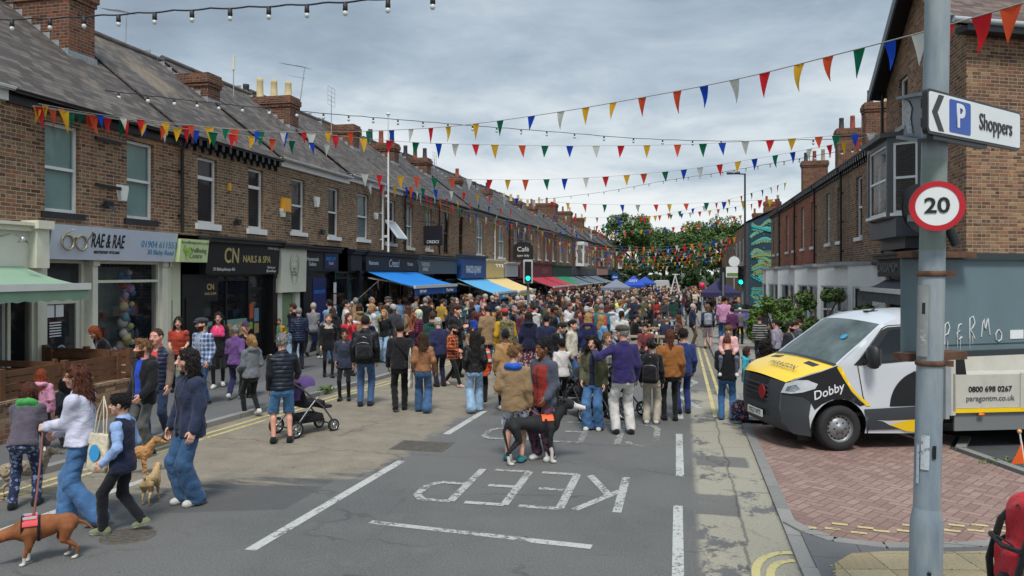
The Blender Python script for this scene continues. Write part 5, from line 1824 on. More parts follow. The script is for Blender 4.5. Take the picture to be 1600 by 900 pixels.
add(lambda mb:mb.face([BF.p(L2*q,z,.008)for q,z in((.5,-.12),(.62,-.02),(.55,.05),(.7,.1),(.97,.12),(.98,-.1),(.85,-.06),(.75,-.12))]),'sticker',worn('torn_paper_pale',
srgb(190,194,196),.45,40),t)
c20 = DP(1464,322,4.58)
nv = (Vector((0,0,HC))-c20)
nv.z = 0
nv.normalize()
nv = (nv+TRI*.12).normalized()
RFm = Fr(c20,Vector((-nv.y,nv.x,0)),nv)
t = thing('speed_limit_sign','round white speed sign with red ring reading 20 on the pole','sign',c20)
def ring(mb,F,r0,r1,d0,d1,m=0,sx=1.0):
 n = 48
 for i in range(n):
  a0, a1 = 2*math.pi*i/n, 2*math.pi*(i+1)/n
  p = lambda r_, a_, d:F.p(r_*math.cos(a_)*sx,r_*math.sin(a_),d)
  mb.face([p(r0,a0,d1),p(r1,a0,d1),p(r1,a1,d1),p(r0,a1,d1)],m)
  mb.face([p(r1,a0,d1),p(r1,a0,d0),p(r1,a1,d0),p(r1,a1,d1)],m)
 return mb
add(lambda mb:(ring(mb,RFm,0.001,.150,-.012,0)),'backing',mat('sign_grey',srgb(110,114,116),.5),t)
add(lambda mb:ring(mb,RFm,.001,.147,0,.0025),'face',SIGNW,t)
add(lambda mb:ring(mb,RFm,.116,.149,.001,.005),'red_ring',mat('sign_red',srgb(190,26,40),.35),t)
text('20',t,RFm,0,0,.004,.093,SIGNB,bold=.028,wscale=1.08)
add(lambda mb:RFm.box(mb,-.05,.05,-.02,.02,-.09,-.012),'bracket',GALV,t)
c2 = DP(1437,325,4.92)
nv2 = (TRI*-.78-TOC*.62).normalized()
F2_ = Fr(c2,Vector((-nv2.y,nv2.x,0)),nv2)
t = thing('speed_limit_sign','black back of a round sign facing away behind the red ringed one','sign',c2)
add(lambda mb:(ring(mb,F2_,.001,.155,-.006,.006),ring(mb,Fr(c2,-F2_.U,-F2_.N),.001,.155,-.006,.006)),'disc',SIGNB,t)
add(lambda mb:Fr(c2,-F2_.U,-F2_.N).box(mb,-.12,.05,-.09,-.05,.006,.02),'rail',GALV,t)
add(lambda mb:mb.tube([pole_at(2.9)+TRI*.09+Vector((0,0,.02)),pole_at(2.9)+TRI*.13-Vector((0,0,.08))],.03,8),'sensor',BLKMET,t)
A, B = DP(1408,475,4.98), DP(1760,480,5.6)
B.z = A.z
U = (B-A).normalized()
L3 = (B-A).length
GF = Fr(A,U,Vector((U.y,-U.x,0)).normalized())
GBK = mat('sign_back_grey',srgb(104,124,130),.5,var=.07,vscale=2,dirt=.12)
t = thing('direction_sign','large grey back of a sign with white graffiti in front of the truck','sign',A)
add(lambda mb:rrect(mb,GF,0,L3,-.325,.325,-.006,.0,.02),'panel',GBK,t)
add(lambda mb:(GF.box(mb,.0,L3,.29,.335,.0,.03),GF.box(mb,.0,L3,-.355,-.318,-.002,.035),GF.box(mb,.26,L3,-.28,-.275,.0,.004)),'rail',mat('dark_sign_rail',
srgb(50,58,62),.5),t)
add(lambda mb:GF.box(mb,-.03,.5,.3,.34,.0,.12),'channel',RUST,t)
add(lambda mb:GF.box(mb,-.06,.42,-.36,-.31,.0,.12),'channel',RUST,t)
def graffiti(mb):
 H_ = .125
 x0, z0 = .345, -.27
 Ls = {'P':[[(.1,0),(.14,.5),(.2,.95),(.45,1.05),(.6,.8),(.45,.5),(.15,.42)]],'E':[[(.55,.85),(.3,.8),(.15,.5),(.2,.45),(.5,.5),(.15,.4),(.1,.1),(.3,-.02),
(.6,.12)]],'R':[[(.12,0),(.15,.95),(.45,1.05),(.62,.75),(.4,.5),(.2,.45),(.45,.2),(.6,0)]],'M':[[(.05,0),(.2,.75),(.3,1.0),(.4,.5),(.48,.4),(.6,.8),(.7,
1.05),(.8,.5),(.9,.1)]],'O':[[(.35,.85),(.1,.6),(.1,.2),(.35,.05),(.65,.2),(.65,.6),(.4,.85),(.25,.75)]]}
 x = x0
 for ch, dz, sc in(('P',0,1.1),('E',.03,.95),('R',.03,1.15),('M',.04,1.0),('O',.0,.8)):
  for st in Ls[ch]:
   mb.tube([GF.p(x+q*H_*.72,z0+dz+r_*H_*sc,.003)for q,r_ in st],.0048,5)
  if ch in 'PRE':
   for q in(.1,.3):
    mb.tube([GF.p(x+q*H_,z0+dz+.02,.0025),GF.p(x+q*H_,z0+dz-rng.uniform(.03,.08),.0025)],[.004,.0015],5)
  x+=H_*(.86 if ch!='M' else 1.0)
add(graffiti,'graffiti',inkm(srgb(205,210,210)),t)
add(lambda mb:GF.box(mb,.93,1.05,-.25,-.19,.001,.004),'label_plate',SIGNW,t)
t = thing('waste_bracket','narrow galvanised box strapped to the right side of the pole below the big sign','bracket',pole_at(1.7))
add(lambda mb:(GF.box(mb,.155,.185,-.72,-.37,.07,.2),GF.box(mb,.19,.21,-.70,-.36,.05,.19)),'plate',GALV,t)
# ---- traffic signals
def signal(loc,face,label,lit,hz=2.35,board=True,pole_h=3.5,name='traffic_light',ped=False):
 t = thing(name,label,'traffic light',loc)
 F = Fr((0,0,0),Vector((-face[1],face[0],0)),Vector((*face,0)))
 mb = MB()
 mb.tube([(0,0,-.3),(0,0,pole_h)],.06,12)
 mb.build('pole',mat('grey_pole',srgb(112,118,118),.5),t,world=False)
 mb = MB()
 F.box(mb,-.15,.15,hz,hz+.92,.07,.26)
 h = mb.build('signal_head',BLKMET,t,world=False,bevel=.015)
 if board:
  mb = MB()
  rrect(mb,F,-.22,.22,hz-.09,hz+1.02,.05,.065,.05)
  mb.build('backing_board',mat('signal_board',srgb(196,200,200),.4),t,world=False)
 for i in range(3):
  zc = hz+.15+.31*(i)
  c = F.p(0,zc,.26)
  mb = MB()
  on = (lit==i)
  ring(mb,Fr(c,F.U,F.N),.001,.105,0,.012)
  colr = [srgb(20,226,190),(.02,.015,.005),(.02,.004,.004)][i]if on else[(.012,.02,.018),(.03,.02,.008),(.03,.008,.008)][i]
  mb.build('lens',mat('signal_lens_%d%d'%(i,on),colr,.25,emit=(colr,1.6)if on else None),h,world=False)
  mb = MB()
  rows = []
  for j in range(9):
   a_ = math.pi*(-.15+1.3*j/8)
   rows.append([c+F.U*.118*math.cos(a_)+Vector((0,0,.118*math.sin(a_)))+F.N*q for q in(0,.2 if 1<j<7 else.12)])
  mb.grid(rows)
  mb.build('visor',BLKMET,h,world=False)
 if ped:
  mb = MB()
  F.box(mb,-.13,.13,.95,1.42,.06,.2)
  q = mb.build('push_button_unit',BLKMET,t,world=False)
  mb = MB()
  c = F.p(0,1.28,.205)
  mb.ball(c+Vector((0,0,.06)),.02,8)
  mb.bar(c+Vector((0,0,.04)),c-Vector((0,0,.02)),.05,.01)
  for s in(-.012,.012):
   mb.bar(c+F.U*s-Vector((0,0,.02)),c+F.U*s-Vector((0,0,.07)),.018,.01)
  mb.build('red_figure',mat('red_man',srgb(230,40,30),.4,emit=(srgb(230,40,30),1.5)),q,world=False)
 return t
x, y = DP(825,447,35.8).x, DP(825,447,35.8).y
signal((x,y,gz(y)),(.2,-.98),'green traffic light with white backing board at the left kerb',0,hz=2.5)
p = DP(1160,447,37)
signal((p.x,p.y,gz(p.y)),(-.3,-.95),'dark green-lit traffic light with red pedestrian figure at the right kerb',0,hz=2.35,board=False,ped=True)
p = DP(1130,447,40)
signal((p.x,p.y,gz(p.y)),(-.1,.99),'back of a black traffic light facing away above the purple gazebo',None,hz=2.35,board=False,pole_h=3.0)
t = thing('utility_cabinet','grey roadside cabinet with a purple poster by the right kerb','cabinet',(*DP(1158,520,32.5).xy,gz(33)))
cf = Fr((0,0,0),(1,.12,0),(.12,-1,0))
mb = MB()
cf.box(mb,-.4,.4,0,1.25,-.4,0)
cf.box(mb,-.43,.43,1.25,1.31,-.43,.03)
cf.box(mb,-.005,.005,.1,1.2,0,.004)
mb.build('body',mat('cabinet_grey',srgb(112,118,118),.5,var=.08),t,world=False)
mb = MB()
cf.box(mb,-.3,.32,.55,1.2,.005,.012,0)
mb.disc(cf.p(.0,.42,.014),.14,20,(.12,-1,0),1)
mb.build('poster',[inkm(srgb(104,84,176)),inkm(srgb(220,200,90))],t,world=False)
t = thing('parking_plate','white and green sign plates on a post behind the traffic light','sign',(*DP(1147,500,44).xy,gz(44)))
mb = MB()
mb.tube([(0,0,-.2),(0,0,4)],.04,8)
mb.build('post',GALV,t,world=False)
f_ = Fr((0,0,0),(1,0,0),(0,-1,0))
mb = MB()
rrect(mb,f_,-.45,.45,2.75,3.35,.04,.06,.03)
ring(mb,Fr((0,-.05,3.65),(1,0,0),(0,-1,0)),.001,.3,0,.02)
mb.build('plate',SIGNW,t,world=False)
mb = MB()
rrect(mb,f_,-.4,.4,2.8,3.0,.061,.065,.02)
mb.build('green_band',inkm(srgb(110,140,80)),t,world=False)
# ---- lamp columns
def lamp(px,py_top,d,arm,label,c,r=.07):
 p = DP(px,py_top,d)
 t = thing('street_lamp',label,'street lamp',(p.x,p.y,gz(p.y)))
 H_ = p.z-gz(p.y)
 mb = MB()
 mb.tube([(0,0,-.3),(0,0,1.3),(0,0,1.4),(0,0,H_)],[r*1.5,r*1.5,r,r*.7],12)
 mb.build('column',c,t,world=False)
 mb = MB()
 mb.tube([(0,0,H_-.04),(arm*.5,0,H_)],.04,8)
 mb.build('arm',c,t,world=False)
 mb = MB()
 s = 1 if arm>0 else-1
 rows = [[(arm*.3+s*q*.75,w*v,H_+.02+hgt)for w,hgt in((-.5,0),(-.35,.09),(.35,.09),(.5,0),(.35,-.05),(-.35,-.05))]for q,v in((0,.12),(.1,.28),(.8,.28),(1,
.1))]
 mb.grid(rows,closed=True)
 mb.face(rows[0])
 mb.face(rows[-1][::-1])
 hd = mb.build('lamp_head',mat('lamp_grey',srgb(70,84,94),.4),t,world=False)
lamp(1164,271,44,-.9,'tall dark blue grey street lamp at the right kerb with its arm to the left',mat('dark_blue_pole',srgb(38,54,68),.45))
lamp(961,347,88,.9,'slim black street lamp far down the left pavement',BLKMET,.08)
t = thing('keep_left_sign','round blue arrow sign far down on the slim black lamp column','sign',(*DP(961,440,87.6).xy,0))
mb = MB()
p = DP(961,433,87.6)
ff = Fr((0,0,p.z),(1,0,0),(0,-1,0))
ring(mb,ff,.001,.42,-.02,0)
ds = mb.build('disc',mat('sign_blue',srgb(16,74,168),.35),t,world=False)
mb = MB()
ff.box(mb,-.2,.26,-.05,.05,.002,.006)
mb.face([ff.p(-.3,0,.006),ff.p(-.12,-.16,.006),ff.p(-.12,.16,.006)])
mb.build('arrow',SIGNW,t,world=False)
# ---- gazebos
def gazebo(px,py,d,w,zE,zA,c,label,group=None,txt=None):
 p = DP(px,py,d)
 zg = gz(p.y)
 t = thing('gazebo',label,'gazebo',(p.x,p.y,zg))
 h = w/2
 for sx in(-1,1):
  for sy in(-1,1):
   mb = MB()
   mb.bar((sx*h*.97,sy*h*.97,0),(sx*h*.97,sy*h*.97,zE),.045)
   mb.build('leg',GALV,t,world=False)
 mb = MB()
 n = 6
 for k_ in range(4):
  a = R(90)*k_
  M_ = Matrix.Rotation(a,4,'Z')
  rows = []
  for i in range(n+1):
   q = i/n
   z = zE+(zA-zE)*(q**1.15)
   rows.append([M_@Vector((h*(1-q)*s,-h*(1-q)+0.0,z-.04*math.sin(math.pi*q)*(1-abs(s))))for s in(-1,-.5,0,.5,1)])
  mb.grid(rows)
  mb.grid([[M_@Vector((h*s,-h-.005,zE))for s in(-1,0,1)],[M_@Vector((h*s,-h-.01,zE-.22-.02*(1-abs(s))))for s in(-1,0,1)]])
 cn = mb.build('canopy',mat('gazebo_cloth',c,.7,var=.06,vscale=2),t,world=False)
 if txt:
  F = Fr((0,-h*.62-.05,0),(1,0,0),(0,-.62,.78))
  text(txt,cn,Fr((0,-h*.6,0),(1,0,0),(0,-1,0)),0,zE+(zA-zE)*.42,.12,.24,INK_W,bold=.02,local=True)
 return t
gazebo(1125,500,41,1.95,1.95,2.75,srgb(40,34,78),'dark purple gazebo on the right pavement by the traffic lights')
gazebo(990,480,73,2.1,1.95,2.85,srgb(24,74,178),'bright blue gazebo with white lettering far down the street',txt='GREY')
gazebo(963,480,66,2.4,1.85,2.55,srgb(120,124,138),'pale grey gazebo left of the bright blue one')
gazebo(1008,480,90,2.4,1.9,2.7,srgb(30,76,170),'small blue gazebo partly behind the bright blue one')
# ---- far van, frame, balloon
t = thing('parked_van','pale grey van parked across the far end of the street','van',(*DP(1034,470,100).xy,-.4))
mb = MB()
sec = [(-1.05,.35),(-1.05,1.2),(-.92,2.0),(-.75,2.12),(.75,2.12),(.92,2.0),(1.05,1.2),(1.05,.35)]
rows = [[(x*s_,yy,z_*q)for x,z_ in sec]for yy,s_,q in((-2.4,.97,.98),(-2.3,1,1),(2.4,1,1))]
mb.grid(rows,smooth=False)
mb.face(rows[0][::-1])
mb.face(rows[-1])
mb.build('body',mat('van_silver',srgb(186,188,188),.35),t,world=False)
mb = MB()
for s_ in(-1,1):
 mb.face([(s_*.1,-2.36,1.25),(s_*.82,-2.36,1.25),(s_*.72,-2.35,1.85),(s_*.1,-2.35,1.85)])
mb.build('rear_window',GLASSD,t,world=False)
for sx in(-1,1):
 for yy in(-1.6,1.6):
  mb = MB()
  mb.lathe([(.001,-.1),(.33,-.1),(.33,.1),(.001,.1)],16,0,Matrix.Translation((sx*.95,yy,.33))@Matrix.Rotation(R(90),4,'Y'))
  mb.build('wheel',RUBBER,t,world=False)
t = thing('trestle_ladder','tall white trestle ladder standing above the heads far down the street','ladder',(*DP(1055,480,55).xy,-.4))
mb = MB()
for sx in(-.75,.75):
 mb.bar((0,0,2.95),(sx,-.35,0),.05)
 mb.bar((0,0.05,2.95),(sx*.8,.7,0),.05)
for z in(.6,1.2,1.8,2.4):
 q = (1-z/2.95)
 mb.bar((-.75*q,-.35*q,z),(.75*q,-.35*q,z),.035)
mb.bar((-.2,0,2.97),(.2,0,2.97),.06)
mb.build('frame',WHITE,t,world=False)
t = thing('balloon','round bright pink balloon floating above the crowd near the purple gazebo','balloon',DP(1097,447,46))
mb = MB()
mb.lathe([(.001,-.24),(.03,-.22),(.1,-.16),(.17,-.06),(.19,.05),(.16,.14),(.09,.2),(.001,.215)],16)
mb.build('skin',mat('pink_rubber',srgb(226,44,92),.25),t,world=False)
mb = MB()
mb.tube([(0,0,-.23),(.05,0,-.7),(0,0,-1.2)],.006,5)
mb.build('string',INK_W,t,world=False)
# ---- seating area of the cafe on the left
WOODB = mat('brown_timber',srgb(104,70,46),.6,var=.25,vscale=7)
t = thing('planter_wall','low brick wall under the slatted timber fence of the cafe','wall',(-10,11,.09))
add(lambda mb:(mb.box(-10.15,-9.93,7,12.25,-.1,.66),mb.box(-12.2,-10.15,12.03,12.25,-.1,.66)),'brickwork',brick_mat('brick_buff',[srgb(120,84,64),srgb(150,
112,84),srgb(166,130,100),srgb(130,84,62),srgb(180,150,120)],soot=.25),t)
add(lambda mb:(mb.box(-10.18,-9.9,6.95,12.28,.66,.72),mb.box(-12.2,-10.181,12.0,12.28,.66,.72)),'coping',BRICK[1],t)
def slat_fence(name,label,a,b_,z0,z1,n=4):
 t = thing(name,label,'fence',(*a,z0))
 A, B = Vector((*a,0)), Vector((*b_,0))
 L = (B-A).length
 k_ = max(1,round(L/1.3))
 mb = MB()
 for i in range(k_+1):
  p = A+(B-A)*i/k_
  mb.bar((p.x,p.y,z0),(p.x,p.y,z1+.03),.09)
 mb.build('post',WOODB,t)
 h = (z1-z0)/n
 for j in range(n):
  mb = MB()
  mb.bar((A.x,A.y,z0+h*(j+.5)),(B.x,B.y,z0+h*(j+.5)),.03,h*.82)
  mb.build('slat',WOODB,t)
slat_fence('slatted_fence','brown slatted timber fence on the low wall facing the street',(-10.04,7.2),(-10.04,12.12),.73,1.17)
slat_fence('slatted_fence','brown slatted timber fence at the back of the cafe seating by the opticians',(-10.1,12.5),(-12.15,12.7),.5,1.22,5)
for i, (x,y,lab)in enumerate([(-11.0,10.2,'wooden cafe table with sauce bottles behind the slatted fence'),(-11.1,11.6,'wooden cafe table with menus near the back slatted fence')]):
 t = thing('cafe_table',lab,'table',(x,y,.09),group='cafe tables in the seating area')
 mb = MB()
 mb.box(-.38,.38,-.38,.38,.72,.76)
 mb.build('table_top',WOODB,t,world=False)
 for sx in(-.33,.33):
  for sy in(-.33,.33):
   mb = MB()
   mb.bar((sx,sy,0),(sx,sy,.72),.05)
   mb.build('leg',WOODB,t,world=False)
 for j in range(2):
  mb = MB()
  mb.lathe([(.001,0),(.035,0),(.037,.1),(.03,.14),(.012,.17),(.010,.2),(.001,.2)],12,0,Matrix.Translation((x+.1+.12*j,y-.05+.1*j,.852)))
  setp(mb.build('sauce_bottle',mat('sauce_%d'%j,[srgb(206,206,200),srgb(196,120,110)][j],.3)),['clear sauce bottle','pink sauce bottle'][j]+[' on the cafe table nearest the frame edge',
' on the cafe table by the back fence'][i],'bottle')
 t2 = thing('timber_bench',['slatted timber bench with a back beside the table nearest the frame edge','slatted timber bench with a back beside the table by the back fence'][i],
'bench',(x-.1,y+.72,.09))
 mb = MB()
 for q in range(3):
  mb.box(-.7,.7,-.18+q*.13,-.07+q*.13,.42,.45)
 mb.build('seat',WOODB,t2,world=False)
 mb = MB()
 for q in range(4):
  mb.box(-.7,.7,.21,.24,.55+q*.13,.655+q*.13)
 mb.build('backrest',WOODB,t2,world=False)
 for sx in(-.65,.65):
  mb = MB()
  mb.bar((sx,-.15,0),(sx,-.15,.42),.06)
  mb.bar((sx,.2,0),(sx,.2,1.1),.06)
  mb.build('leg',WOODB,t2,world=False)
# ---- picnic tables in the road
PTOP = mat('weathered_timber',srgb(150,128,104),.7,var=.2,vscale=9)
for i, (px,py,d,rz)in enumerate([(1035,483,29,.1),(1000,495,24.6,.15),(1040,470,35,0)]):
 p = DP(px,py,d)
 t = thing('picnic_table',['picnic table with drinks in the road beyond the man in the brown jacket','nearest picnic table behind the man in the flat cap',
'farthest picnic table, beyond the other two'][i],'picnic table',(p.x,p.y,gz(p.y)),rz,group='picnic tables in the road')
 mb = MB()
 for q in range(5):
  mb.box(-.9,.9,-.36+q*.146,-.225+q*.146,.72,.755)
 mb.build('table_top',PTOP,t,world=False)
 for s_ in(-1,1):
  mb = MB()
  for q in range(2):
   mb.box(-.9,.9,s_*.66-.14+q*.145,s_*.66-.005+q*.145,.43,.46)
  mb.build('seat',PTOP,t,world=False)
  mb = MB()
  mb.bar((s_*.65,-.7,0),(s_*.65,-.25,.72),.04,.09)
  mb.bar((s_*.65,.7,0),(s_*.65,.25,.72),.04,.09)
  mb.bar((s_*.65,-.78,.40),(s_*.65,.78,.40),.04,.09)
  mb.build('leg',PTOP,t,world=False)
 for j in range(4):
  mb = MB()
  x_, y_ = rng.uniform(-.7,.7), rng.uniform(-.25,.25)
  q = Matrix.Translation((p.x+x_,p.y+y_,gz(p.y)+.757))
  mb.lathe([(.001,0),(.03,0),(.042,.13),(.04,.13),(.03,.01)],10,0,q)
  setp(mb.build('drink_cup',mat('cup_%d'%j,[srgb(214,200,170),srgb(226,226,220),srgb(190,140,60),srgb(200,110,90)][j],.35)),'%s cup standing on the %s picnic table'%(['cream',
'white','amber','coral'][j],['middle','nearest','farthest'][i]),'cup')
# ================================================================== BUNTING AND LIGHTS
FC = [srgb(206,38,46),srgb(214,82,46),srgb(222,172,44),srgb(14,106,74),srgb(22,70,178),srgb(206,206,196)]
FLM = []
for i, c in enumerate(FC):
 m, k, b = newmat('pennant_cloth')
 b.inputs['Base Color'].default_value = (*c,1)
 b.inputs['Roughness'].default_value = .7
 b.inputs['Specular IOR Level'].default_value = .2
 tr = k.new('ShaderNodeBsdfTranslucent')
 tr.inputs[0].default_value = (*c,1)
 ms = k.new('ShaderNodeMixShader')
 ms.inputs[0].default_value = .45
 m.node_tree.links.new(b.outputs[0],ms.inputs[1])
 m.node_tree.links.new(tr.outputs[0],ms.inputs[2])
 m.node_tree.links.new(ms.outputs[0],m.node_tree.nodes['Material Output'].inputs[0])
 FLM.append(m)
CORD = mat('bunting_cord',srgb(150,146,138),.8)
ORDER = [0,2,1,3,4,5]
def bunting(P,n,size,label,seed,thick=.006,order=None,sag=None):
 """P: list of world points along the cord"""
 r_ = random.Random(seed)
 P = [Vector(p)for p in P]
 def at(s):
  s*=len(P)-1
  j = min(int(s),len(P)-2)
  f = s-j
  p = [P[max(j-1,0)],P[j],P[j+1],P[min(j+2,len(P)-1)]]
  return.5*((2*p[1])+(p[2]-p[0])*f+(2*p[0]-5*p[1]+4*p[2]-p[3])*f*f+(3*p[1]-p[0]-3*p[2]+p[3])*f**3)
 t = thing('bunting',label,'bunting',P[0],group='bunting strung across the street')
 add(lambda mb:mb.tube([at(i/60)for i in range(61)],thick,5),'cord',CORD,t)
 k0 = r_.randrange(6)
 for i in range(n):
  s = (i+.5+r_.uniform(-.12,.12))/n
  p = at(s)
  tg = (at(min(1,s+.01))-at(max(0,s-.01))).normalized()
  w, h = size*.62*r_.uniform(.92,1.08), size*r_.uniform(.9,1.08)
  sw = Vector((r_.uniform(-.1,.1),r_.uniform(-.25,.25),0))*h
  fl = r_.uniform(-.22,.22)
  side = tg.cross(Vector((0,0,1))).normalized()
  mb = MB()
  rows = []
  for j in range(5):
   q = j/4
   c = p-Vector((0,0,h*q))+sw*q*q+side*(fl*h*.5*math.sin(q*2.6))
   hw = w/2*(1-q)+.002
   rows.append([c-tg*hw+side*.02*size,c+side*(-.05*size*(1-q)),c+tg*hw+side*.02*size])
  mb.grid(rows)
  mb.build('pennant',FLM[ORDER[(k0+i)%6]if r_.random()>.12 else r_.randrange(6)],t)
 return t
def px_line(pts):
 return[DP(a,b_,d)for a,b_,d in pts]
bunting(px_line([(60,162,14.5),(150,178,16.0),(250,190,17.0),(400,205,16.8),(520,206,16),(620,203,15),(720,196,13.6),(860,177,12),(1000,153,10.4),(1150,
124,8.8),(1300,87,7.4),(1450,48,6.2),(1600,4,5.4)]),38,.27,'nearest bunting, from the opticians eaves to above the parking sign',1)
bunting(px_line([(52,165,14.4),(200,187,16.9),(330,199,19.2),(480,208,21),(640,222,23),(760,226,24.6),(900,228,25.2),(1060,226,25.4),(1200,219,25),(1330,
210,24.2),(1400,204,23.8)]),38,.42,'second bunting, from the opticians eaves to the dark grey oriel bay',2)
bunting(px_line([(50,166,14.4),(160,183,16.2),(280,200,18),(400,214,19),(520,226,21)]),17,.34,'short bunting hanging along the eaves above the opticians and the nail bar',
8)
bunting(px_line([(450,258,28),(560,271,29),(680,278,31),(800,281,33),(930,277,34),(1060,266,33),(1180,248,31),(1300,226,27.5),(1385,206,24.4)]),34,.48,
'third bunting, from the white eaves board to the right corner bay',3)
bunting(px_line([(450,262,28),(560,284,30),(640,292,33),(720,300,36),(800,309,40),(900,318,44),(1000,320,46),(1100,317,46),(1200,312,44),(1218,310,43)]),
34,.5,'fourth bunting, sagging towards the orange brick houses',4)
bunting(px_line([(630,290,33),(700,318,38),(780,345,45),(860,362,52),(940,352,58),(1020,338,60),(1100,322,58),(1180,300,52),(1230,285,47)]),34,.48,'fifth bunting, drooping over the awnings then rising to the right row',
5)
bunting(px_line([(640,297,34),(720,330,42),(800,358,52),(880,378,60),(950,384,66),(1020,386,70),(1090,380,70),(1150,370,68)]),40,.5,'sixth bunting, hanging low from the blue awning to the mural',
6)
bunting(px_line([(700,345,46),(780,366,54),(860,385,62),(930,392,68),(1010,392,72),(1090,384,72),(1150,374,70)]),36,.42,'seventh bunting, lowest of those above the red awnings',
9)
bunting(px_line([(560,300,31),(650,318,36),(740,342,44),(830,360,54),(920,366,60),(1010,360,62),(1100,348,60),(1160,336,58)]),34,.42,'bunting from the white flag pole drooping towards the mural',
10)
bunting(px_line([(645,300,35),(740,318,42),(840,334,50),(940,340,55),(1040,336,56),(1130,326,54),(1200,314,48)]),36,.42,'nearly level bunting below the third festoon of lights',
12)
bunting(px_line([(760,340,50),(860,354,58),(950,360,64),(1040,358,66),(1120,350,64),(1160,344,60)]),34,.40,'nearly level bunting in front of the tree tops',
13)
bunting(px_line([(870,398,92),(920,403,90),(980,404,88),(1040,402,86),(1100,396,84),(1150,386,80)]),34,.40,'long low bunting just above the far gazebos',
7)
for i in range(6):
 y0 = 384+i*5.4
 d = 78+i*9
 bunting(px_line([(872+i*8,y0-6,d),(930,y0+2,d),(1000,y0+6,d),(1070,y0+3,d),(1140-i*2,y0-8,d)]),26+i*2,.40+.02*i,'%s of the far bunting strings crowding together in front of the trees'%['highest',
'second highest','third highest','third lowest','second lowest','lowest'][i],20+i,thick=.01)
def festoon(P,n,label,drop=.12,r=.045):
 P = [Vector(p)for p in P]
 def at(s):
  s*=len(P)-1
  j = min(int(s),len(P)-2)
  f = s-j
  p = [P[max(j-1,0)],P[j],P[j+1],P[min(j+2,len(P)-1)]]
  return.5*((2*p[1])+(p[2]-p[0])*f+(2*p[0]-5*p[1]+4*p[2]-p[3])*f*f+(3*p[1]-p[0]-3*p[2]+p[3])*f**3)
 t = thing('festoon_lights',label,'string lights',P[0],group='festoon lights strung across the street')
 cb = mat('black_cable',(.02,.02,.022),.6)
 add(lambda mb:mb.tube([at(i/80)+Vector((0,0,-.02*abs(math.sin(i/80*n*math.pi))))for i in range(81)],.012,5),'cable',cb,t)
 for i in range(n):
  p = at((i+.5)/n)-Vector((0,0,.02))
  mb = MB()
  mb.lathe([(.001,.0),(.028,0),(.032,-.09),(.02,-.1)],8,0,Matrix.Translation(p))
  h = mb.build('lamp_holder',cb,t)
  mb = MB()
  mb.ball(p-Vector((0,0,.13)),r,10,0,1.15)
  mb.build('bulb',mat('unlit_bulb',srgb(214,216,212),.2),h)
festoon(px_line([(-60,30,12),(60,28,11.4),(176,22,11),(300,14,10.4),(430,8,9.8),(560,0,9.2),(700,-12,8.6)]),13,'nearest festoon lights across the top left of the sky',
r=.032)
festoon(px_line([(0,120,17),(120,135,17.5),(260,152,19.5),(370,164,22),(500,176,24),(620,186,26),(740,196,28),(860,205,29),(1000,216,29.5),(1140,220,29),
(1250,218,28),(1350,216,26)]),34,'second festoon lights from the first slate roof to the right hand chimneys',r=.05)
festoon(px_line([(840,312,62),(940,300,58),(1040,282,52),(1120,270,46),(1200,256,40),(1300,238,32),(1360,225,27)]),26,'third festoon lights rising over the trees to the right hand row',
r=.05)
bunting(px_line([(545,480,24.5),(590,440,30),(600,432,31)]),7,.3,'small white pennants rising to the blue awning at the pizzeria',71,order=[5])
# ================================================================== THE TRUCK
VT = thing('flatbed_truck','white yellow and black flatbed truck parked on the red block paving','truck',(1.97,12.96,.03),math.atan2(-.33,-.944))
V_W = mat('van_white',srgb(206,210,214),.3,coat=.5)
V_Y = mat('van_yellow',srgb(252,208,14),.32,coat=.5)
V_K = mat('van_black',(.012,.012,.014),.3,coat=.4)
V_G = mat('van_cladding',srgb(58,62,66),.6,var=.06)
V_L = mat('headlight_glass',srgb(206,212,216),.12,spec=.8,var=.12,vscale=9)
V_D = mat('van_dark_trim',(.018,.019,.02),.5)
V_GL = glass_mat('van_glass',(.015,.02,.022),.35)
def vW(x,z):
 w = .95
 if z>1.28:
  w-=.15*((z-1.28)/.88)**1.3
 if z<.5:
  w-=.05*(.5-z)/.3
 if x>.30:
  w-=.30*((x-.30)/.65)**2.1
 return w
def vpatch(poly,off,name,m,side=1,parent=VT,step=.09):
 """a flat polygon (x,z) laid on the curved body side"""
 bm = bmesh.new()
 vs = [bm.verts.new((x,0,z))for x,z in poly]
 bm.faces.new(vs)
 xs = [p[0]for p in poly]
 zs = [p[1]for p in poly]
 x = min(xs)+step
 while x<max(xs):
  bmesh.ops.bisect_plane(bm,geom=bm.verts[:]+bm.edges[:]+bm.faces[:],plane_co=(x,0,0),plane_no=(1,0,0))
  x+=step
 z = min(zs)+step
 while z<max(zs):
  bmesh.ops.bisect_plane(bm,geom=bm.verts[:]+bm.edges[:]+bm.faces[:],plane_co=(0,0,z),plane_no=(0,0,1))
  z+=step
 bmesh.ops.triangulate(bm,faces=[f for f in bm.faces if len(f.verts)>4])
 for v in bm.verts:
  v.co.y = side*(vW(v.co.x,v.co.z)+off)
 for f in bm.faces:
  f.normal_update()
  if f.normal.y*side<0:
   f.normal_flip()
  f.smooth = True
 me = bpy.data.meshes.new(name)
 bm.to_mesh(me)
 bm.free()
 me.materials.append(m)
 return link(me,name,parent)
arch = [(.02+.43*math.cos(a),.34+.43*math.sin(a))for a in[R(q)for q in range(-16,197,8)]]
arch = arch[::-1]
outl = [(-1.62,.22)]+arch+[(.74,.25),(.90,.38),(.95,.60),(.93,.82),(.86,1.0),(.62,1.10),(.30,1.19),(.06,1.27),(-.36,1.66),(-.72,2.0),(-.98,2.12),(-1.62,
2.17)]
front = [(.74,.25),(.90,.38),(.95,.60),(.93,.82),(.86,1.0)]
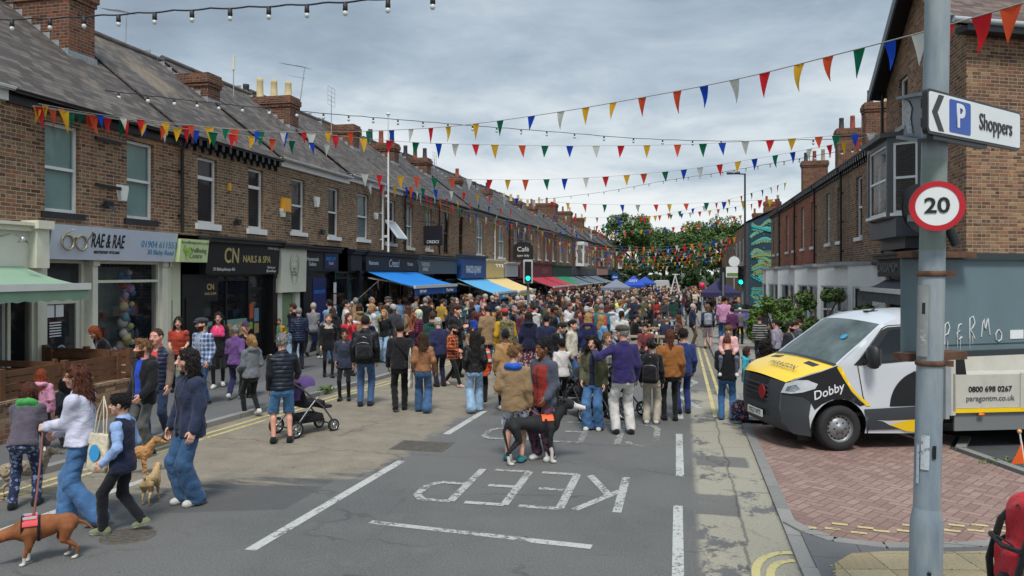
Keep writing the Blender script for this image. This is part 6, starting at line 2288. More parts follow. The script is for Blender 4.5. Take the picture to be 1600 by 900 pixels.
hood = [(.86,1.0),(.74,1.06),(.62,1.10),(.46,1.15),(.30,1.19),(.06,1.27)]
shield = [(.06,1.27),(-.14,1.465),(-.36,1.66),(-.55,1.84),(-.72,2.0)]
roofp = [(-.72,2.0),(-.98,2.12),(-1.3,2.15),(-1.62,2.17)]
body = vpatch(outl,0,'body',V_W)
vpatch(outl,0,'body_side',V_W,side=-1,parent=body)
def vloft(prof,bx,bz,name,m,mf=None,n=14,parent=VT,off=0.0,y0=-1,y1=1):
 mb = MB()
 rows = []
 for i, (x,z)in enumerate(prof):
  w = vW(x,z)
  cx, cz = bx(i), bz(i)
  r_ = []
  for j in range(n+1):
   q = y0+(y1-y0)*j/n
   r_.append((x+cx*(1-abs(q)**2.6)+off,q*w,z+cz*(1-q*q)+off*.5))
  rows.append(r_)
 mb.grid(rows,0,mf=mf)
 return mb.build(name,m,parent,world=False)
fine = []
for(a,b_)in zip(front,front[1:]):
 for q in range(3):
  fine.append((a[0]+(b_[0]-a[0])*q/3,a[1]+(b_[1]-a[1])*q/3))
fine.append(front[-1])
def fmf(i,j):
 z = (fine[i][1]+fine[i+1][1])/2
 q = abs((j+.5)/20*2-1)
 if z>.84 and q>.52:
  return 1
 if.62<z<.98 and q<.5:
  return 2
 if.40<z<.52 and q<.62:
  return 2
 return 0
fr_ = vloft(fine,lambda i:.12,lambda i:.02,'front_bumper',[V_G,V_G,V_D],fmf,20)
vloft(hood,lambda i:.12-.10*i/5,lambda i:.05,'bonnet',V_Y)
ws = vloft(shield,lambda i:.02+.05*i/4,lambda i:.05,'windscreen',mat('windscreen_glass',(.075,.10,.092),.08,spec=.55,var=.6,vscale=2.2),y0=-.94,y1=.94)
vloft(shield,lambda i:.02+.05*i/4-.012,lambda i:.045,'windscreen_surround',V_W,n=16)
vloft(roofp,lambda i:.07-.02*i,lambda i:.05+.02*min(i,2),'roof',V_W)
vloft([(.10,1.26),(.05,1.285)],lambda i:.04,lambda i:.055,'scuttle',V_D,off=.01)
mb = MB()
rows = [[(-1.62,q*vW(-1.62,z),z)for q in(-1,-.5,0,.5,1)]for z in(.22,.8,1.28,1.7,2.17)]
mb.grid(rows,smooth=False)
mb.build('cab_rear',V_W,VT,world=False)
for s_ in(1,-1):
 vpatch([(-1.62,.30),(-.42,.30),(-.385,.48),(-.36,.615),(-1.62,.655)],.012,'lower_cladding',V_G,s_)
 vpatch([(.62,.24),(.74,.25),(.90,.38),(.95,.60),(.93,.82),(.86,1.0),(.80,1.03),(.70,.80)],.003,'nose_side',V_G,s_)
 vpatch([(.43,.22),(.74,.245),(.895,.385),(.943,.60),(.925,.81),(.60,.80),(.46,.72),(.50,.52)],.010,'bumper_corner',V_G,s_)
 vpatch([(.46,.72),(.60,.80),(.925,.81),(.86,.99),(.62,1.09),(.30,1.18),(.055,1.262),(-.02,1.10),(-.16,.88),(-.30,.74),(-.38,.68),(-.30,.66),(-.2,.715),
(-.05,.77),(.14,.765),(.30,.70),(.40,.62)],.006,'black_wing',V_K,s_)
 vpatch([(.06,1.235),(.03,1.27),(-.03,1.20),(-.12,1.02),(-.24,.86),(-.40,.73),(-.47,.66),(-.40,.66),(-.33,.73),(-.18,.87),(-.06,1.04),(.015,1.16)],.008,
'yellow_stripe',V_Y,s_)
 hl = vpatch([(.94,.84),(.875,.985),(.70,1.045),(.52,1.055),(.36,1.00),(.40,.93),(.62,.87),(.80,.84)],.014,'headlight',V_L,s_)
 vpatch([(.88,.87),(.85,.94),(.72,.98),(.66,.92),(.75,.87)],.018,'reflector',mat('lamp_silver',srgb(150,156,160),.2,.6),s_,parent=hl)
 gw = vpatch([(-.20,1.27),(-.28,1.36),(-.70,1.90),(-.80,1.95),(-1.47,2.0),(-1.50,1.94),(-1.50,1.42),(-1.44,1.36),(-.80,1.30),(-.30,1.26)],.006,'window_frame',
V_D,s_)
 vpatch([(-.42,1.31),(-.80,1.88),(-.86,1.91),(-1.42,1.95),(-1.45,1.90),(-1.45,1.44),(-1.40,1.39)],.010,'side_window',V_GL if s_>0 else V_GL,s_)
 for pl in([(-.27,1.27),(-.255,1.27),(-.34,.80),(-.40,.66),(-.415,.66),(-.355,.80)],[(-1.585,.3),(-1.60,.3),(-1.60,2.04),(-1.585,2.04)],[(-.28,1.37),(-.70,
1.93),(-.80,1.985),(-1.55,2.035),(-1.55,2.022),(-.80,1.97),(-.71,1.915)]):
  vpatch(pl,.004,'shut_line',V_D,s_)
 vpatch([(-1.12,1.115),(-1.12,1.165),(-1.40,1.175),(-1.43,1.15),(-1.40,1.12)],.03,'door_handle',V_D,s_)
 mb = MB()
 M_ = Matrix.Translation((-.42,s_*1.10,1.43))@Matrix.Rotation(s_*R(12),4,'Z')
 rows = []
 for z, w, d in((-.2,.05,.03),(-.17,.105,.07),(0,.115,.085),(.15,.11,.075),(.2,.06,.04)):
  rows.append([M_@Vector((d*math.cos(a)*(1 if math.cos(a)>0 else.55),w*math.sin(a),z))for a in[i*math.pi/8 for i in range(16)]])
 mb.grid(rows,closed=True)
 mb.face(rows[0][::-1])
 mb.face(rows[-1])
 mb.bar((-.34,s_*.90,1.33),(-.40,s_*1.03,1.34),.06,.09)
 mr = mb.build('wing_mirror',V_D,VT,world=False)
 mb = MB()
 mb.box(-.065,-.05,-.08,.08,-.15,.16,0,M_)
 mb.build('mirror_glass',mat('mirror_silver',(.4,.43,.45),.05,1),mr,world=False)
circ = [(-1.30+.53*math.cos(a),.645+.53*math.sin(a))for a in[R(q)for q in range(0,124,6)]]
circ = [p for p in circ if p[0]>-1.62]+[(-1.62,1.06),(-1.62,.655)]
sw = vpatch(circ,.006,'roundel',V_K)
vpatch([(-1.22,.66),(-1.26,.78),(-1.36,.90),(-1.48,.96),(-1.60,.95),(-1.62,.86),(-1.53,.84),(-1.50,.78),(-1.56,.70),(-1.60,.66)],.009,'bird_emblem',V_W,
parent=sw)
vpatch([(-.66,.435),(-.80,.36),(-1.05,.27),(-1.35,.235),(-1.62,.235),(-1.62,.455),(-1.2,.445)],.016,'yellow_sweep',V_Y)
vpatch([(-.56,.45),(-.80,.43),(-1.1,.43),(-1.18,.45),(-1.2,.445),(-.9,.42),(-.76,.37),(-1.05,.255),(-1.35,.215),(-1.62,.215),(-1.62,.235),(-1.35,.235),
(-1.05,.27),(-.80,.36),(-.66,.42)][:3]+[(-.9,.40),(-.78,.365),(-.66,.43)],.017,'white_sweep',V_W)
FV = Fr((0,0,0),(-1,0,0),(0,1,0))
def wrap_text(s,u,z,h,m,par,ang=0,shear=.2,off=.012,bold=.012,wscale=1.0):
 o = text(s,par,FV,u,z,0,h,m,ang=ang,shear=shear,bold=bold,local=True,wscale=wscale)
 for v in o.data.vertices:
  v.co.y = vW(v.co.x,v.co.z)+off+v.co.y*.2
 return o
wrap_text('Dobby',-.20,.885,.13,mat('van_lettering',srgb(226,228,230),.4),body,ang=R(17),shear=.25)
hd = [c for c in VT.children if c.name.startswith('bonnet')][0]
HT = text('PARAGON',hd,Fr((0,0,0),(-.35,.936,0),(0,0,1)),0,0,0,.12,V_K,local=True)
for v in HT.data.vertices:
 a_, b2 = v.co.dot(Vector((-.35,.936,0))), v.co.z
 x_, y_ = .62+b2*-1.0-a_*.06, .28+a_
 w = vW(x_,1.1)
 q = min(1,abs(y_/w))
 zs = np.interp(-x_,[-.86,-.74,-.62,-.46,-.30,-.06],[1.0,1.06,1.10,1.15,1.19,1.27])
 v.co = Vector((x_,y_,zs+.05*(1-q*q)+.075))
mb = MB()
mb.face([(.30,.40,1.243),(.30,.70,1.222),(.20,.72,1.252),(.20,.40,1.276)])
mb.face([(.30,-.40,1.243),(.30,-.70,1.222),(.20,-.72,1.252),(.20,-.40,1.276)])
mb.build('bonnet_vent',V_D,hd,world=False)
mb = MB()
for i in range(4):
 z = .69+i*.07
 mb.bar((1.045,-.40,z),(1.045,.40,z),.03,.022)
gr_ = mb.build('grille',mat('grille_grey',srgb(74,78,82),.4,.3),VT,world=False)
mb = MB()
ff = Fr((1.075,.26,.80),(0,1,0),(1,0,0))
ring(mb,ff,.001,.105,0,.02)
mb.build('red_poppy',mat('red_plastic',srgb(150,30,38),.55),VT,world=False)
mb = MB()
mb.box(1.07,1.085,-.26,.26,.40,.51)
np_ = mb.build('number_plate',mat('plate_white',srgb(216,218,214),.4),VT,world=False)
text('YK21 VYT',np_,Fr((1.086,0,.455),(0,1,0),(1,0,0)),0,0,0,.075,INK_K,local=True,wscale=.9)
mb = MB()
mb.bar((-.12,-.55,1.36),(.0,.5,1.335),.02,.012)
mb.bar((-.02,.55,1.30),(-.10,-.1,1.375),.02,.012)
mb.build('wiper',V_D,VT,world=False)
mb = MB()
mb.tube([(-1.0,.1,2.2),(-1.14,.1,2.33)],[.02,.008],6)
mb.box(-1.1,-.9,.04,.16,2.19,2.215)
mb.build('roof_aerial',V_D,VT,world=False)
wsx = MB()
wsx.disc((-.34,.45,1.745),.06,16,(.7,.1,.7))
wsx.build('screen_sticker',inkm(srgb(60,150,190)),ws,world=False)
mb = MB()
for y in(-.5,.45):
 rows = [[(-1.15+q,y+w_*s,z)for w_ in(-.24,-.1,.1,.24)]for q,z,s in((.1,.8,1),(.0,1.2,1),(-.08,1.55,.8),(-.1,1.75,.5))]
 mb.grid(rows)
mb.box(-.15,.02,-.8,.8,1.0,1.24)
mb.box(-1.55,.1,-.85,.85,.5,.55)
mb.build('cab_interior',mat('seat_grey',(.03,.03,.033),.8),VT,world=False)
def wheel(x,y,s_):
 M_ = Matrix.Translation((x,y,.335))@Matrix.Rotation(-s_*R(90),4,'X')
 mb = MB()
 mb.lathe([(.20,.0),(.225,.02),(.30,.025),(.325,.0),(.335,-.04),(.335,-.17),(.32,-.21),(.20,-.21)],32,0,M_)
 for i in range(40):
  a = i*math.pi/20
  c = M_@Vector((.3345*math.cos(a),.3345*math.sin(a),-.10))
  t1 = M_.to_3x3()@Vector((-math.sin(a),math.cos(a),0))
  mb.bar(c-t1*.008+M_.to_3x3()@Vector((0,0,-.07)),c-t1*.008+M_.to_3x3()@Vector((0,0,.07)),.008,.006)
 w = mb.build('wheel',RUBBER,VT,world=False)
 mb = MB()
 mb.lathe([(.205,.012),(.195,-.02),(.165,-.045),(.15,-.02),(.10,-.0),(.065,.012),(.055,.03),(.001,.034)],32,0,M_)
 rim = mb.build('rim',mat('steel_rim',srgb(140,142,142),.45,.5,var=.15,vscale=14),w,world=False)
 mb = MB()
 for i in range(16):
  a = i*math.pi/8
  mb.disc(M_@Vector((.168*math.cos(a),.168*math.sin(a),-.028)),.017,10,M_.to_3x3()@Vector((.5*math.cos(a),.5*math.sin(a),1)))
 for i in range(6):
  a = i*math.pi/3
  mb.lathe([(.012,-.01),(.012,.012),(.001,.014)],6,0,M_@Matrix.Translation((.09*math.cos(a),.09*math.sin(a),.002)))
 mb.build('wheel_holes',V_D,rim,world=False)
 mb = MB()
 if x>-1:
  for i in range(17):
   a0, a1 = R(-10+i*12), R(-10+(i+1)*12)
   q = [(x+.44*math.cos(a),.34+.44*math.sin(a))for a in(a0,a1)]
   mb.face([(q[0][0],s_*.945,q[0][1]),(q[1][0],s_*.945,q[1][1]),(q[1][0],s_*.55,q[1][1]),(q[0][0],s_*.55,q[0][1])])
  mb.face([(x-.5,s_*.6,.1),(x+.5,s_*.6,.1),(x+.5,s_*.6,.8),(x-.5,s_*.6,.8)])
  mb.build('wheel_arch_liner',V_D,VT,world=False)
for x in(.0,-3.35):
 for s_ in(1,-1):
  wheel(x,s_*.925,s_)
BEDW = mat('bed_cream',srgb(196,192,180),.45,var=.05,dirt=.15)
mb = MB()
mb.box(-4.9,-1.75,-.95,.95,.44,.52)
mb.box(-4.9,-1.70,-.35,.35,.25,.44)
mb.build('chassis',V_D,VT,world=False)
mb = MB()
mb.box(-4.9,-1.78,.955,.985,.60,1.10)
for x in(-1.80,-2.9,-4.0,-4.88):
 mb.box(x,x+.05,.985,1.0,.56,1.12)
sb = mb.build('side_board',BEDW,VT,world=False)
FB = Fr((0,.988,0),(-1,0,0),(0,1,0))
text('0800 698 0267',sb,FB,2.36,.88,.003,.085,INK_K,bold=.015,local=True)
text('paragontm.co.uk',sb,FB,2.36,.745,.003,.085,inkm(srgb(110,112,112)),local=True)
text('SAFER ROADS',sb,FB,3.45,.80,.003,.12,INK_K,bold=.03,local=True)
mb = MB()
mb.box(-4.9,-1.78,-.985,-.955,.60,1.10)
mb.build('side_board',BEDW,VT,world=False)
mb = MB()
mb.box(-4.9,-1.78,.97,1.0,.535,.595)
mb.build('yellow_rail',V_Y,VT,world=False)
mb = MB()
mb.box(-4.9,-1.80,.93,.96,.26,.53)
mb.build('side_guard',mat('bed_grey',srgb(120,122,120),.5),VT,world=False)
mb = MB()
mb.lathe([(.001,0),(.05,0),(.05,.02),(.001,.025)],12,0,Matrix.Translation((-2.2,1.0,.505))@Matrix.Rotation(-R(90),4,'X')@Matrix.Scale(.5,4,(0,1,0)))
mb.build('marker_lamp',mat('amber_lens',srgb(226,120,30),.3),VT,world=False)
mb = MB()
mb.box(-1.78,-1.70,-.95,.95,.5,1.25)
mb.box(-1.79,-1.69,.90,1.0,.5,1.55)
mb.box(-1.79,-1.69,-1.0,-.90,.5,1.55)
mb.build('headboard',BEDW,VT,world=False)
mb = MB()
mb.box(-4.8,-2.3,-.3,-.2,1.0,1.28)
mb.box(-4.8,-2.3,-.3,.5,.52,1.0)
mb.build('tool_locker',BEDW,VT,world=False)
for o_ in[c for c in bpy.data.objects if c.type=='MESH' and(c.parent==VT or(c.parent and c.parent.parent==VT)or(c.parent and c.parent.parent and c.parent.parent.parent==VT))]:
 for v in o_.data.vertices:
  if v.co.z>1.27:
   v.co.z = 1.27+(v.co.z-1.27)*.80
  if v.co.x>.45:
   v.co.x = .45+(v.co.x-.45)*.70
fs_ = thing('trestle_stand','black folded road sign trestles leaning in the bed of the truck','trestle',VT.matrix_world@Vector((0,0,0)))
VT_M = Matrix.Translation(VT.location)@Matrix.Rotation(VT.rotation_euler.z,4,'Z')
fs_.location = VT_M@Vector((-2.0,.7,.55))
for i in range(4):
 mb = MB()
 o = Vector((-1.95-i*.09,.75-i*.05,.53))
 p0, p1 = o, o+Vector((.13,.02,.78))
 p2 = o+Vector((0,.12,0))
 p3 = p2+Vector((.13,.02,.78))
 for a, b_ in((p0,p1),(p2,p3),(p1,p3)):
  mb.bar(VT_M@a,VT_M@b_,.05)
 mb.build('folding_frame',V_D,fs_)
mb = MB()
for x in(-4.8,-3.9):
 mb.bar((x,-.8,.52),(x+.9,-.8,1.05),.05)
mb.bar((-4.8,-.8,1.3),(-2,-.8,1.3),.04)
mb.build('rear_rail',V_D,VT,world=False)
# ================================================================== FIGURES: distance field modelling
class Field:
 """signed distance grid; shapes are blended in and the zero surface is meshed"""
 def __init__(s,lo,hi,vox):
  s.vox = vox
  s.lo = np.array(lo,np.float32)
  s.n = np.ceil((np.array(hi)-s.lo)/vox).astype(int)+1
  s.V = np.full(s.n,.3,np.float32)
  s.ax = [s.lo[i]+vox*np.arange(s.n[i],dtype=np.float32)for i in range(3)]
 def _sl(s,lo,hi,pad):
  a = np.clip(np.floor((np.array(lo)-pad-s.lo)/s.vox).astype(int),0,s.n)
  b = np.clip(np.ceil((np.array(hi)+pad-s.lo)/s.vox).astype(int)+1,0,s.n)
  return tuple(slice(i,j)for i,j in zip(a,b))
 def _grid(s,sl):
  return np.meshgrid(*[s.ax[i][sl[i]]for i in range(3)],indexing='ij',sparse=True)
 def put(s,sl,d,k,sub=False):
  v = s.V[sl]
  if sub:
   d = -d
   h = np.clip(.5-.5*(v-d)/k,0,1)if k>0 else None
   s.V[sl] = np.maximum(v,d)if k<=0 else v*(1-h)+d*h+k*h*(1-h)
  else:
   if k<=0:
    s.V[sl] = np.minimum(v,d)
   else:
    h = np.clip(.5+.5*(v-d)/k,0,1)
    s.V[sl] = v*(1-h)+d*h-k*h*(1-h)
 def cap(s,a,b,ra,rb=None,k=.02,sub=False,sq=None):
  """round cone; sq squashes along a direction (vector, factor)"""
  rb = ra if rb is None else rb
  a, b = np.array(a,np.float32), np.array(b,np.float32)
  R_ = max(ra,rb)
  sl = s._sl(np.minimum(a,b)-R_,np.maximum(a,b)+R_,k+2*s.vox)
  if any(q.stop<=q.start for q in sl):
   return
  X, Y, Z = s._grid(sl)
  ab = b-a
  L2 = float(ab@ab)+1e-9
  px, py, pz = X-a[0], Y-a[1], Z-a[2]
  t = np.clip((px*ab[0]+py*ab[1]+pz*ab[2])/L2,0,1)
  dx_, dy_, dz_ = px-t*ab[0], py-t*ab[1], pz-t*ab[2]
  d2 = dx_**2+dy_**2+dz_**2
  if sq is not None:
   n, f = np.array(sq[0],np.float32), sq[1]
   c = dx_*n[0]+dy_*n[1]+dz_*n[2]
   d2 = d2+c*c*(f*f-1)
  s.put(sl,np.sqrt(d2)-(ra+(rb-ra)*t),k,sub)
 def ell(s,c,r,k=.02,sub=False,M=None):
  c, r = np.array(c,np.float32), np.array(r,np.float32)
  R_ = r.max()if M is not None else r
  sl = s._sl(c-R_,c+R_,k+2*s.vox)
  if any(q.stop<=q.start for q in sl):
   return
  X, Y, Z = s._grid(sl)
  p = [X-c[0],Y-c[1],Z-c[2]]
  if M is not None:
   p = [M[0][i]*p[0]+M[1][i]*p[1]+M[2][i]*p[2]for i in range(3)]
  k0 = np.sqrt((p[0]/r[0])**2+(p[1]/r[1])**2+(p[2]/r[2])**2)+1e-6
  k1 = np.sqrt((p[0]/r[0]**2)**2+(p[1]/r[1]**2)**2+(p[2]/r[2]**2)**2)+1e-6
  s.put(sl,k0*(k0-1)/k1,k,sub)
 def box(s,c,h,rd=.02,k=.01,M=None,sub=False):
  c, h = np.array(c,np.float32), np.array(h,np.float32)
  R_ = np.linalg.norm(h)if M is not None else h
  sl = s._sl(c-R_,c+R_,k+2*s.vox)
  if any(q.stop<=q.start for q in sl):
   return
  X, Y, Z = s._grid(sl)
  p = [X-c[0],Y-c[1],Z-c[2]]
  if M is not None:
   p = [M[0][i]*p[0]+M[1][i]*p[1]+M[2][i]*p[2]for i in range(3)]
  q = [np.abs(p[i])-(h[i]-rd)for i in range(3)]
  d = np.sqrt(np.maximum(q[0],0)**2+np.maximum(q[1],0)**2+np.maximum(q[2],0)**2)+np.minimum(np.maximum(np.maximum(q[0],q[1]),q[2]),0)-rd
  s.put(sl,d,k,sub)
 def loft(s,secs,T,k=.02,off=0.0,zlo=None,zhi=None,sub=False,pw=2.0):
  """stack of elliptic sections (z, rx, ry, cy) in the frame T (4x4 world from local)"""
  z = np.array([q[0]for q in secs],np.float32)
  rx = np.array([q[1]for q in secs],np.float32)+off
  ry = np.array([q[2]for q in secs],np.float32)+off
  cy = np.array([q[3]if len(q)>3 else 0 for q in secs],np.float32)
  zlo = z[0]if zlo is None else zlo
  zhi = z[-1]if zhi is None else zhi
  R_ = max(rx.max(),ry.max())+abs(cy).max()+.02
  cs = np.array([list(T@Vector((sx*R_,sy*R_,zz)))for sx in(-1,1)for sy in(-1,1)for zz in(zlo,zhi)])
  sl = s._sl(cs.min(0),cs.max(0),k+2*s.vox)
  if any(q.stop<=q.start for q in sl):
   return
  X, Y, Z = s._grid(sl)
  I = np.array(T.inverted(),np.float32)
  x = I[0,0]*X+I[0,1]*Y+I[0,2]*Z+I[0,3]
  y = I[1,0]*X+I[1,1]*Y+I[1,2]*Z+I[1,3]
  w = I[2,0]*X+I[2,1]*Y+I[2,2]*Z+I[2,3]
  a, b, c = np.interp(w,z,rx), np.interp(w,z,ry), np.interp(w,z,cy)
  y = y-c
  q = ((np.abs(x)/a)**pw+(np.abs(y)/b)**pw)**(1/pw)
  d = (q-1)*np.minimum(a,b)
  d = np.maximum(d,np.maximum(zlo-w,w-zhi))
  s.put(sl,d.astype(np.float32),k,sub)
 def plane_cut(s,p,n):
  """remove everything on the side n points to"""
  X, Y, Z = np.meshgrid(*s.ax,indexing='ij',sparse=True)
  d = (X-p[0])*n[0]+(Y-p[1])*n[1]+(Z-p[2])*n[2]
  s.V = np.maximum(s.V,d.astype(np.float32))
 def folds(s,amp,seed=0,sc=1.0):
  X, Y, Z = np.meshgrid(*s.ax,indexing='ij',sparse=True)
  o = seed*1.37
  a = np.sin(31*sc*Z+9*sc*X+4*np.sin(13*sc*X+o)+3*np.sin(11*sc*Y-o)+o)
  u = 15*sc*Z+11*sc*X*np.sin(5*Z+o)+2.2*np.sin(9*sc*X-o)+1.8*np.sin(8*sc*Y+2*o)
  cr_ = (1-np.abs(np.sin(u)))**4*(.5+.5*np.sin(7*X+6*Y+5*Z+o))
  b = np.sin(22*sc*X-17*sc*Z+3*np.sin(14*sc*Z+o)+2*o)*np.sin(19*sc*Y+8*Z+o)
  s.V = s.V+(amp*(.5*a+.5*b+1.9*cr_)).astype(np.float32)
 def mesh(s):
  V = s.V
  nx, ny, nz = V.shape
  ins = V<0
  c = np.zeros((nx-1,ny-1,nz-1),np.uint8)
  for i in(0,1):
   for j in(0,1):
    for k in(0,1):
     c+=ins[i:nx-1+i,j:ny-1+j,k:nz-1+k]
  act = (c>0)&(c<8)
  idx = np.argwhere(act)
  if len(idx)==0:
   return np.zeros((0,3)), np.zeros((0,4),int)
  ID = np.full(act.shape,-1,np.int32)
  ID[act] = np.arange(len(idx))
  acc = np.zeros((len(idx),3))
  cnt = np.zeros(len(idx))
  cor = [(i,j,k)for i in(0,1)for j in(0,1)for k in(0,1)]
  vals = {q:V[idx[:,0]+q[0],idx[:,1]+q[1],idx[:,2]+q[2]]for q in cor}
  for q in cor:
   for ax in range(3):
    if q[ax]==0:
     p = list(q)
     p[ax] = 1
     p = tuple(p)
     a, b = vals[q], vals[p]
     m = (a<0)!=(b<0)
     t = np.where(m,a/np.where(m,a-b,1),0)
     pt = np.tile(np.array(q,float),(len(idx),1))
     pt[:,ax]+=t
     acc+=pt*m[:,None]
     cnt+=m
  P = s.lo+s.vox*(idx+acc/cnt[:,None])
  F = []
  for ax in range(3):
   u, v = (ax+1)%3, (ax+2)%3
   sh = [slice(None)]*3
   sa, sb = list(sh), list(sh)
   sa[ax], sb[ax] = slice(0,-1), slice(1,None)
   A, B = ins[tuple(sa)], ins[tuple(sb)]
   for flip in(False,True):
    m = (A&~B)if not flip else(~A&B)
    e = np.argwhere(m)
    e = e[(e[:,u]>0)&(e[:,v]>0)&(e[:,u]<V.shape[u]-1)&(e[:,v]<V.shape[v]-1)]
    if len(e)==0:
     continue
    q = []
    for du, dv in((-1,-1),(0,-1),(0,0),(-1,0)):
     c_ = e.copy()
     c_[:,u]+=du
     c_[:,v]+=dv
     q.append(ID[c_[:,0],c_[:,1],c_[:,2]])
    f = np.stack(q,1)
    F.append(f if not flip else f[:,::-1])
  F = np.concatenate(F)
  F = F[(F>=0).all(1)]
  return P.astype(np.float32), F
def np_mesh(name,parts,mats):
 """parts: list of (V, F, material index array or int)"""
 vs, fs, ms, o = [], [], [], 0
 for v, f, m in parts:
  if len(f)==0:
   continue
  vs.append(v)
  fs.append(f+o)
  ms.append(np.full(len(f),m,np.int32)if np.isscalar(m)else m)
  o+=len(v)
 V, F, M_ = np.concatenate(vs), np.concatenate(fs), np.concatenate(ms)
 me = bpy.data.meshes.new(name)
 me.vertices.add(len(V))
 me.vertices.foreach_set('co',V.astype(np.float32).ravel())
 me.loops.add(F.size)
 me.loops.foreach_set('vertex_index',F.ravel().astype(np.int32))
 me.polygons.add(len(F))
 me.polygons.foreach_set('loop_start',(np.arange(len(F))*4).astype(np.int32))
 me.polygons.foreach_set('material_index',M_.astype(np.int32))
 me.polygons.foreach_set('use_smooth',np.ones(len(F),bool))
 me.update(calc_edges=True)
 for m in mats:
  me.materials.append(m)
 return me
def xf(V,M):
 A = np.array(M,np.float32)
 return V@A[:3,:3].T+A[:3,3]
# ---------------------------------------------------------------- materials for people
def skin_mat(c):
 key = ('skin',c)
 if key not in _mc:
  m, k, b = newmat('skin')
  o = k.new('ShaderNodeTexCoord').outputs['Object']
  n = k.noise(o,14,3)
  k.plug(b.inputs['Base Color'],k.ramp(n,[(.3,(c[0]*.86,c[1]*.76,c[2]*.72)),(.7,c)]))
  b.inputs['Roughness'].default_value = .5
  b.inputs['Specular IOR Level'].default_value = .35
  _mc[key] = m
 return _mc[key]
def hair_mat(c):
 key = ('hair',c)
 if key not in _mc:
  m, k, b = newmat('hair')
  o = k.new('ShaderNodeTexCoord').outputs['Object']
  s = k.noise(k.vm('MULTIPLY',o,(95,95,7)),1.0,4,.6,dist=.8)
  k.plug(b.inputs['Base Color'],k.ramp(s,[(.30,tuple(q*.25 for q in c)),(.5,c),(.72,tuple(min(1,q*2.4)for q in c))]))
  b.inputs['Roughness'].default_value = .45
  b.inputs['Specular IOR Level'].default_value = .4
  k.plug(b.inputs['Normal'],k.bump(s,1.0,.03))
  _mc[key] = m
 return _mc[key]
def cloth(c,kind='plain',c2=None,c3=None):
 key = ('cloth',c,kind,c2,c3)
 if key in _mc:
  return _mc[key]
 m, k, b = newmat('cloth_'+kind)
 o = k.new('ShaderNodeTexCoord').outputs['Object']
 x, y, z = k.sep(o)
 n = k.noise(o,7,5,.6)
 col = k.ramp(n,[(.28,tuple(q*.72 for q in c)),(.6,tuple(min(1,q*1.12)for q in c))])
 rough = .85
 wr = k.noise(k.vm('MULTIPLY',o,(1,1,1.7)),11,5,.6,dist=.8)
 bh = k.m('ADD',wr,k.m('MULTIPLY',k.noise(o,260,2),.12))
 if kind=='denim':
  fade = k.step(k.noise(k.vm('MULTIPLY',o,(1,1,.4)),4,3),.45,.7)
  col = k.mix(k.m('MULTIPLY',fade,.35),col,tuple(min(1,q*1.9+.03)for q in c))
  col = k.mix(.5,col,k.mix(1,col,k.ramp(k.noise(o,170,2,.8),[(.3,(.6,.6,.6)),(.7,(1.25,1.25,1.25))]),'MULTIPLY'))
 elif kind=='plaid':
  def band(v,p,w,ph=0.0):
   f = k.m('FRACT',k.m('ADD',k.m('DIVIDE',v,p),ph))
   return k.m('LESS_THAN',f,w)
  h = k.m('ADD',x,k.m('MULTIPLY',y,.6))
  a1, a2 = band(h,.09,.45), band(z,.09,.45)
  col = k.mix(k.m('MULTIPLY',a1,.6),col,c2)
  col = k.mix(k.m('MULTIPLY',a2,.6),col,c2)
  col = k.mix(k.m('MULTIPLY',k.m('MAXIMUM',band(h,.09,.08,.3),band(z,.09,.08,.3)),.8),col,c3)
 elif kind=='floral':
  v = k.new('ShaderNodeTexVoronoi')
  k.plug(v.inputs['Vector'],k.vm('ADD',o,k.vm('SCALE',k.noise(o,18,2,col=True),.05)))
  v.inputs['Scale'].default_value = 17
  col = k.mix(k.step(v.outputs['Distance'],.42,.34),col,c2)
  v2 = k.new('ShaderNodeTexVoronoi')
  k.plug(v2.inputs['Vector'],k.vm('ADD',o,(.3,.7,.2)))
  v2.inputs['Scale'].default_value = 30
  col = k.mix(k.step(v2.outputs['Distance'],.25,.18),col,c3 or c2)
 elif kind=='stripe':
  f = k.m('FRACT',k.m('DIVIDE',z,.09))
  col = k.mix(k.m('LESS_THAN',f,.45),col,c2)
 elif kind=='quilt':
  f = k.m('ABSOLUTE',k.m('SUBTRACT',k.m('FRACT',k.m('DIVIDE',z,.065)),.5))
  col = k.mix(k.step(f,.40,.5),col,tuple(q*.3 for q in c))
  bh = k.m('ADD',k.m('MULTIPLY',wr,.3),k.m('MULTIPLY',k.m('SUBTRACT',.5,k.m('MULTIPLY',f,f)),3.0))
  rough = .45
 elif kind=='leather':
  rough = .38
 elif kind=='hivis':
  col = k.mix(k.m('MAXIMUM',k.m('COMPARE',z,c3,.035),k.m('COMPARE',z,c3+.22,.03)),col,srgb(200,204,204))
  rough = .6
 elif kind=='tri':
  col = k.mix(k.step(k.m('ABSOLUTE',x),.125,.135),col,c2)
  col = k.mix(k.m('GREATER_THAN',z,c3),col,c2)
 elif kind=='fleece':
  bh = k.m('ADD',wr,k.m('MULTIPLY',k.noise(o,60,4,.7),.8))
 k.plug(b.inputs['Base Color'],col)
 b.inputs['Roughness'].default_value = rough
 b.inputs['Specular IOR Level'].default_value = .25
 if kind not in('leather','quilt'):
  b.inputs['Sheen Weight'].default_value = .15
 k.plug(b.inputs['Normal'],k.bump(bh,.6,.022))
 _mc[key] = m
 return m
M_EYE = mat('eye_white',srgb(210,204,198),.3)
M_IRIS = mat('iris',srgb(40,30,24),.2)
M_LIP = mat('lips',srgb(168,92,86),.45)
M_BROW = mat('eyebrow',srgb(58,42,32),.8)
BROW2 = mat('pocket_trim',(.03,.03,.034),.7)
SK = {'fair':srgb(224,176,152),'pink':srgb(220,164,142),'tan':srgb(192,140,110),'brown':srgb(132,86,62),'dark':srgb(86,56,42)}
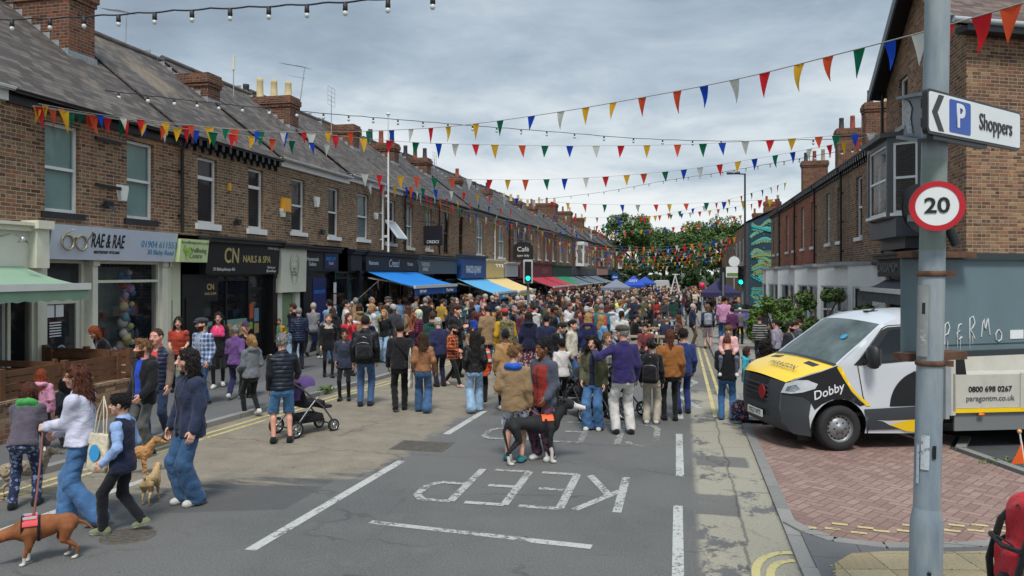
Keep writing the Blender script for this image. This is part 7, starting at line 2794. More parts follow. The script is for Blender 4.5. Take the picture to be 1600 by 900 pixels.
HR = {'brown':srgb(70,46,32),'dark':srgb(34,25,21),'black':srgb(16,14,14),'blonde':srgb(176,134,82),'grey':srgb(140,138,134),'white':srgb(196,192,184),
'red':srgb(150,70,34),'auburn':srgb(96,52,34),'sandy':srgb(128,92,58)}
# ---------------------------------------------------------------- head and hands (canonical, head centre at the origin, face +Y)
def make_head(vox,female=False):
 f = Field((-.12,-.14,-.24),(.12,.15,.14),vox)
 j = .9 if female else 1.0
 f.ell((0,-.008,.02),(.076,.098,.098),0)
 f.ell((0,.03,-.045),(.058*j,.062,.068),.03)
 f.ell((0,.062,-.088),(.028*j,.024,.022),.025)
 for s in(-1,1):
  f.ell((s*.046,.05,-.03),(.026,.026,.03),.02)
  f.cap((s*.018,.084,.028),(s*.044,.074,.03),.011,.009,.012)
  f.ell((s*.077,-.004,-.004),(.009,.022,.032),.006)
 f.cap((0,.088,.012),(0,.112,-.026),.008,.0135,.010)
 for s in(-1,1):
  f.ell((s*.013,.098,-.03),(.009,.011,.008),.006)
  f.ell((s*.032,.101,.006),(.019,.014,.013),.008,sub=True)
  f.ell((s*.032,.0785,.006),(.0140,.0140,.0125),.003)
 f.ell((0,.089,-.053),(.024,.011,.0065),.006)
 f.ell((0,.088,-.063),(.021,.011,.007),.006)
 f.cap((-.03,.098,-.058),(.03,.098,-.058),.0035,.0035,.003,sub=True)
 f.cap((0,-.022,-.05),(0,-.034,-.235),.054*j,.058*j,.02)
 V, F = f.mesh()
 c = V[F].mean(1)
 m = np.zeros(len(F),np.int32)
 for s in(-1,1):
  d = np.linalg.norm(c-np.array((s*.032,.0785,.006)),axis=1)
  e = (d<.0155)&(c[:,1]>.086)&(np.abs(c[:,2]-.005)<.0046)
  m[e] = 2
  m[e&(np.hypot(c[:,0]-s*.032,c[:,2]-.006)<.0072)] = 3
 br = (np.abs(c[:,0])>.012)&(np.abs(c[:,0])<.050)&(np.abs(c[:,2]-(.031-.12*np.maximum(0,np.abs(c[:,0])-.036)))<.0036)&(c[:,1]>.06)
 m[br] = 5
 lp = (np.abs(c[:,0])<.0235-1.2*np.maximum(0,np.abs(c[:,2]+.058)-.005))&(np.abs(c[:,2]+.058)<.0125)&(c[:,1]>.085)
 m[lp] = 4
 return V, F, m
def make_hand(vox,grip=0.0):
 """right hand hanging along -Z from the wrist, palm towards -X, thumb forward (+Y)"""
 f = Field((-.10,-.065,-.21),(.05,.09,.03),vox)
 f.cap((0,0,.02),(0,0,-.01),.027,.026,.0,sq=((1,0,0),1.25))
 f.box((0,0,-.05),(.0135,.040,.045),.012,.016)
 for i, (y,L)in enumerate(((.030,.070),(.010,.080),(-.011,.074),(-.030,.058))):
  a = np.array((0,y,-.088))
  q1, q2, q3 = .25+1.15*grip, .65+2.1*grip, .95+2.75*grip
  p1 = a+L*.46*np.array((-math.sin(q1),y*.4,-math.cos(q1)))
  p2 = p1+L*.32*np.array((-math.sin(q2),0,-math.cos(q2)))
  p3 = p2+L*.24*np.array((-math.sin(q3),0,-math.cos(q3)))
  f.cap(a,p1,.0098,.0092,.006)
  f.cap(p1,p2,.0092,.0086,.003)
  f.cap(p2,p3,.0086,.0072,.003)
 t0, t1, t2 = np.array((-.004,.026,-.022)), np.array((-.018,.052,-.052)), np.array((-.026-.012*grip,.056-.028*grip,-.084))
 f.cap(t0,t1,.015,.0115,.01)
 f.cap(t1,t2,.0112,.0085,.004)
 return f.mesh()
_heads = {(v,g):make_head(v,g)for v in(.0062,.0105)for g in(False,True)}
_hands = {(v,q):make_hand(v,q)for v in(.0055,.0085)for q in(0.0,.62)}
def rot_to(zdir,ydir):
 """matrix whose -Z looks along zdir and +Y leans to ydir"""
 z = -Vector(zdir).normalized()
 y = Vector(ydir)
 y = (y-z*y.dot(z))
 if y.length<1e-4:
  y = Vector((0,1,0))-z*z.y
 y.normalize()
 x = y.cross(z)
 return Matrix(((x.x,y.x,z.x),(x.y,y.y,z.y),(x.z,y.z,z.z)))
def ik(a,c,l1,l2,pole):
 a, c = Vector(a), Vector(c)
 d = c-a
 L = d.length
 mx_ = (l1+l2)*.998
 if L>mx_:
  c = a+d*(mx_/L)
  d = c-a
  L = mx_
 t = (l1*l1-l2*l2+L*L)/(2*L)
 h = math.sqrt(max(l1*l1-t*t,0))
 u = d.normalized()
 p = Vector(pole)-u*Vector(pole).dot(u)
 p.normalize()
 return a+u*t+p*h, c
class Pose:
 """joints for a canonical 1.75 m figure facing +Y"""
 def __init__(s,lean=0.0,side=0.0,twist=0.0,drop=.012,feet=((.10,.02),(-.10,-.02)),lift=(0,0),toe=(8,-8),hands=None,head=(0,0),female=False,sit=False,shoulder=None,
bulk=1.0,hip_back=0.0,elbow=None):
  s.female, s.bulk = female, bulk
  s.hip = Vector((0,-hip_back,.93-drop))
  if sit:
   s.hip = Vector((0,-.02,.50))
  s.T = Matrix.Translation(s.hip)@Matrix.Rotation(twist,4,'Z')@Matrix.Rotation(-lean,4,'X')@Matrix.Rotation(side,4,'Y')
  sw = shoulder or(.158 if female else.178)
  s.sh = [s.T@Vector((k*sw,0,.46))for k in(1,-1)]
  s.neck = s.T@Vector((0,.0,.53))
  hl = lean*.5
  s.H = Matrix.Translation(s.T@Vector((0,.02,.512)))@Matrix.Rotation(twist+head[0],4,'Z')@Matrix.Rotation(-hl+head[1],4,'X')@Matrix.Translation((0,.012,.168))@Matrix.Scale(1.07,
4)
  hands = hands or((.225,.06,-.05),(-.225,.04,-.05))
  s.wr, s.el = [], []
  for i, k in enumerate((1,-1)):
   pole = (k*.22,-1,-.25)if elbow is None or elbow[i]is None else elbow[i]
   e, w = ik(s.sh[i],s.T@Vector(hands[i]),.285,.255,s.T.to_3x3()@Vector(pole))
   s.el.append(e)
   s.wr.append(w)
  s.hj, s.kn, s.an, s.toe = [], [], [], toe
  for i, k in enumerate((1,-1)):
   h = s.hip+Vector((k*.088,0,-.03))
   f = Vector((feet[i][0],feet[i][1],.085+lift[i]))
   kn, an = ik(h,f,.43,.42,(k*.10,1,0)if not sit else(k*.2,1,.9))
   s.hj.append(h)
   s.kn.append(kn)
   s.an.append(an)
  s.lift = lift
 def foot(s,i):
  a = s.an[i]
  pitch = min(.9,s.lift[i]*5.5)
  return Matrix.Translation(a)@Matrix.Rotation(-R(s.toe[i]),4,'Z')@Matrix.Rotation(-pitch,4,'X')
 def torso(s,fat=0.0):
  if s.female:
   return[(-.16,.162+fat,.112+fat),(-.05,.165+fat,.118+fat),(.12,.126+fat,.092+fat),(.30,.146+fat,.118+fat,.014),(.40,.146,.100,.006),(.46,.118,.075),(.50,
.080,.062),(.53,.060,.055),(.56,.05,.05)]
  return[(-.16,.158+fat,.110+fat),(-.05,.160+fat,.115+fat),(.12,.148+fat,.108+fat),(.30,.168+fat,.120+fat,.006),(.40,.168,.105,.002),(.46,.138,.082),(.50,
.092,.068),(.53,.064,.060),(.56,.055,.055)]
def bounds(p,pad):
 pts = [p.hip,*p.sh,*p.el,*p.wr,*p.hj,*p.kn,*p.an,p.H.translation]
 lo = [min(q[i]for q in pts)-pad for i in range(3)]
 hi = [max(q[i]for q in pts)+pad for i in range(3)]
 return lo, hi
def body_mesh(p,vox,hi_res,grips,beard=False,name='person',bare=False):
 lo, hi = bounds(p,.20)
 f = Field((lo[0],lo[1],.0),(hi[0],hi[1],p.neck.z+.03),vox)
 f.loft([(z,a*.93,b_*.93,*c)for z,a,b_,*c in p.torso()],p.T,0,zlo=-.09)
 for i in range(2):
  f.cap(p.sh[i],p.el[i],.046,.038,.03)
  f.cap(p.el[i],p.wr[i],.038,.026,.01)
  lg = 1.0 if bare else.74
  f.cap(p.hj[i],p.kn[i],.078*lg,.052*lg,.03)
  c = p.kn[i]+(p.an[i]-p.kn[i])*.3+Vector((0,-.014*lg,0))
  f.cap(p.kn[i],p.an[i],.050*lg,.036*lg,.01)
  f.cap(c,p.kn[i]+(p.an[i]-p.kn[i])*.55,.049*lg,.036*lg,.02)
  M_ = p.foot(i)
  f.cap(M_@Vector((0,-.03,-.045)),M_@Vector((0,.11,-.055)),.034,.028,.02)
 V, F = f.mesh()
 parts = [(V,F,0)]
 hv = .0062 if hi_res else.0105
 hV, hF, hm = _heads[(hv,p.female)]
 if beard:
  c = hV[hF].mean(1)
  hm = hm.copy()
  b_ = (c[:,1]>-.005)&(c[:,2]<-.030-.35*np.maximum(0,c[:,1]-.07)+.25*np.maximum(0,np.abs(c[:,0])-.05))&(c[:,2]>-.125)&(hm==0)
  b_|=(np.abs(c[:,0])<.03)&(c[:,2]<-.038)&(c[:,2]>-.048)&(c[:,1]>.07)&(hm==0)
  hm[b_] = 1
 parts.append((xf(hV,p.H),hF,hm))
 kv = .0055 if hi_res else.0085
 for i, k in enumerate((1,-1)):
  gV, gF = _hands[(kv,.62 if grips[i]else 0.0)]
  if k<0:
   gV = gV*np.array((-1,1,1),np.float32)
   gF = gF[:,::-1]
  d = (p.wr[i]-p.el[i]).normalized()
  fwd = p.T.to_3x3()@Vector((0,1,0))if d.z<-.5 else Vector((0,0,1))+p.T.to_3x3()@Vector((-k*.4,0,0))
  M_ = Matrix.Translation(p.wr[i])@rot_to(d,fwd).to_4x4()
  parts.append((xf(gV,M_),gF,0))
 return np_mesh(name,parts,[None,M_BROW,M_EYE,M_IRIS,M_LIP,M_BROW])
def top_mesh(p,kind,vox,seed,name='jacket',hem=-.10,th=.022,sleeve=1.0,hood=False,open_=0.0,flare=0.0,collar=.0,loose=0.0,fat=0.0,folds=.0055):
 lo, hi = bounds(p,.22)
 f = Field((lo[0],lo[1],max(0,min(lo[2],.2))),(hi[0],hi[1],p.neck.z+.14),vox)
 th, loose = th*.84, loose*.7
 S_ = p.torso(fat)
 secs = [(z,a+th*.8+loose*(1 if z<.3 else.3),b_+th*.9+loose*(1 if z<.3 else.4),*c)for z,a,b_,*c in S_ if z<.55]
 if hem<-.16:
  secs = [(hem,secs[0][1]+flare,secs[0][2]+flare)]+secs
 f.loft(secs,p.T,0,zlo=hem,zhi=.535)
 for i in range(2):
  f.ell(p.sh[i]-Vector((0,0,.03)),(.050+th*.5,.060+th*.5,.056+th*.4),.045)
  if sleeve>0:
   e0 = p.el[i]if sleeve>.5 else p.sh[i]+(p.el[i]-p.sh[i])*(sleeve*2*.8)
   f.cap(p.sh[i]-Vector((0,0,.02)),e0,.050+th*.7,.042+th*.8+loose*.4,.035)
  if sleeve>.5:
   e = p.el[i]+(p.wr[i]-p.el[i])*min(1.0,(sleeve-.5)*2*1.03)
   f.cap(p.el[i],e,.042+th*.8+loose*.4,.032+th*.7+loose*.3,.02)
   if kind in('jumper','hoodie','jacket'):
    f.cap(e-(e-p.el[i])*.12,e,.037+th*.8,.029+th*.5,.012)
  elif sleeve>0:
   pass
 Tn = p.T
 if collar:
  f.cap(Tn@Vector((0,-.01,.50)),Tn@Vector((0,0,.50+collar)),.082,.074,.02)
 if hood:
  for a in np.linspace(.15,math.pi-.15,6):
   f.ell(Tn@Vector((.095*math.cos(a),-.045-.07*math.sin(a),.50+.01*math.sin(a))),(.05,.045,.05),.03)
 f.cap(Tn@Vector((0,.015,.505)),Tn@Vector((0,.02,.66)),.056,.064,.01,sub=True)
 f.cap(Tn@Vector((0,.05,.50)),Tn@Vector((0,.14,.55)),.04,.05,.01,sub=True)
 if open_:
  mx3 = Tn.to_3x3()
  c = Tn@Vector((0,.18,(hem+.5)/2))
  f.loft([(hem-.1,open_*1.5,.10),(.1,open_,.10),(.5,open_*.9,.10)],Tn@Matrix.Translation((0,.17,0)),0.008,sub=True,pw=4)
 f.folds(folds,seed)
 V, F = f.mesh()
 return np_mesh(name,[(V,F,0)],[None])
def inner_mesh(p,vox,name='shirt',hem=-.08):
 lo, hi = bounds(p,.2)
 f = Field((lo[0],lo[1],p.hip.z-.3),(hi[0],hi[1],p.neck.z+.05),vox)
 f.loft([(z,a+.016,b_+.018,*c)for z,a,b_,*c in p.torso()if z<.55],p.T,0,zlo=hem,zhi=.52)
 f.folds(.003,3)
 V, F = f.mesh()
 return np_mesh(name,[(V,F,0)],[None])
def legs_mesh(p,kind,vox,seed,name='trousers',fat=0.0):
 lo, hi = bounds(p,.2)
 f = Field((lo[0],lo[1],.0),(hi[0],hi[1],p.hip.z+.14),vox)
 S_ = p.torso(fat)
 w = {'slim':(.087,.062,.050),'regular':(.092,.070,.062),'wide':(.094,.088,.106),'shorts':(.095,.088,.088),'leggings':(.081,.054,.040),'skirt':(.09,.08,
.07),'baggy':(.097,.084,.076)}[kind]
 f.loft([(z,a+.007,b_+.008,*c)for z,a,b_,*c in S_ if z<.2],p.T,0,zlo=-.14,zhi=.04)
 f.ell(p.hip+Vector((0,-.01,-.10)),(.11,.095,.085),.03)
 f.ell(p.hip+Vector((0,-.02,-.05)),(.150+fat,.112+fat,.10),.03)
 if kind=='skirt':
  kz = (p.kn[0].z+p.kn[1].z)/2
  c = (p.kn[0]+p.kn[1])/2
  f.loft([(kz-.18,.21,.17),(p.hip.z,.165,.125)],Matrix.Translation((c.x*.5,c.y*.5,0)),.03,zlo=kz-.18,zhi=p.hip.z)
 else:
  for i in range(2):
   f.cap(p.hj[i]-Vector((0,0,.03)),p.kn[i],w[0]-.010,w[1],.03)
   if kind!='shorts':
    e = p.an[i]+(p.an[i]-p.kn[i]).normalized()*(.03 if kind=='wide' else-.005)
    f.cap(p.kn[i],e,w[1],w[2],.02)
   else:
    e = p.kn[i]+(p.an[i]-p.kn[i])*.02
    f.cap(p.kn[i],e,w[1],w[1],.02)
  if kind=='shorts':
   for i in range(2):
    d = (p.an[i]-p.kn[i]).normalized()
    f.cap(p.kn[i]+d*.105,p.an[i],.10,.12,0,sub=True)
  else:
   f.plane_cut((0,0,.03 if kind=='wide' else.055),(0,0,-1))
 f.folds(.006 if kind in('wide','baggy','regular')else.004,seed+5,1.1)
 V, F = f.mesh()
 return np_mesh(name,[(V,F,0)],[None])
def shoe_mesh(p,i,vox,sole=True):
 M_ = p.foot(i)
 I = M_.inverted()
 f = Field((-.075,-.125,-.10),(.075,.215,.075),vox)
 f.cap((0,-.045,-.042),(0,.12,-.052),.046,.042,.02,sq=((0,0,1),1.15))
 f.cap((0,-.03,.0),(0,-.035,-.04),.043,.05,.03)
 f.cap((0,.03,-.02),(0,.10,-.05),.036,.036,.03)
 f.plane_cut((0,0,-.084),(0,0,-1))
 f.plane_cut((0,0,.03),(0,-.25,1))
 V, F = f.mesh()
 c = V[F].mean(1)
 m = np.where(c[:,2]<-.060,1,0).astype(np.int32)if sole else np.zeros(len(F),np.int32)
 return np_mesh('shoe',[(xf(V,M_),F,m)],[None,None])
def hair_mesh(p,style,vox,seed,name='hair'):
 f = Field((-.17,-.22,-.46),(.17,.16,.21),vox)
 long_ = style in('long','curly','wavy')
 f.ell((0,-.014,.030),(.086,.106,.102),0)
 if style in('short','crop','fringe','quiff','bald','bob','ponytail','bun','long','curly','wavy','braid'):
  pass
 if style=='short':
  f.ell((0,.02,.085),(.07,.08,.05),.03)
  f.folds(.007,seed,2.2)
 if style=='quiff':
  f.ell((0,.045,.10),(.062,.06,.045),.03)
  f.folds(.010,seed,2.0)
 if style=='fringe':
  f.ell((0,.03,.07),(.086,.08,.06),.03)
  f.folds(.006,seed,2.5)
 if style=='bob':
  f.cap((.07,-.02,.02),(.078,-.01,-.10),.035,.03,.03)
  f.cap((-.07,-.02,.02),(-.078,-.01,-.10),.035,.03,.03)
  f.cap((0,-.07,.02),(0,-.075,-.11),.06,.05,.04)
  f.folds(.005,seed,2.0)
 if style=='ponytail':
  f.cap((0,-.10,.05),(0,-.15,-.02),.03,.035,.02)
  f.cap((0,-.15,-.02),(.01,-.13,-.24),.038,.018,.02)
  f.folds(.004,seed,2.4)
 if style=='braid':
  f.cap((0,-.09,.0),(0,-.12,-.30),.045,.022,.03)
  f.folds(.006,seed,2.8)
 if style=='bun':
  f.ell((0,-.085,.105),(.06,.058,.052),.015)
  f.folds(.007,seed,2.8)
 if style in('long','wavy'):
  f.cap((.062,-.03,.02),(.085,-.02,-.16),.036,.032,.04)
  f.cap((-.062,-.03,.02),(-.085,-.02,-.16),.036,.032,.04)
  f.cap((0,-.07,.02),(0,-.105,-.22),.07,.07,.05,sq=((0,1,0),1.5))
  f.cap((0,-.105,-.22),(.01,-.105,-.37),.068,.03,.04,sq=((0,1,0),1.6))
  f.cap((.05,-.07,-.1),(.07,-.07,-.28),.045,.022,.04)
  f.cap((-.05,-.07,-.1),(-.07,-.07,-.28),.045,.022,.04)
  f.folds(.009 if style=='wavy' else.007,seed,2.6)
 if style=='curly':
  f.cap((0,-.06,.02),(0,-.075,-.20),.095,.105,.04,sq=((0,1,0),1.3))
  r_ = random.Random(seed)
  for i in range(46):
   a = r_.uniform(-2.5,2.5)
   z = r_.uniform(-.24,.09)
   q = .09+.035*math.sin((z+.24)/.33*3.0)
   f.ell((math.sin(a)*q,-math.cos(a)*q-.02,z),(.036,.036,.045),.015)
  f.folds(.010,seed,3.5)
 if style=='cap':
  f = Field((-.13,-.16,-.05),(.13,.24,.16),vox)
  f.ell((0,-.008,.032),(.089,.108,.100),0)
  f.plane_cut((0,0,.040),(0,-.12,-1))
  f.ell((0,.105,.046),(.075,.075,.011),.01)
  V, F = f.mesh()
  return np_mesh('cap',[(xf(V,p.H),F,0)],[None])
 if style=='flatcap':
  f = Field((-.13,-.17,-.03),(.13,.22,.17),vox)
  f.ell((0,.0,.075),(.098,.125,.055),0)
  f.ell((0,-.012,.045),(.086,.104,.07),.02)
  f.plane_cut((0,0,.035),(0,-.05,-1))
  f.ell((0,.11,.048),(.068,.05,.012),.012)
  V, F = f.mesh()
  return np_mesh('flat_cap',[(xf(V,p.H),F,0)],[None])
 if style=='beanie':
  f = Field((-.13,-.16,-.05),(.13,.15,.19),vox)
  f.ell((0,-.012,.04),(.090,.112,.112),0)
  f.plane_cut((0,0,.018),(0,.25,-1))
  V, F = f.mesh()
  return np_mesh('beanie',[(xf(V,p.H),F,0)],[None])
 if style=='crop':
  f = Field((-.12,-.15,-.12),(.12,.12,.16),vox)
  f.ell((0,-.016,.028),(.0805,.1015,.0985),0)
  f.folds(.002,seed,3)
 fz = {'fringe':.030,'crop':.058,'short':.060,'quiff':.068}.get(style,.062)
 f.ell((0,.115,fz-.105),(.074 if not long_ else.070,.085,.105),.012,sub=True)
 if not long_ and style not in('bob','braid'):
  f.ell((0,.045,-.115),(.13,.105,.105),.015,sub=True)
  f.ell((0,-.05,-.20),(.2,.2,.12),.015,sub=True)
  for s in(-1,1):
   f.ell((s*.085,.0,-.012),(.022,.026,.034),.008,sub=True)
 f.cap((0,-.02,-.09),(0,-.03,-.5),.050,.055,.01,sub=True)
 V, F = f.mesh()
 if vox<.009 and style!='crop':
  q = np.random.RandomState(seed+3)
  n = 520 if long_ or style in('bob','ponytail','braid')else 260
  a = V[q.randint(0,len(V),n)]
  o_ = a-np.array((0,-.02,.02),np.float32)
  o_[:,2]*=.4
  nr = o_/(np.linalg.norm(o_,axis=1)[:,None]+1e-6)
  L = (.075 if long_ else.05 if n>300 else.026)*(.5+q.rand(n,1))
  dn = np.array((0,0,-1.0))if n>300 else np.array((0,-.3,-.2))
  t = dn+nr*(.25 if n>300 else.7)+q.normal(size=(n,3))*(.22 if style not in('curly','wavy')else.5)
  t/=np.linalg.norm(t,axis=1)[:,None]
  w = np.cross(t,nr)
  w/=np.linalg.norm(w,axis=1)[:,None]+1e-6
  wd = .0042
  p0, p1, p2 = a-t*L*.2, a+t*L*.45+nr*.006, a+t*L
  R_ = np.stack([p0-w*wd,p0+w*wd,p1+w*wd*.8,p1-w*wd*.8,p2+w*wd*.2,p2-w*wd*.2],1).reshape(-1,3)
  b = np.arange(n)[:,None]*6
  Fq = np.concatenate([b+np.array((0,1,2,3)),b+np.array((3,2,4,5))]).astype(int)
  return np_mesh(name,[(xf(V,p.H),F,0),(xf(R_.astype(np.float32),p.H),Fq,0)],[None])
 return np_mesh(name,[(xf(V,p.H),F,0)],[None])
def setm(o,*mats):
 """materials on the object, so copies can share one mesh"""
 for i, m in enumerate(mats):
  if m is not None and i<len(o.material_slots):
   o.material_slots[i].link = 'OBJECT'
   o.material_slots[i].material = m
def person(label,x,y,face,H,pose,skin,hair,top,bottom,shoes,extra=None,vox=.0165,hi=True,group=None,z=None,beard=None,hood=None,fatm=None):
 """hair (style, colour) or list; top dict; bottom (kind, material); shoes (colour, sole)"""
 s = H/1.75
 p = pose
 me = body_mesh(p,.022,hi,pose.grips if hasattr(pose,'grips')else(False,False),beard=bool(beard),bare=bottom[0]in('shorts','skirt'))
 o = link(me,'person',None,(x,y,gz(y)if z is None else z),(0,0,face))
 o.scale = (s,s,s)
 setp(o,label,'person',group)
 sm = skin_mat(SK[skin])
 hs = hair if isinstance(hair,list)else[hair]
 hm = next((hair_mat(HR[c])for st,c in hs if c in HR),hair_mat(HR['brown']))
 setm(o,sm,hm if beard else None)
 if beard:
  o.material_slots[1].material = hair_mat(HR[beard])
 for st, c in hs:
  hme = hair_mesh(p,st,.0075 if hi else.011,int(abs(x*13+y*7))%17)
  h = link(hme,hme.name.split('.')[0],o)
  setm(h,hair_mat(HR[c])if c in HR else c)
 sd = int(abs(x*31+y*17))%23
 tops = top if isinstance(top,list)else[top]
 for t_ in tops:
  t_ = dict(t_)
  m = t_.pop('m')
  nm = t_.pop('n','jacket')
  if t_.pop('inner',False):
   q = link(inner_mesh(p,vox,nm,t_.get('hem',-.08)),nm,o)
  else:
   q = link(top_mesh(p,t_.pop('kind','jacket'),vox,sd,nm,**t_),nm,o)
   if hi and not t_.get('open_')and any(w in nm for w in('jacket','coat','waterproof','fleece','gilet')):
    mb = MB()
    S_ = p.torso()
    e_ = t_.get('th',.022)*.9+t_.get('loose',0)+.001
    fy = lambda z:float(np.interp(z,[a[0]for a in S_],[(a[3]if len(a)>3 else 0)+a[2]for a in S_]))+e_
    mb.tube([p.T@Vector((0,fy(z),z))for z in np.linspace(t_.get('hem',-.1)+.02,.42,9)],.0045,5)
    zp = mb.build('zip',M_BROW,q,world=False)
    for k_ in(-1,1):
     mb = MB()
     mb.tube([p.T@Vector((k_*(.085+.02*i),fy(.02)*(.88-.05*i),.06-.07*i))for i in range(3)],.006,5)
     mb.build('pocket_flap',BROW2,q,world=False)
  setm(q,m)
 kind, bm = bottom
 nm = {'shorts':'shorts','skirt':'skirt','leggings':'leggings'}.get(kind,'trousers')
 q = link(legs_mesh(p,kind,vox,sd,nm),nm,o)
 setm(q,bm)
 for i in range(2):
  q = link(shoe_mesh(p,i,.009 if hi else.014),'shoe',o)
  setm(q,shoes[0],shoes[1])
 return o
# ================================================================== PEOPLE NEAREST THE CAMERA
def cs(*c):
 return cloth(srgb(*c))
JEAN = cloth(srgb(56,88,124),'denim')
JEAN_D = cloth(srgb(38,56,84),'denim')
JEAN_P = cloth(srgb(142,170,196),'denim')
JEAN_M = cloth(srgb(72,112,156),'denim')
BLK, NAVY, GREY = cs(22,22,24), cs(30,34,52), cs(112,114,118)
WS = (cs(200,198,192),cs(214,212,206))
BS = (cs(24,24,26),cs(20,20,22))
BW = (cs(30,30,34),cs(206,204,200))
BRS = (cs(120,80,50),cs(60,48,40))
OLS = (cs(120,124,96),cs(196,200,180))
RT = {}
def he(px,fy,ty,face,label,pose,skin,hair,top,bottom,shoes,**kw):
 zo = 0.0
 x, y = G(px,fy)
 if x<kerb_l(y)-.14 or x>1.17:
  zo = .088
  d = 1200*(HC-gz(y)-zo)/(fy-427)
  l = (px-800)/1200*d
  x, y = l*math.cos(TH)-d*math.sin(TH), l*math.sin(TH)+d*math.cos(TH)
 z = gz(y)+zo
 H = (fy-ty)/(fy-427)*(HC-z)-.01
 rz = R(face)+math.atan2(-x,y)
 pose.grips = kw.pop('grips',(False,False))
 hi = y<17
 o = person(label,x,y,rz,H,pose,skin,hair,top,bottom,shoes,z=z,hi=hi,vox=.0165 if hi else.021,**kw)
 M = Matrix.Translation((x,y,z))@Matrix.Rotation(rz,4,'Z')@Matrix.Scale(H/1.75,4)
 RT[label] = (M,pose)
 PEOPLE_XY.append((x,y))
 return M, pose
PEOPLE_XY = []
def walk(ph=1,st=.22,hands=None,**kw):
 a, b_ = ((.09,st),(-.09,-st))if ph>0 else((.09,-st),(-.09,st))
 lf = (0,.05)if ph>0 else(.05,0)
 sw = .10*ph
 return Pose(feet=(a,b_),lift=lf,drop=.018,hands=hands or((.22,.05-sw,-.04),(-.22,.05+sw,-.04)),**kw)
def tp(m,n='jacket',**k_):
 return dict(m=m,n=n,**k_)
F_ = dict(female=True)
# --- group at the front left
M1 = he(38,792,590,-18,'woman leaning forward in a grey and green fleece and navy floral trousers',Pose(lean=.42,hip_back=.05,hands=((.20,.30,.02),(-.16,
.30,.0)),feet=((.13,.05),(-.12,-.08)),head=(0,.15),**F_),'fair',('bob','auburn'),[tp(cloth(srgb(92,84,96),'fleece'),'fleece',kind='jacket',hem=-.10,th=.028,
loose=.02,collar=.03),tp(cs(74,160,84),'green_hood',sleeve=0,hem=.40,th=.03,hood=True)],('regular',cloth(srgb(36,44,72),'floral',srgb(120,134,168),srgb(80,
96,140))),BS)
he(64,706,574,-10,'red haired child in a pink hooded top by the low brick wall',Pose(**F_),'fair',('long','red'),tp(cs(216,150,178),'hoodie',hood=True,
th=.025),('slim',NAVY),WS)
he(104,700,588,30,'small dark haired child in a black coat by the low brick wall',Pose(),'fair',('curly','black'),tp(cs(34,34,48),'coat',hem=-.3,th=.03,
flare=.02),('slim',BLK),BW)
M4 = he(128,820,563,62,'woman in a lavender sweatshirt and wide blue jeans holding a dog lead',walk(1,.21,hands=((.10,.30,.06),(-.05,.34,.16)),head=(.25,
-.05),lean=.03,**F_),'fair',('wavy','auburn'),tp(cs(204,204,222),'sweatshirt',kind='hoodie',hem=-.05,th=.03,loose=.03,collar=.03),('wide',JEAN_M),OLS,grips=(True,
True))
M5 = he(192,832,611,62,'teenager in a navy knitted vest over a pale blue shirt and black trousers',walk(-1,.2,hands=((.20,.12,.0),(-.20,.14,.0)),head=(.25,
0),**F_),'fair',('fringe','black'),[tp(cs(150,178,222),'shirt',kind='shirt',hem=-.06,th=.02,loose=.015,collar=.035),tp(cs(26,32,56),'knitted_vest',hem=-.14,
th=.034,sleeve=0,loose=.01)],('regular',cs(22,24,32)),OLS)
M6 = he(226,712,527,130,'bearded man in a black hooded jacket over a royal blue tee shirt',Pose(hands=((.22,.1,-.05),(-.2,.22,.02)),head=(-.45,.02)),'pink',
('quiff','sandy'),[tp(cs(30,70,190),'tee_shirt',inner=True),tp(cs(26,27,30),'jacket',open_=.055,hood=True,th=.034,hem=-.14,loose=.01)],('regular',cs(86,
86,84)),BW,beard='auburn')
M7 = he(297,787,540,118,'woman in a navy waterproof and blue jeans with long dark windblown hair',Pose(hands=((.22,.10,-.06),(-.22,.08,-.06)),head=(-.35,
0),feet=((.08,.02),(-.08,-.02)),**F_),'fair',('wavy','dark'),[tp(cs(34,40,58),'jumper',inner=True),tp(cs(44,52,76),'jacket',open_=.03,hem=-.16,th=.034,
loose=.02,collar=.04)],('wide',JEAN),WS)
he(246,690,509,158,'man in a navy gilet with a red collar walking behind the bearded man',walk(1,.15,head=(-.2,0)),'pink',('crop','brown'),[tp(cs(112,96,
84),'jumper',kind='jumper',hem=-.08,th=.02),tp(cloth(srgb(38,46,70),'quilt'),'gilet',sleeve=0,hem=-.10,th=.036,open_=.05),tp(cs(196,70,60),'shirt',sleeve=0,
hem=.38,th=.022,collar=.03)],('regular',JEAN_D),BRS)
he(279,612,493,172,'woman with very long dark hair in a brick red top by the nail bar',Pose(hands=((.15,.25,.12),(-.16,.22,.1)),**F_),'fair',('long','dark'),
tp(cs(172,66,46),'top',hem=-.06,th=.02,sleeve=.4),('slim',BLK),BS)
he(317,632,494,135,'man in a dark flat cap and blue checked shirt holding a cup',Pose(hands=((.12,.28,.16),(-.22,.08,-.04)),head=(-.3,0)),'pink',[('crop',
'brown'),('flatcap',cs(58,62,70))],[tp(cs(150,160,176),'tee_shirt',inner=True),tp(cloth(srgb(150,170,200),'plaid',srgb(34,52,110),srgb(220,226,232)),'shirt',
open_=.05,hem=-.13,th=.024,loose=.01)],('regular',JEAN),BW,beard='brown')
he(341,606,485,176,'woman in black with a bright pink scarf and white trainers',walk(1,.12,**F_),'fair',('long','dark'),[tp(cs(22,22,26),'coat',hem=-.2,
th=.03),tp(cs(226,70,120),'scarf',sleeve=0,hem=.25,th=.036)],('leggings',BLK),WS)
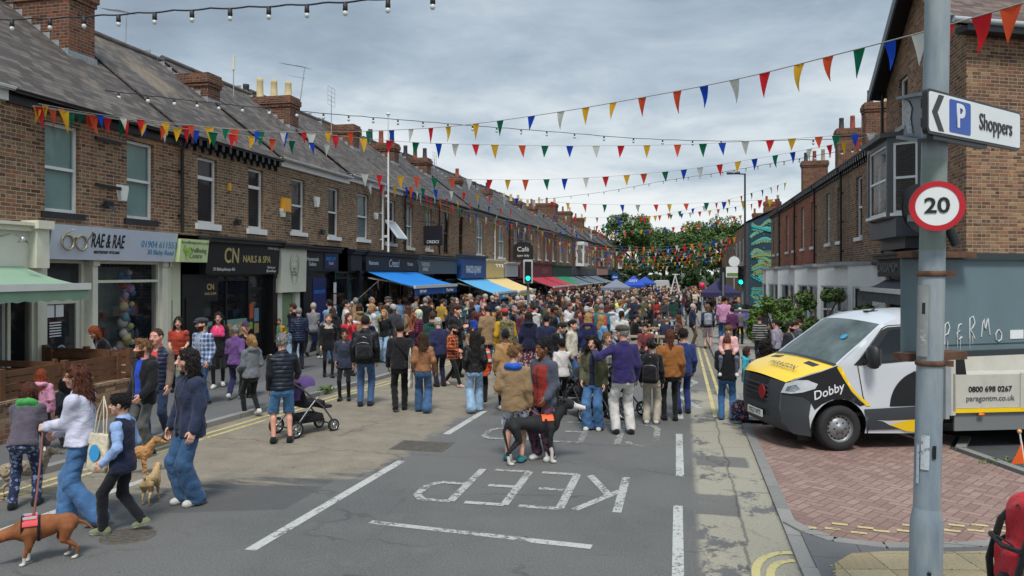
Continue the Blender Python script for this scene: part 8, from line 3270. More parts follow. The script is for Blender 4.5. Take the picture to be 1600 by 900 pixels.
he(368,624,506,-25,'grey haired person in a purple fleece and navy trousers',walk(1,.14,**F_),'fair',('short','grey'),tp(cloth(srgb(110,76,134),'fleece'),
'fleece',hem=-.10,th=.03,loose=.015,collar=.035),('regular',cs(44,42,84)),WS)
he(393,650,520,30,'blonde woman in a grey hoodie with black trousers and white trainers',walk(-1,.12,hands=((.16,.2,.1),(-.15,.24,.08)),**F_),'fair',('ponytail',
'blonde'),tp(cs(112,116,122),'hoodie',hood=True,hem=-.10,th=.028,loose=.02),('slim',BLK),WS)
he(383,622,500,200,'person in black with a dark cap behind the blonde woman',Pose(),'pink',[('crop','dark'),('cap',cs(60,44,70))],tp(BLK,'jacket',th=.03),
('regular',BLK),BS)
M14 = he(441,692,519,6,'grey haired man in a black gilet and denim shorts pushing a pram',Pose(hands=((.26,.30,.08),(-.20,.06,-.05)),feet=((.12,.0),(-.13,
.02)),toe=(15,15)),'pink',('short','grey'),[tp(cs(24,25,28),'jumper',kind='jumper',hem=-.06,th=.02),tp(cloth(srgb(34,40,52),'quilt'),'gilet',sleeve=0,hem=-.08,
th=.036,collar=.03)],('shorts',cloth(srgb(70,116,160),'denim')),BS,grips=(True,False),fatm=.01)
he(467,578,478,8,'man in a navy quilted jacket with his back turned by the blue door',walk(1,.1,hands=((.17,.24,.12),(-.17,.24,.12))),'fair',[('crop','grey')],
tp(cloth(srgb(36,44,70),'quilt'),'jacket',hem=-.12,th=.036,collar=.04),('regular',cs(34,38,50)),BS)
he(436,560,497,170,'small child in a bright yellow jacket by the green boarded door',Pose(hands=((.3,.1,.2),(-.22,.1,.1))),'fair',('short','sandy'),[tp(cs(60,
150,130),'tee_shirt',inner=True),tp(cs(226,168,40),'jacket',open_=.05,th=.03)],('regular',NAVY),BW)
he(513,590,488,186,'woman in a black coat with a grey fur lined hood facing the camera',walk(-1,.1,**F_),'fair',('ponytail','sandy'),[tp(BLK,'coat',hem=-.18,
th=.032),tp(cs(176,164,156),'fur_hood',sleeve=0,hem=.40,th=.034,hood=True)],('leggings',BLK),BS)
he(538,626,511,174,'girl in a dark navy zipped hoodie and black leggings on the kerb',Pose(hands=((.19,.12,.03),(-.22,.04,-.05)),head=(.2,0),**F_),'tan',
('ponytail','dark'),tp(cs(52,58,76),'hoodie',hood=True,hem=-.14,th=.03,loose=.012),('leggings',BLK),BS)
he(545,588,487,205,'girl in a bright red raincoat touching her face',Pose(hands=((.06,.2,.44),(-.2,.1,0)),**F_),'fair',('long','auburn'),tp(cs(206,44,56),
'raincoat',hem=-.14,th=.03),('slim',NAVY),BS)
M18 = he(571,634,490,-8,'man in a black leather jacket and jeans wearing a dark rucksack',Pose(hands=((.22,.05,-.05),(-.23,.0,-.05)),feet=((.09,.0),(-.09,
-.05))),'pink',('crop','dark'),tp(cloth(srgb(30,31,34),'leather'),'leather_jacket',hem=-.11,th=.032,loose=.01,collar=.03),('regular',cloth(srgb(64,92,130),
'denim')),(cs(28,32,48),cs(24,26,36)))
he(583,562,475,5,'white haired man in a pale green jacket seen from behind',Pose(),'fair',('short','white'),tp(cs(142,160,120),'jacket',hem=-.14,th=.034,
loose=.015),('regular',cs(70,72,74)),BS)
he(606,548,462,2,'tall man in a black jacket and pale blue jeans near the pizzeria',Pose(hands=((.24,.02,-.05),(-.24,.02,-.05))),'fair',[('crop','grey'),
('flatcap',cs(70,66,64))],tp(cs(38,38,48),'jacket',hem=-.16,th=.036,loose=.02),('regular',cloth(srgb(110,140,172),'denim')),BS)
M21 = he(625,642,501,2,'man in a black sweater and black trousers walking away beside the woman in tan',walk(1,.12),'pink',('crop','dark'),tp(cloth(srgb(30,
28,32),'fleece'),'sweater',kind='jumper',hem=-.09,th=.03,loose=.02),('regular',BLK),BS)
M22 = he(661,644,516,-4,'woman in a tan suede jacket and blue jeans with very long brown hair',walk(-1,.12,hands=((.26,.06,-.02),(-.2,.08,-.03)),**F_),
'fair',('long','brown'),tp(cloth(srgb(150,104,72),'leather'),'suede_jacket',hem=-.03,th=.03,loose=.012),('wide',JEAN),BS)
he(655,574,483,70,'woman in a maroon padded coat with pale hair under the blue awning',Pose(hands=((.15,.25,.15),(-.15,.25,.12)),**F_),'fair',[('bob','white'),
('beanie',cs(214,222,176))],tp(cloth(srgb(96,36,62),'quilt'),'coat',hem=-.22,th=.036),('slim',BLK),BS)
he(676,590,486,4,'person in a dark green hooded anorak seen from behind',Pose(),'pink',('short','brown'),tp(cs(32,72,64),'anorak',hood=True,hem=-.18,th=.036,
loose=.02),('slim',NAVY),BS)
he(707,604,505,238,'bearded man striding in an orange red checked shirt',walk(1,.30,hands=((.13,.24,.12),(-.2,.1,-.02)),head=(.2,-.1)),'pink',[('crop',
'dark'),('cap',cs(34,32,36))],tp(cloth(srgb(186,58,34),'plaid',srgb(40,30,30),srgb(220,170,90)),'overshirt',hem=-.14,th=.03,loose=.02,collar=.03),('slim',
BLK),(cs(196,160,150),cs(214,208,200)),beard='black')
he(688,604,494,25,'man in a navy jacket stooping with his back to the camera',Pose(lean=.2),'fair',('short','white'),tp(cs(38,42,76),'jacket',hem=-.14,
th=.034),('regular',NAVY),BS)
he(713,590,474,232,'tall young man in a black jacket with brown fringe holding a cup',Pose(hands=((.1,.26,.28),(-.2,.1,0))),'fair',('fringe','brown'),tp(cs(34,
30,32),'jacket',hem=-.14,th=.032,collar=.03),('regular',BLK),BS)
he(752,628,525,-4,'person in an orange high visibility coat behind the long haired woman',Pose(**F_),'fair',('short','dark'),tp(cloth(srgb(226,84,32),'hivis',
None,1.12),'work_coat',hem=-.22,th=.036,loose=.02),('regular',BLK),BS)
he(742,644,514,5,'woman in a black leather jacket and pale wide jeans with waist length hair',walk(1,.14,hands=((.2,.1,.0),(-.2,.1,.02)),**F_),'fair',('long',
'dark'),tp(cloth(srgb(34,33,34),'leather'),'leather_jacket',hem=-.06,th=.03,loose=.012),('wide',JEAN_P),WS)
he(790,640,513,8,'person in a long camel coat and black beanie with a pale bag strap',Pose(**F_),'brown',[('crop','black'),('beanie',cs(24,24,26))],tp(cs(172,
132,86),'long_coat',hem=-.58,th=.036,flare=.05,loose=.015),('slim',BLK),WS)
M33 = he(803,721,536,-14,'young man in a khaki jacket with blue hood and patterned shorts',Pose(hands=((.235,.02,-.06),(-.2,.16,.06)),feet=((.12,-.02),
(-.12,.06)),head=(-.55,-.05)),'fair',('quiff','sandy'),[tp(cs(146,120,88),'jacket',hem=-.16,th=.036,loose=.02),tp(cs(36,94,190),'blue_hood',sleeve=0,hem=.44,
th=.024,hood=True)],('shorts',cloth(srgb(206,208,216),'floral',srgb(70,90,150),srgb(110,124,170))),(cs(40,120,120),cs(60,50,60)),grips=(True,False))
he(850,718,526,142,'woman in a red and charcoal waterproof with a high curly bun',Pose(hands=((.16,.2,.02),(-.16,.16,.0)),head=(-.1,-.05),**F_),'brown',
('bun','black'),tp(cloth(srgb(146,48,40),'tri',srgb(74,78,92),1.36),'waterproof',hem=-.15,th=.032,loose=.015,collar=.05),('baggy',cloth(srgb(96,64,82),
'floral',srgb(30,26,34),srgb(44,34,44))),WS)
he(878,640,528,20,'person in a white top raising a hand to the face',Pose(hands=((.08,.22,.46),(-.2,.1,0)),**F_),'tan',('short','black'),tp(cs(214,206,
200),'top',th=.028,loose=.02),('slim',BLK),BS)
he(869,606,500,232,'man in glasses and a black coat looking down beside the cream jacket',Pose(lean=.16,head=(.1,-.35)),'fair',('short','dark'),[tp(cs(150,
156,170),'shirt',inner=True),tp(cs(26,28,32),'coat',open_=.05,hem=-.22,th=.034)],('regular',BLK),BS)
he(893,604,498,250,'person in a cream boucle jacket and blue jeans beside the man looking down',Pose(),'fair',('short','dark'),tp(cloth(srgb(206,196,178),
'fleece'),'jacket',hem=-.12,th=.036,loose=.02),('regular',JEAN),BS)
he(927,672,522,168,'woman with big dark curls in an olive jacket and jeans',Pose(hands=((.18,.14,.0),(-.22,.06,-.05)),head=(-.1,0),**F_),'fair',('curly',
'dark'),[tp(cs(36,40,62),'shirt',inner=True),tp(cs(84,84,60),'jacket',open_=.045,hem=-.10,th=.034,loose=.015,collar=.04)],('wide',JEAN_M),WS)
he(948,650,516,205,'smiling woman with tied back fair hair behind the olive jacket',Pose(**F_),'fair',('ponytail','sandy'),tp(cs(150,146,140),'jacket',
hem=-.1,th=.03),('slim',BLK),BS)
M41 = he(974,678,505,20,'man in a flat cap, purple jumper and white trousers with an outstretched arm',Pose(hands=((.22,.05,-.05),(-.40,.22,.36)),head=(.35,
0),feet=((.12,-.02),(-.11,.03)),toe=(14,16)),'pink',[('crop','grey'),('flatcap',cs(74,70,56))],tp(cs(48,40,92),'jumper',kind='jumper',hem=-.10,th=.03,loose=.018,
collar=.03),('baggy',cs(206,202,196)),BS)
M42 = he(1018,662,528,-6,'person in stone cargo trousers wearing a big black rucksack',Pose(**F_),'fair',[('short','dark'),('cap',cs(110,114,120))],tp(BLK,
'jacket',hem=-.06,th=.03),('baggy',cs(176,164,146)),(cs(190,186,178),cs(200,196,190)))
he(1047,657,512,6,'long haired man in a rust brown corduroy jacket and black jeans',Pose(feet=((.1,.0),(-.1,.04))),'pink',('braid','auburn'),tp(cs(150,
96,48),'jacket',hem=-.09,th=.036,loose=.015),('slim',BLK),BS)
he(1068,646,512,16,'man in a navy blue tracksuit beside the rust brown jacket',Pose(),'pink',('short','dark'),tp(cs(40,58,110),'track_top',hem=-.09,th=.03),
('regular',cs(36,52,104)),BS)
M45 = he(1136,656,522,0,'man in a black jumper and jeans cuddling a child over his shoulder',Pose(hands=((.13,.22,.1),(-.13,.22,.1)),head=(0,-.35),lean=-.03,
feet=((.11,.0),(-.11,.0)),toe=(12,12)),'pink',('crop','auburn'),tp(cloth(srgb(24,24,28),'fleece'),'jumper',kind='jumper',hem=-.09,th=.032,loose=.02),('regular',
cloth(srgb(62,106,152),'denim')),(cs(60,92,130),cs(50,60,80)))
he(1166,632,541,262,'girl in a blue and purple raincoat by the front of the truck',Pose(**F_),'fair',('bob','brown'),tp(cloth(srgb(52,60,110),'tri',srgb(60,
170,190),1.36),'raincoat',hem=-.24,th=.034,hood=True),('slim',cs(120,70,110)),WS)
he(1196,640,528,5,'person with dark curls and cream bag straps behind the truck bonnet',Pose(**F_),'tan',('curly','dark'),tp(cs(28,28,30),'jacket',th=.03),
('slim',BLK),BS)
he(1234,606,501,240,'bearded man in glasses and a dark coat behind the truck bonnet',Pose(head=(.1,-.1)),'pink',('short','dark'),[tp(cs(110,112,122),'shirt',
inner=True),tp(cs(36,38,46),'coat',open_=.04,hem=-.25,th=.034)],('regular',BLK),BS,beard='dark')
he(1213,586,498,60,'dark haired person in a lilac grey jacket by the bright green bush',Pose(),'pink',('short','dark'),tp(cs(150,144,160),'jacket',th=.03),
('regular',BLK),BS)
he(1246,580,498,300,'brown haired person in a grey coat by the dark green bush',Pose(**F_),'pink',('short','brown'),tp(cs(98,96,104),'coat',hem=-.2,th=.034),
('regular',BLK),BS)
he(1280,586,501,20,'person in a grey hoodie and black cap next to the truck windscreen',Pose(),'fair',[('crop','dark'),('cap',cs(28,28,32))],tp(cs(140,
146,154),'hoodie',hood=True,th=.03),('regular',JEAN_D),BS)
he(1187,566,492,10,'youth in a black top with pale reflective bands by the railings',Pose(),'pink',('short','brown'),tp(cloth(srgb(28,28,32),'stripe',srgb(150,
150,146)),'top',th=.03),('slim',NAVY),BS)
he(1082,541,473,262,'older man in a navy jacket and brown trousers standing on the kerb',Pose(),'fair',('crop','white'),tp(cs(32,38,66),'jacket',hem=-.16,
th=.034,collar=.03),('regular',cs(104,80,60)),BRS)
M53 = he(1106,545,474,2,'person in a navy jacket and pale shorts wearing a grey rucksack',Pose(**F_),'fair',('bob','sandy'),tp(cs(46,56,84),'jacket',th=.03),
('shorts',cs(206,176,176)),BW)
he(1131,540,461,4,'man in a pale pink shirt and blue jeans on the right pavement',walk(1,.1),'tan',('short','black'),tp(cs(206,150,184),'shirt',hem=-.12,
th=.026,sleeve=.9),('regular',JEAN),WS)
he(1144,545,479,8,'person in a plum jacket on the right pavement behind the pink shirt',Pose(**F_),'pink',('short','dark'),tp(cs(92,44,84),'jacket',th=.03),
('slim',BLK),BS)
he(1156,538,480,355,'person in a white cap and grey jacket next to the roadside cabinet',Pose(),'fair',[('crop','grey'),('cap',cs(214,210,204))],tp(cs(108,
110,116),'jacket',th=.03),('regular',BLK),BS)
# --- a second row further in
M63 = he(789,596,480,12,'person in a mustard jacket and red cap wearing a camouflage rucksack',Pose(),'fair',[('crop','brown'),('cap',cs(190,50,50))],tp(cs(196,
150,30),'jacket',th=.034,hem=-.12),('regular',JEAN_D),BS)
he(826,590,485,2,'woman in a navy raincoat with a dark red patterned skirt',Pose(**F_),'fair',('long','dark'),tp(cs(34,38,66),'raincoat',hem=-.18,th=.034,
hood=True),('skirt',cloth(srgb(96,52,64),'floral',srgb(196,170,170),srgb(40,30,40))),WS)
he(854,594,490,350,'dark haired man in a navy jumper with his back to the camera',Pose(),'pink',('short','black'),tp(cs(38,42,70),'jumper',th=.03),('regular',
NAVY),BS)
he(919,592,487,-8,'blonde woman in a navy parka with a brown shoulder bag',Pose(**F_),'fair',('long','blonde'),tp(cs(38,42,84),'parka',hem=-.26,th=.036,
hood=True),('slim',BLK),BS)
he(939,588,490,-50,'blonde woman in a sky blue denim jacket',Pose(hands=((.22,.26,.05),(-.2,.1,0)),**F_),'fair',('long','blonde'),tp(cloth(srgb(110,160,
204),'denim'),'denim_jacket',hem=-.14,th=.034),('slim',JEAN_D),WS)
M59 = he(940,560,473,4,'man in a teal jumper wearing a red and blue rucksack',Pose(),'pink',('crop','grey'),tp(cs(44,116,124),'jumper',th=.03),('regular',
NAVY),BS)
he(957,555,474,-20,'person in a white hooded sweatshirt among the crowd by the picnic tables',Pose(**F_),'fair',('short','brown'),tp(cs(204,208,218),'sweatshirt',
hood=True,th=.03),('slim',JEAN),WS)
he(971,572,484,-15,'woman with a black ponytail in a white fleece near the picnic tables',Pose(**F_),'tan',('ponytail','black'),tp(cloth(srgb(210,206,202),
'fleece'),'fleece',th=.036),('slim',BLK),BS)
he(968,538,459,2,'steward in a fluorescent yellow vest in the middle of the crowd',Pose(),'pink',('short','brown'),[tp(GREY,'jumper',th=.02),tp(cloth(srgb(214,
240,20),'hivis',None,1.1),'safety_vest',sleeve=0,hem=-.16,th=.036)],('regular',NAVY),BS)
SIT = lambda**k_:Pose(sit=True,lean=.15,feet=((.13,.40),(-.13,.40)),hands=((.14,.34,.16),(-.14,.34,.16)),**k_)
def seat(px,py,d,label,face,skin,hair,top,bottom,shoes,H=1.72,**kw):
 p = DP(px,py,d)
 z = gz(p.y)
 ps = SIT(**kw)
 person(label,p.x,p.y,R(face)+math.atan2(-p.x,p.y),H,ps,skin,hair,top,bottom,shoes,z=z,hi=False,vox=.021)
 PEOPLE_XY.append((p.x,p.y))
seat(990,500,28.4,'seated man in a black coat and checked scarf at the middle picnic table',290,'pink',[('crop','dark'),('cap',cs(50,44,44))],tp(BLK,'coat',
th=.034),('regular',BLK),BS)
seat(1030,500,30.6,'seated person in a charcoal tee at the far side of the middle picnic table',180,'tan',('short','dark'),tp(cs(70,68,70),'tee',sleeve=.4,
th=.024),('regular',BLK),BS)
seat(1042,505,26.6,'seated man in a navy jumper with his back to us at the middle picnic table',0,'fair',[('crop','grey'),('cap',cs(60,64,72))],tp(cs(42,
48,74),'jumper',th=.03),('regular',NAVY),BS)
seat(1063,500,28.2,'seated woman in a patterned wrap with a red bag at the picnic table end',70,'fair',('long','auburn'),tp(cloth(srgb(110,80,70),'floral',
srgb(40,30,30),srgb(180,150,120)),'wrap',th=.034),('slim',BLK),BS,female=True)
seat(1010,520,22.4,'seated man with dark hair looking round from the nearest picnic table',165,'pink',('short','dark'),tp(cs(120,60,60),'shirt',th=.03),
('regular',NAVY),BS)
P_ = Pose(lean=.5,hip_back=.1,hands=((.16,.3,.12),(-.14,.32,.1)),head=(.3,-.2),female=True)
o = person('woman with ginger bob in a black cardigan leaning on the back timber fence',-11.25,13.25,R(150),1.62,P_,'fair',('bob','red'),[tp(cs(196,130,
150),'top',inner=True),tp(cs(26,26,30),'cardigan',open_=.05,hem=-.12,th=.03)],('regular',BLK),BS,z=.09)
P_ = Pose(hands=((.12,.3,.1),(-.12,.3,.12)),female=True)
person('person in black standing inside the cafe doorway',-12.2,9.9,R(-120),1.68,P_,'fair',('short','dark'),tp(BLK,'top',th=.026,sleeve=.4),('slim',BLK),
BS,z=.09)
m_, p_ = M45
c0 = m_@Vector((.03,.17,.93))
P_ = Pose(hands=((.16,.30,.16),(-.16,.30,.16)),lean=.1,head=(0,-.15),sit=True,feet=((.2,.28),(-.2,.28)),female=True)
person('small child in a pale pink coat hugging the man in the black jumper',c0.x,c0.y,math.atan2(-c0.x,c0.y)+math.pi,1.22,P_,'fair',('fringe','sandy'),
tp(cs(222,172,168),'coat',hem=-.2,th=.036,loose=.015),('leggings',cs(110,112,130)),WS,z=c0.z-.02)
P_ = Pose()
px_ = DP(1690,900,3.95)
RK_M = Matrix.Translation((px_.x,px_.y,.046))@Matrix.Rotation(R(-82),4,'Z')@Matrix.Scale(1.70/1.75,4)
person('person in a dark jacket at the right frame edge wearing a red rucksack',px_.x,px_.y,R(-82),1.70,P_,'fair',('short','dark'),tp(cs(40,42,50),'jacket',
th=.03),('regular',JEAN_D),BS,z=.046)
# ================================================================== THE CROWD FURTHER IN
cr = random.Random(21)
VAR = []
HP = [(.2,.05,-.05),(.2,.04,-.05),(.13,.26,.14),(.08,.24,.42),(.22,.12,.0),(.10,.28,.22),(.03,.24,.12),(.24,-.04,-.04),(.17,.20,.02)]
for q in range(22):
 fem = q%2==1
 h1_, h2_ = cr.choice(HP), cr.choice(HP)
 st = cr.choice([0,0,.1,.2])*cr.choice([-1,1])
 p = Pose(female=fem,hands=(h1_,(-h2_[0],h2_[1],h2_[2])),head=(cr.gauss(0,.4),cr.gauss(-.04,.1)),lean=cr.gauss(.03,.06),side=cr.gauss(0,.035),twist=cr.gauss(0,
.15),feet=((.09+cr.uniform(0,.05),st),(-.09-cr.uniform(0,.05),-st)),lift=(0,.05 if st>.05 else 0),drop=.012+abs(st)*.04)
 VAR.append((fem,p,body_mesh(p,.028,False,(False,False)),{},{},[shoe_mesh(p,i,.014)for i in range(2)]))
TOPS = {'jacket':dict(hem=-.13,th=.028,loose=.008,collar=.03),'hoodie':dict(kind='hoodie',hem=-.09,th=.03,hood=True),'jumper':dict(kind='jumper',hem=-.09,
th=.028),'coat':dict(hem=-.34,th=.03,flare=.01,loose=.005),'tee shirt':dict(hem=-.08,th=.022,sleeve=.36),'anorak':dict(hem=-.17,th=.03,hood=True,loose=.005)}
TC = [('black',(26,26,28),14),('navy',(34,40,62),12),('charcoal',(60,62,68),8),('grey',(128,130,134),4),('olive',(88,90,64),3),('dark green',(32,70,60),
3),('white',(208,206,204),4),('cream',(204,192,170),3),('tan',(150,122,90),2),('rust',(140,80,54),1),('red',(150,44,44),1),('maroon',(98,40,54),3),('pale blue',
(124,160,200),3),('royal blue',(36,70,160),2),('purple',(80,62,104),1),('pink',(206,140,160),2),('mustard',(176,140,64),.6),('teal',(40,110,116),1),('orange',
(190,90,50),.5)]
BC = [('blue jeans','regular',JEAN,4),('black trousers','slim',BLK,5),('dark jeans','slim',JEAN_D,3),('grey trousers','regular',cs(96,96,100),2),('stone trousers',
'regular',cs(172,160,140),2),('pale jeans','wide',JEAN_P,2),('navy trousers','regular',NAVY,2)]
HS = [('short dark hair',False,'short','dark'),('short brown hair',False,'short','brown'),('cropped grey hair',False,'crop','grey'),('short sandy hair',
False,'quiff','sandy'),('a black cap',False,'cap','black'),('a flat cap',False,'flatcap','grey'),('white hair',None,'short','white'),('long dark hair',
True,'long','dark'),('long brown hair',True,'long','brown'),('long blonde hair',True,'long','blonde'),('a brown ponytail',True,'ponytail','brown'),('a blonde ponytail',
True,'ponytail','blonde'),('auburn hair',True,'wavy','auburn'),('a grey bob',True,'bob','grey'),('a dark bun',True,'bun','black'),('a pale beanie',None,
'beanie','white'),('a brown bob',True,'bob','brown')]
MCAP = {'cap':cs(34,34,38),'flatcap':cs(86,84,80),'beanie':cs(176,170,158)}
_tc = {}
def wpick(L,k):
 return cr.choices(L,[q[k]for q in L])[0]
def place_of(x,y):
 if x>1.2:
  return 'on the right pavement'
 if x<-7.4:
  return 'by the blue awning' if y<36 else 'by the pale blue awning' if y<47 else 'by the cream awning' if y<56 else 'by the red awnings' if y<72 else 'by the grey awnings'
 if y<27:
  return 'in the nearer crowd'
 if y<34:
  return 'around the picnic tables'
 if y<42:
  return 'beyond the picnic tables'
 if y<54:
  return 'before the trestle ladder'
 return 'near the far gazebos'
used_labels = set()
def crowd_person(x,y):
 for _ in range(60):
  fem, p, body, tm, lm, sh = cr.choice(VAR)
  hs = cr.choice([h for h in HS if h[1]in(fem,None)])
  tname, tcol, _w = wpick(TC,2)
  kind = cr.choice(['jacket','jacket','hoodie','jumper','coat','tee shirt','anorak'])
  bt = wpick(BC,3)
  r_ = cr.random()
  face, fp = (cr.gauss(0,28),'seen from behind')if r_<.48 else(180+cr.gauss(0,28),'facing us')if r_<.74 else(90+cr.gauss(0,15),'facing the shops')if r_<.88 else(-90+cr.gauss(0,
15),'turned to the right')
  lab = 'person in %s %s and %s with %s, %s, %s'%(tname,kind,bt[0],hs[0],fp,place_of(x,y))
  lab2 = lab if len(lab.split())<=16 else lab.replace(' and %s'%bt[0],'')
  if lab2 not in used_labels and len(lab2.split())<=16:
   break
 lab = lab2
 used_labels.add(lab)
 z = gz(y)+(.088 if(x<kerb_l(y)-.14 or x>1.17)else 0)
 H = cr.gauss(1.66 if fem else 1.78,.07)
 if cr.random()<.07:
  H = cr.uniform(1.1,1.45)
 s = H/1.75
 o = link(body,'person',None,(x,y,z),(0,0,R(face)+math.atan2(-x,y)))
 o.scale = (s,s,s)
 setp(o,lab,'person','people in the street crowd')
 sk = cr.choices(['fair','pink','tan','brown','dark'],[5,5,2,1,.6])[0]
 setm(o,skin_mat(SK[sk]))
 key = hs[2]
 if key not in lm:
  lm[key] = hair_mesh(p,key,.013,5)
 h = link(lm[key],lm[key].name.split('.')[0],o)
 setm(h,MCAP.get(key)or hair_mat(HR[hs[3]]))
 if key in('cap','flatcap','beanie'):
  if 'crop' not in lm:
   lm['crop'] = hair_mesh(p,'crop',.013,5)
  h = link(lm['crop'],'hair',o)
  setm(h,hair_mat(HR[hs[3]]))
 if kind not in tm:
  k_ = dict(TOPS[kind])
  tm[kind] = top_mesh(p,k_.pop('kind','jacket'),.024,len(tm)*3+1,kind.replace(' ','_'),**k_)
 c = cloth(srgb(tcol))
 t_ = link(tm[kind],kind.replace(' ','_'),o)
 setm(t_,c)
 if bt[1]not in tm:
  tm[bt[1]] = legs_mesh(p,bt[1],.024,4)
 t_ = link(tm[bt[1]],'trousers',o)
 setm(t_,bt[2])
 q = cr.choice([BS,WS,BW,BS])
 for m_ in sh:
  t_ = link(m_,'shoe',o)
  setm(t_,*q)
XY = list(PEOPLE_XY)
TABLES = [(o.location.x,o.location.y)for o in bpy.data.objects if o.name.startswith('picnic_table')]
def fill(n,x0,x1,y0,y1,dmin,ok=None):
 c = 0
 tries = 0
 while c<n and tries<6000:
  tries+=1
  y = cr.uniform(y0,y1)
  x = cr.uniform(x0(y)if callable(x0)else x0,x1(y)if callable(x1)else x1)
  if any((x-a)**2+(y-b_)**2<dmin**2 for a,b_ in XY):
   continue
  if any(abs(x-a)<1.25 and abs(y-b_)<1.1 for a,b_ in TABLES):
   continue
  if ok and not ok(x,y):
   continue
  XY.append((x,y))
  crowd_person(x,y)
  c+=1
fill(20,-11.6,-8.2,20.5,30,.55)
fill(52,-11.7,lambda y:-.8-(30-y)*.35,21.5,32,.52)
fill(74,-11.7,lambda y:-.2,32,43,.5)
fill(66,-11.7,lambda y:.7,43,54,.48)
fill(12,1.3,2.9,33,58,.55)
parts, cm = [], [skin_mat(SK['fair']),M_BROW,M_EYE,M_IRIS,M_LIP,hair_mat(HR['dark']),hair_mat(HR['brown']),hair_mat(HR['blonde']),hair_mat(HR['grey'])]+[cloth(srgb(c))for n_,
c,w_ in TC]+[JEAN,BLK]
nb = len(TC)
def arr(me):
 V = np.empty(len(me.vertices)*3,np.float32)
 me.vertices.foreach_get('co',V)
 F = np.empty(len(me.loops),np.int32)
 me.loops.foreach_get('vertex_index',F)
 m = np.empty(len(me.polygons),np.int32)
 me.polygons.foreach_get('material_index',m)
 return V.reshape(-1,3), F.reshape(-1,4), m
LOW = []
for fem, p, *_ in VAR[:6]:
 LOW.append((arr(body_mesh(p,.05,False,(False,False))),arr(hair_mesh(p,'long' if fem else 'short',.022,3)),arr(top_mesh(p,'jacket',.042,3,hem=-.13,th=.03)),
arr(legs_mesh(p,'regular',.045,3))))
pts = []
while len(pts)<170:
 x, y = cr.uniform(-10.5,2.4), cr.uniform(54,88)
 if all((x-a)**2+(y-b_)**2>.25 for a,b_ in pts):
  pts.append((x,y))
for x, y in pts:
 bd, hr, tp_, lg = cr.choice(LOW)
 M_ = Matrix.Translation((x,y,gz(y)))@Matrix.Rotation(cr.uniform(0,6.3),4,'Z')@Matrix.Scale(cr.gauss(.98,.05),4)
 parts+=[(xf(bd[0],M_),bd[1],bd[2]),(xf(hr[0],M_),hr[1],cr.choice([5,5,6,6,7,8])),(xf(tp_[0],M_),tp_[1],9+cr.choices(range(nb),[q[2]for q in TC])[0]),(xf(lg[0],
M_),lg[1],9+nb+cr.randrange(2))]
setp(link(np_mesh('crowd',parts,cm),'crowd'),kind='stuff')
# ================================================================== BAGS, PRAMS AND DOGS
def field_obj(name,F_,mats,mf=None,parent=None):
 V, F = F_.mesh()
 m = mf(V[F].mean(1))if mf else 0
 me = np_mesh(name,[(V,F,m)],mats)
 return link(me,name,parent)
def rucksack(label,MP,cloth_m,trim,size=1.0,big=False,accents=None):
 """worn on a figure: MP is the (matrix, pose) of the wearer"""
 M, p = MP
 A = M@p.T@Matrix.Translation((0,-.135,.22))@Matrix.Scale(size,4)
 t = thing('backpack',label,'backpack',(0,0,0))
 t.matrix_world = A
 h = .27 if big else.22
 f = Field((-.22,-.26,-.36),(.22,.08,.36),.012)
 f.box((0,-.07,0),(.155,.085,h),.07,0)
 f.box((0,-.165,-.07),(.125,.045,h*.52),.04,.02)
 f.ell((0,-.07,h-.02),(.14,.08,.06),.03)
 f.folds(.004,3,1.3)
 field_obj('bag_body',f,[cloth_m],parent=t)
 mb = MB()
 for s in(-1,1):
  mb.tube([(s*.09,.0,h-.03),(s*.10,.10,h+.02),(s*.115,.24,h-.03),(s*.125,.27,.08),(s*.16,.20,-.08),(s*.14,.0,-.17)],.018,6)
 mb.build('shoulder_strap',trim,t,world=False)
 mb = MB()
 mb.tube([(-.04,-.05,h+.03),(0,-.05,h+.075),(.04,-.05,h+.03)],.010,6)
 mb.build('grab_handle',trim,t,world=False)
 mb = MB()
 mb.tube([(-.11,-.20,.075),(-.05,-.214,.10),(.05,-.214,.10),(.11,-.20,.075)],.005,5)
 mb.tube([(-.14,-.13,.14),(0,-.155,h-.01),(.14,-.13,.14)],.005,5)
 mb.build('zip',CHROME if accents is None else accents,t,world=False)
 return t
rucksack('plain dark rucksack on the man in the leather jacket',M18,cs(34,36,40),BLK)
rucksack('big black rucksack on the person in stone trousers',M42,cs(28,26,30),BLK,1.05,True)
rucksack('pale grey rucksack on the person in shorts on the right pavement',M53,cs(150,154,164),GREY)
rucksack('red and orange rucksack on the man in the teal jumper',M59,cs(206,50,40),cs(40,70,170),accents=cs(226,150,40))
rucksack('camouflage rucksack on the person in mustard',M63,cloth(srgb(120,110,76),'floral',srgb(70,70,44),srgb(160,146,110)),cs(90,84,60),1.1,True)
rk = Pose()
rb = rucksack('bright red rucksack with black straps at the right frame edge',(RK_M,rk),cs(196,30,44),BLK,1.2,True,accents=BLK)
mb = MB()
for s in(-1,1):
 mb.tube([(s*.10,-.07,.27),(s*.11,-.17,.16),(s*.115,-.218,-.02),(s*.11,-.205,-.2),(s*.10,-.1,-.27)],.016,6)
 mb.tube([(s*.16,-.01,.1),(s*.165,-.12,.06),(s*.12,-.20,.04)],.012,6)
mb.tube([(-.12,-.21,.09),(0,-.222,.075),(.12,-.21,.09)],.012,6)
mb.build('compression_strap',BLK,rb,world=False)
mb = MB()
mb.ball((0,-.16,-.12),.09,12,0,1.1)
mb.build('mesh_pocket',cs(40,30,34),rb,world=False)
t = thing('safety_flag','orange triangular safety flag on a thin pole at the right edge','flag',DP(1640,960,5.6))
a, b_ = DP(1640,1010,5.6), DP(1593,674,5.6)
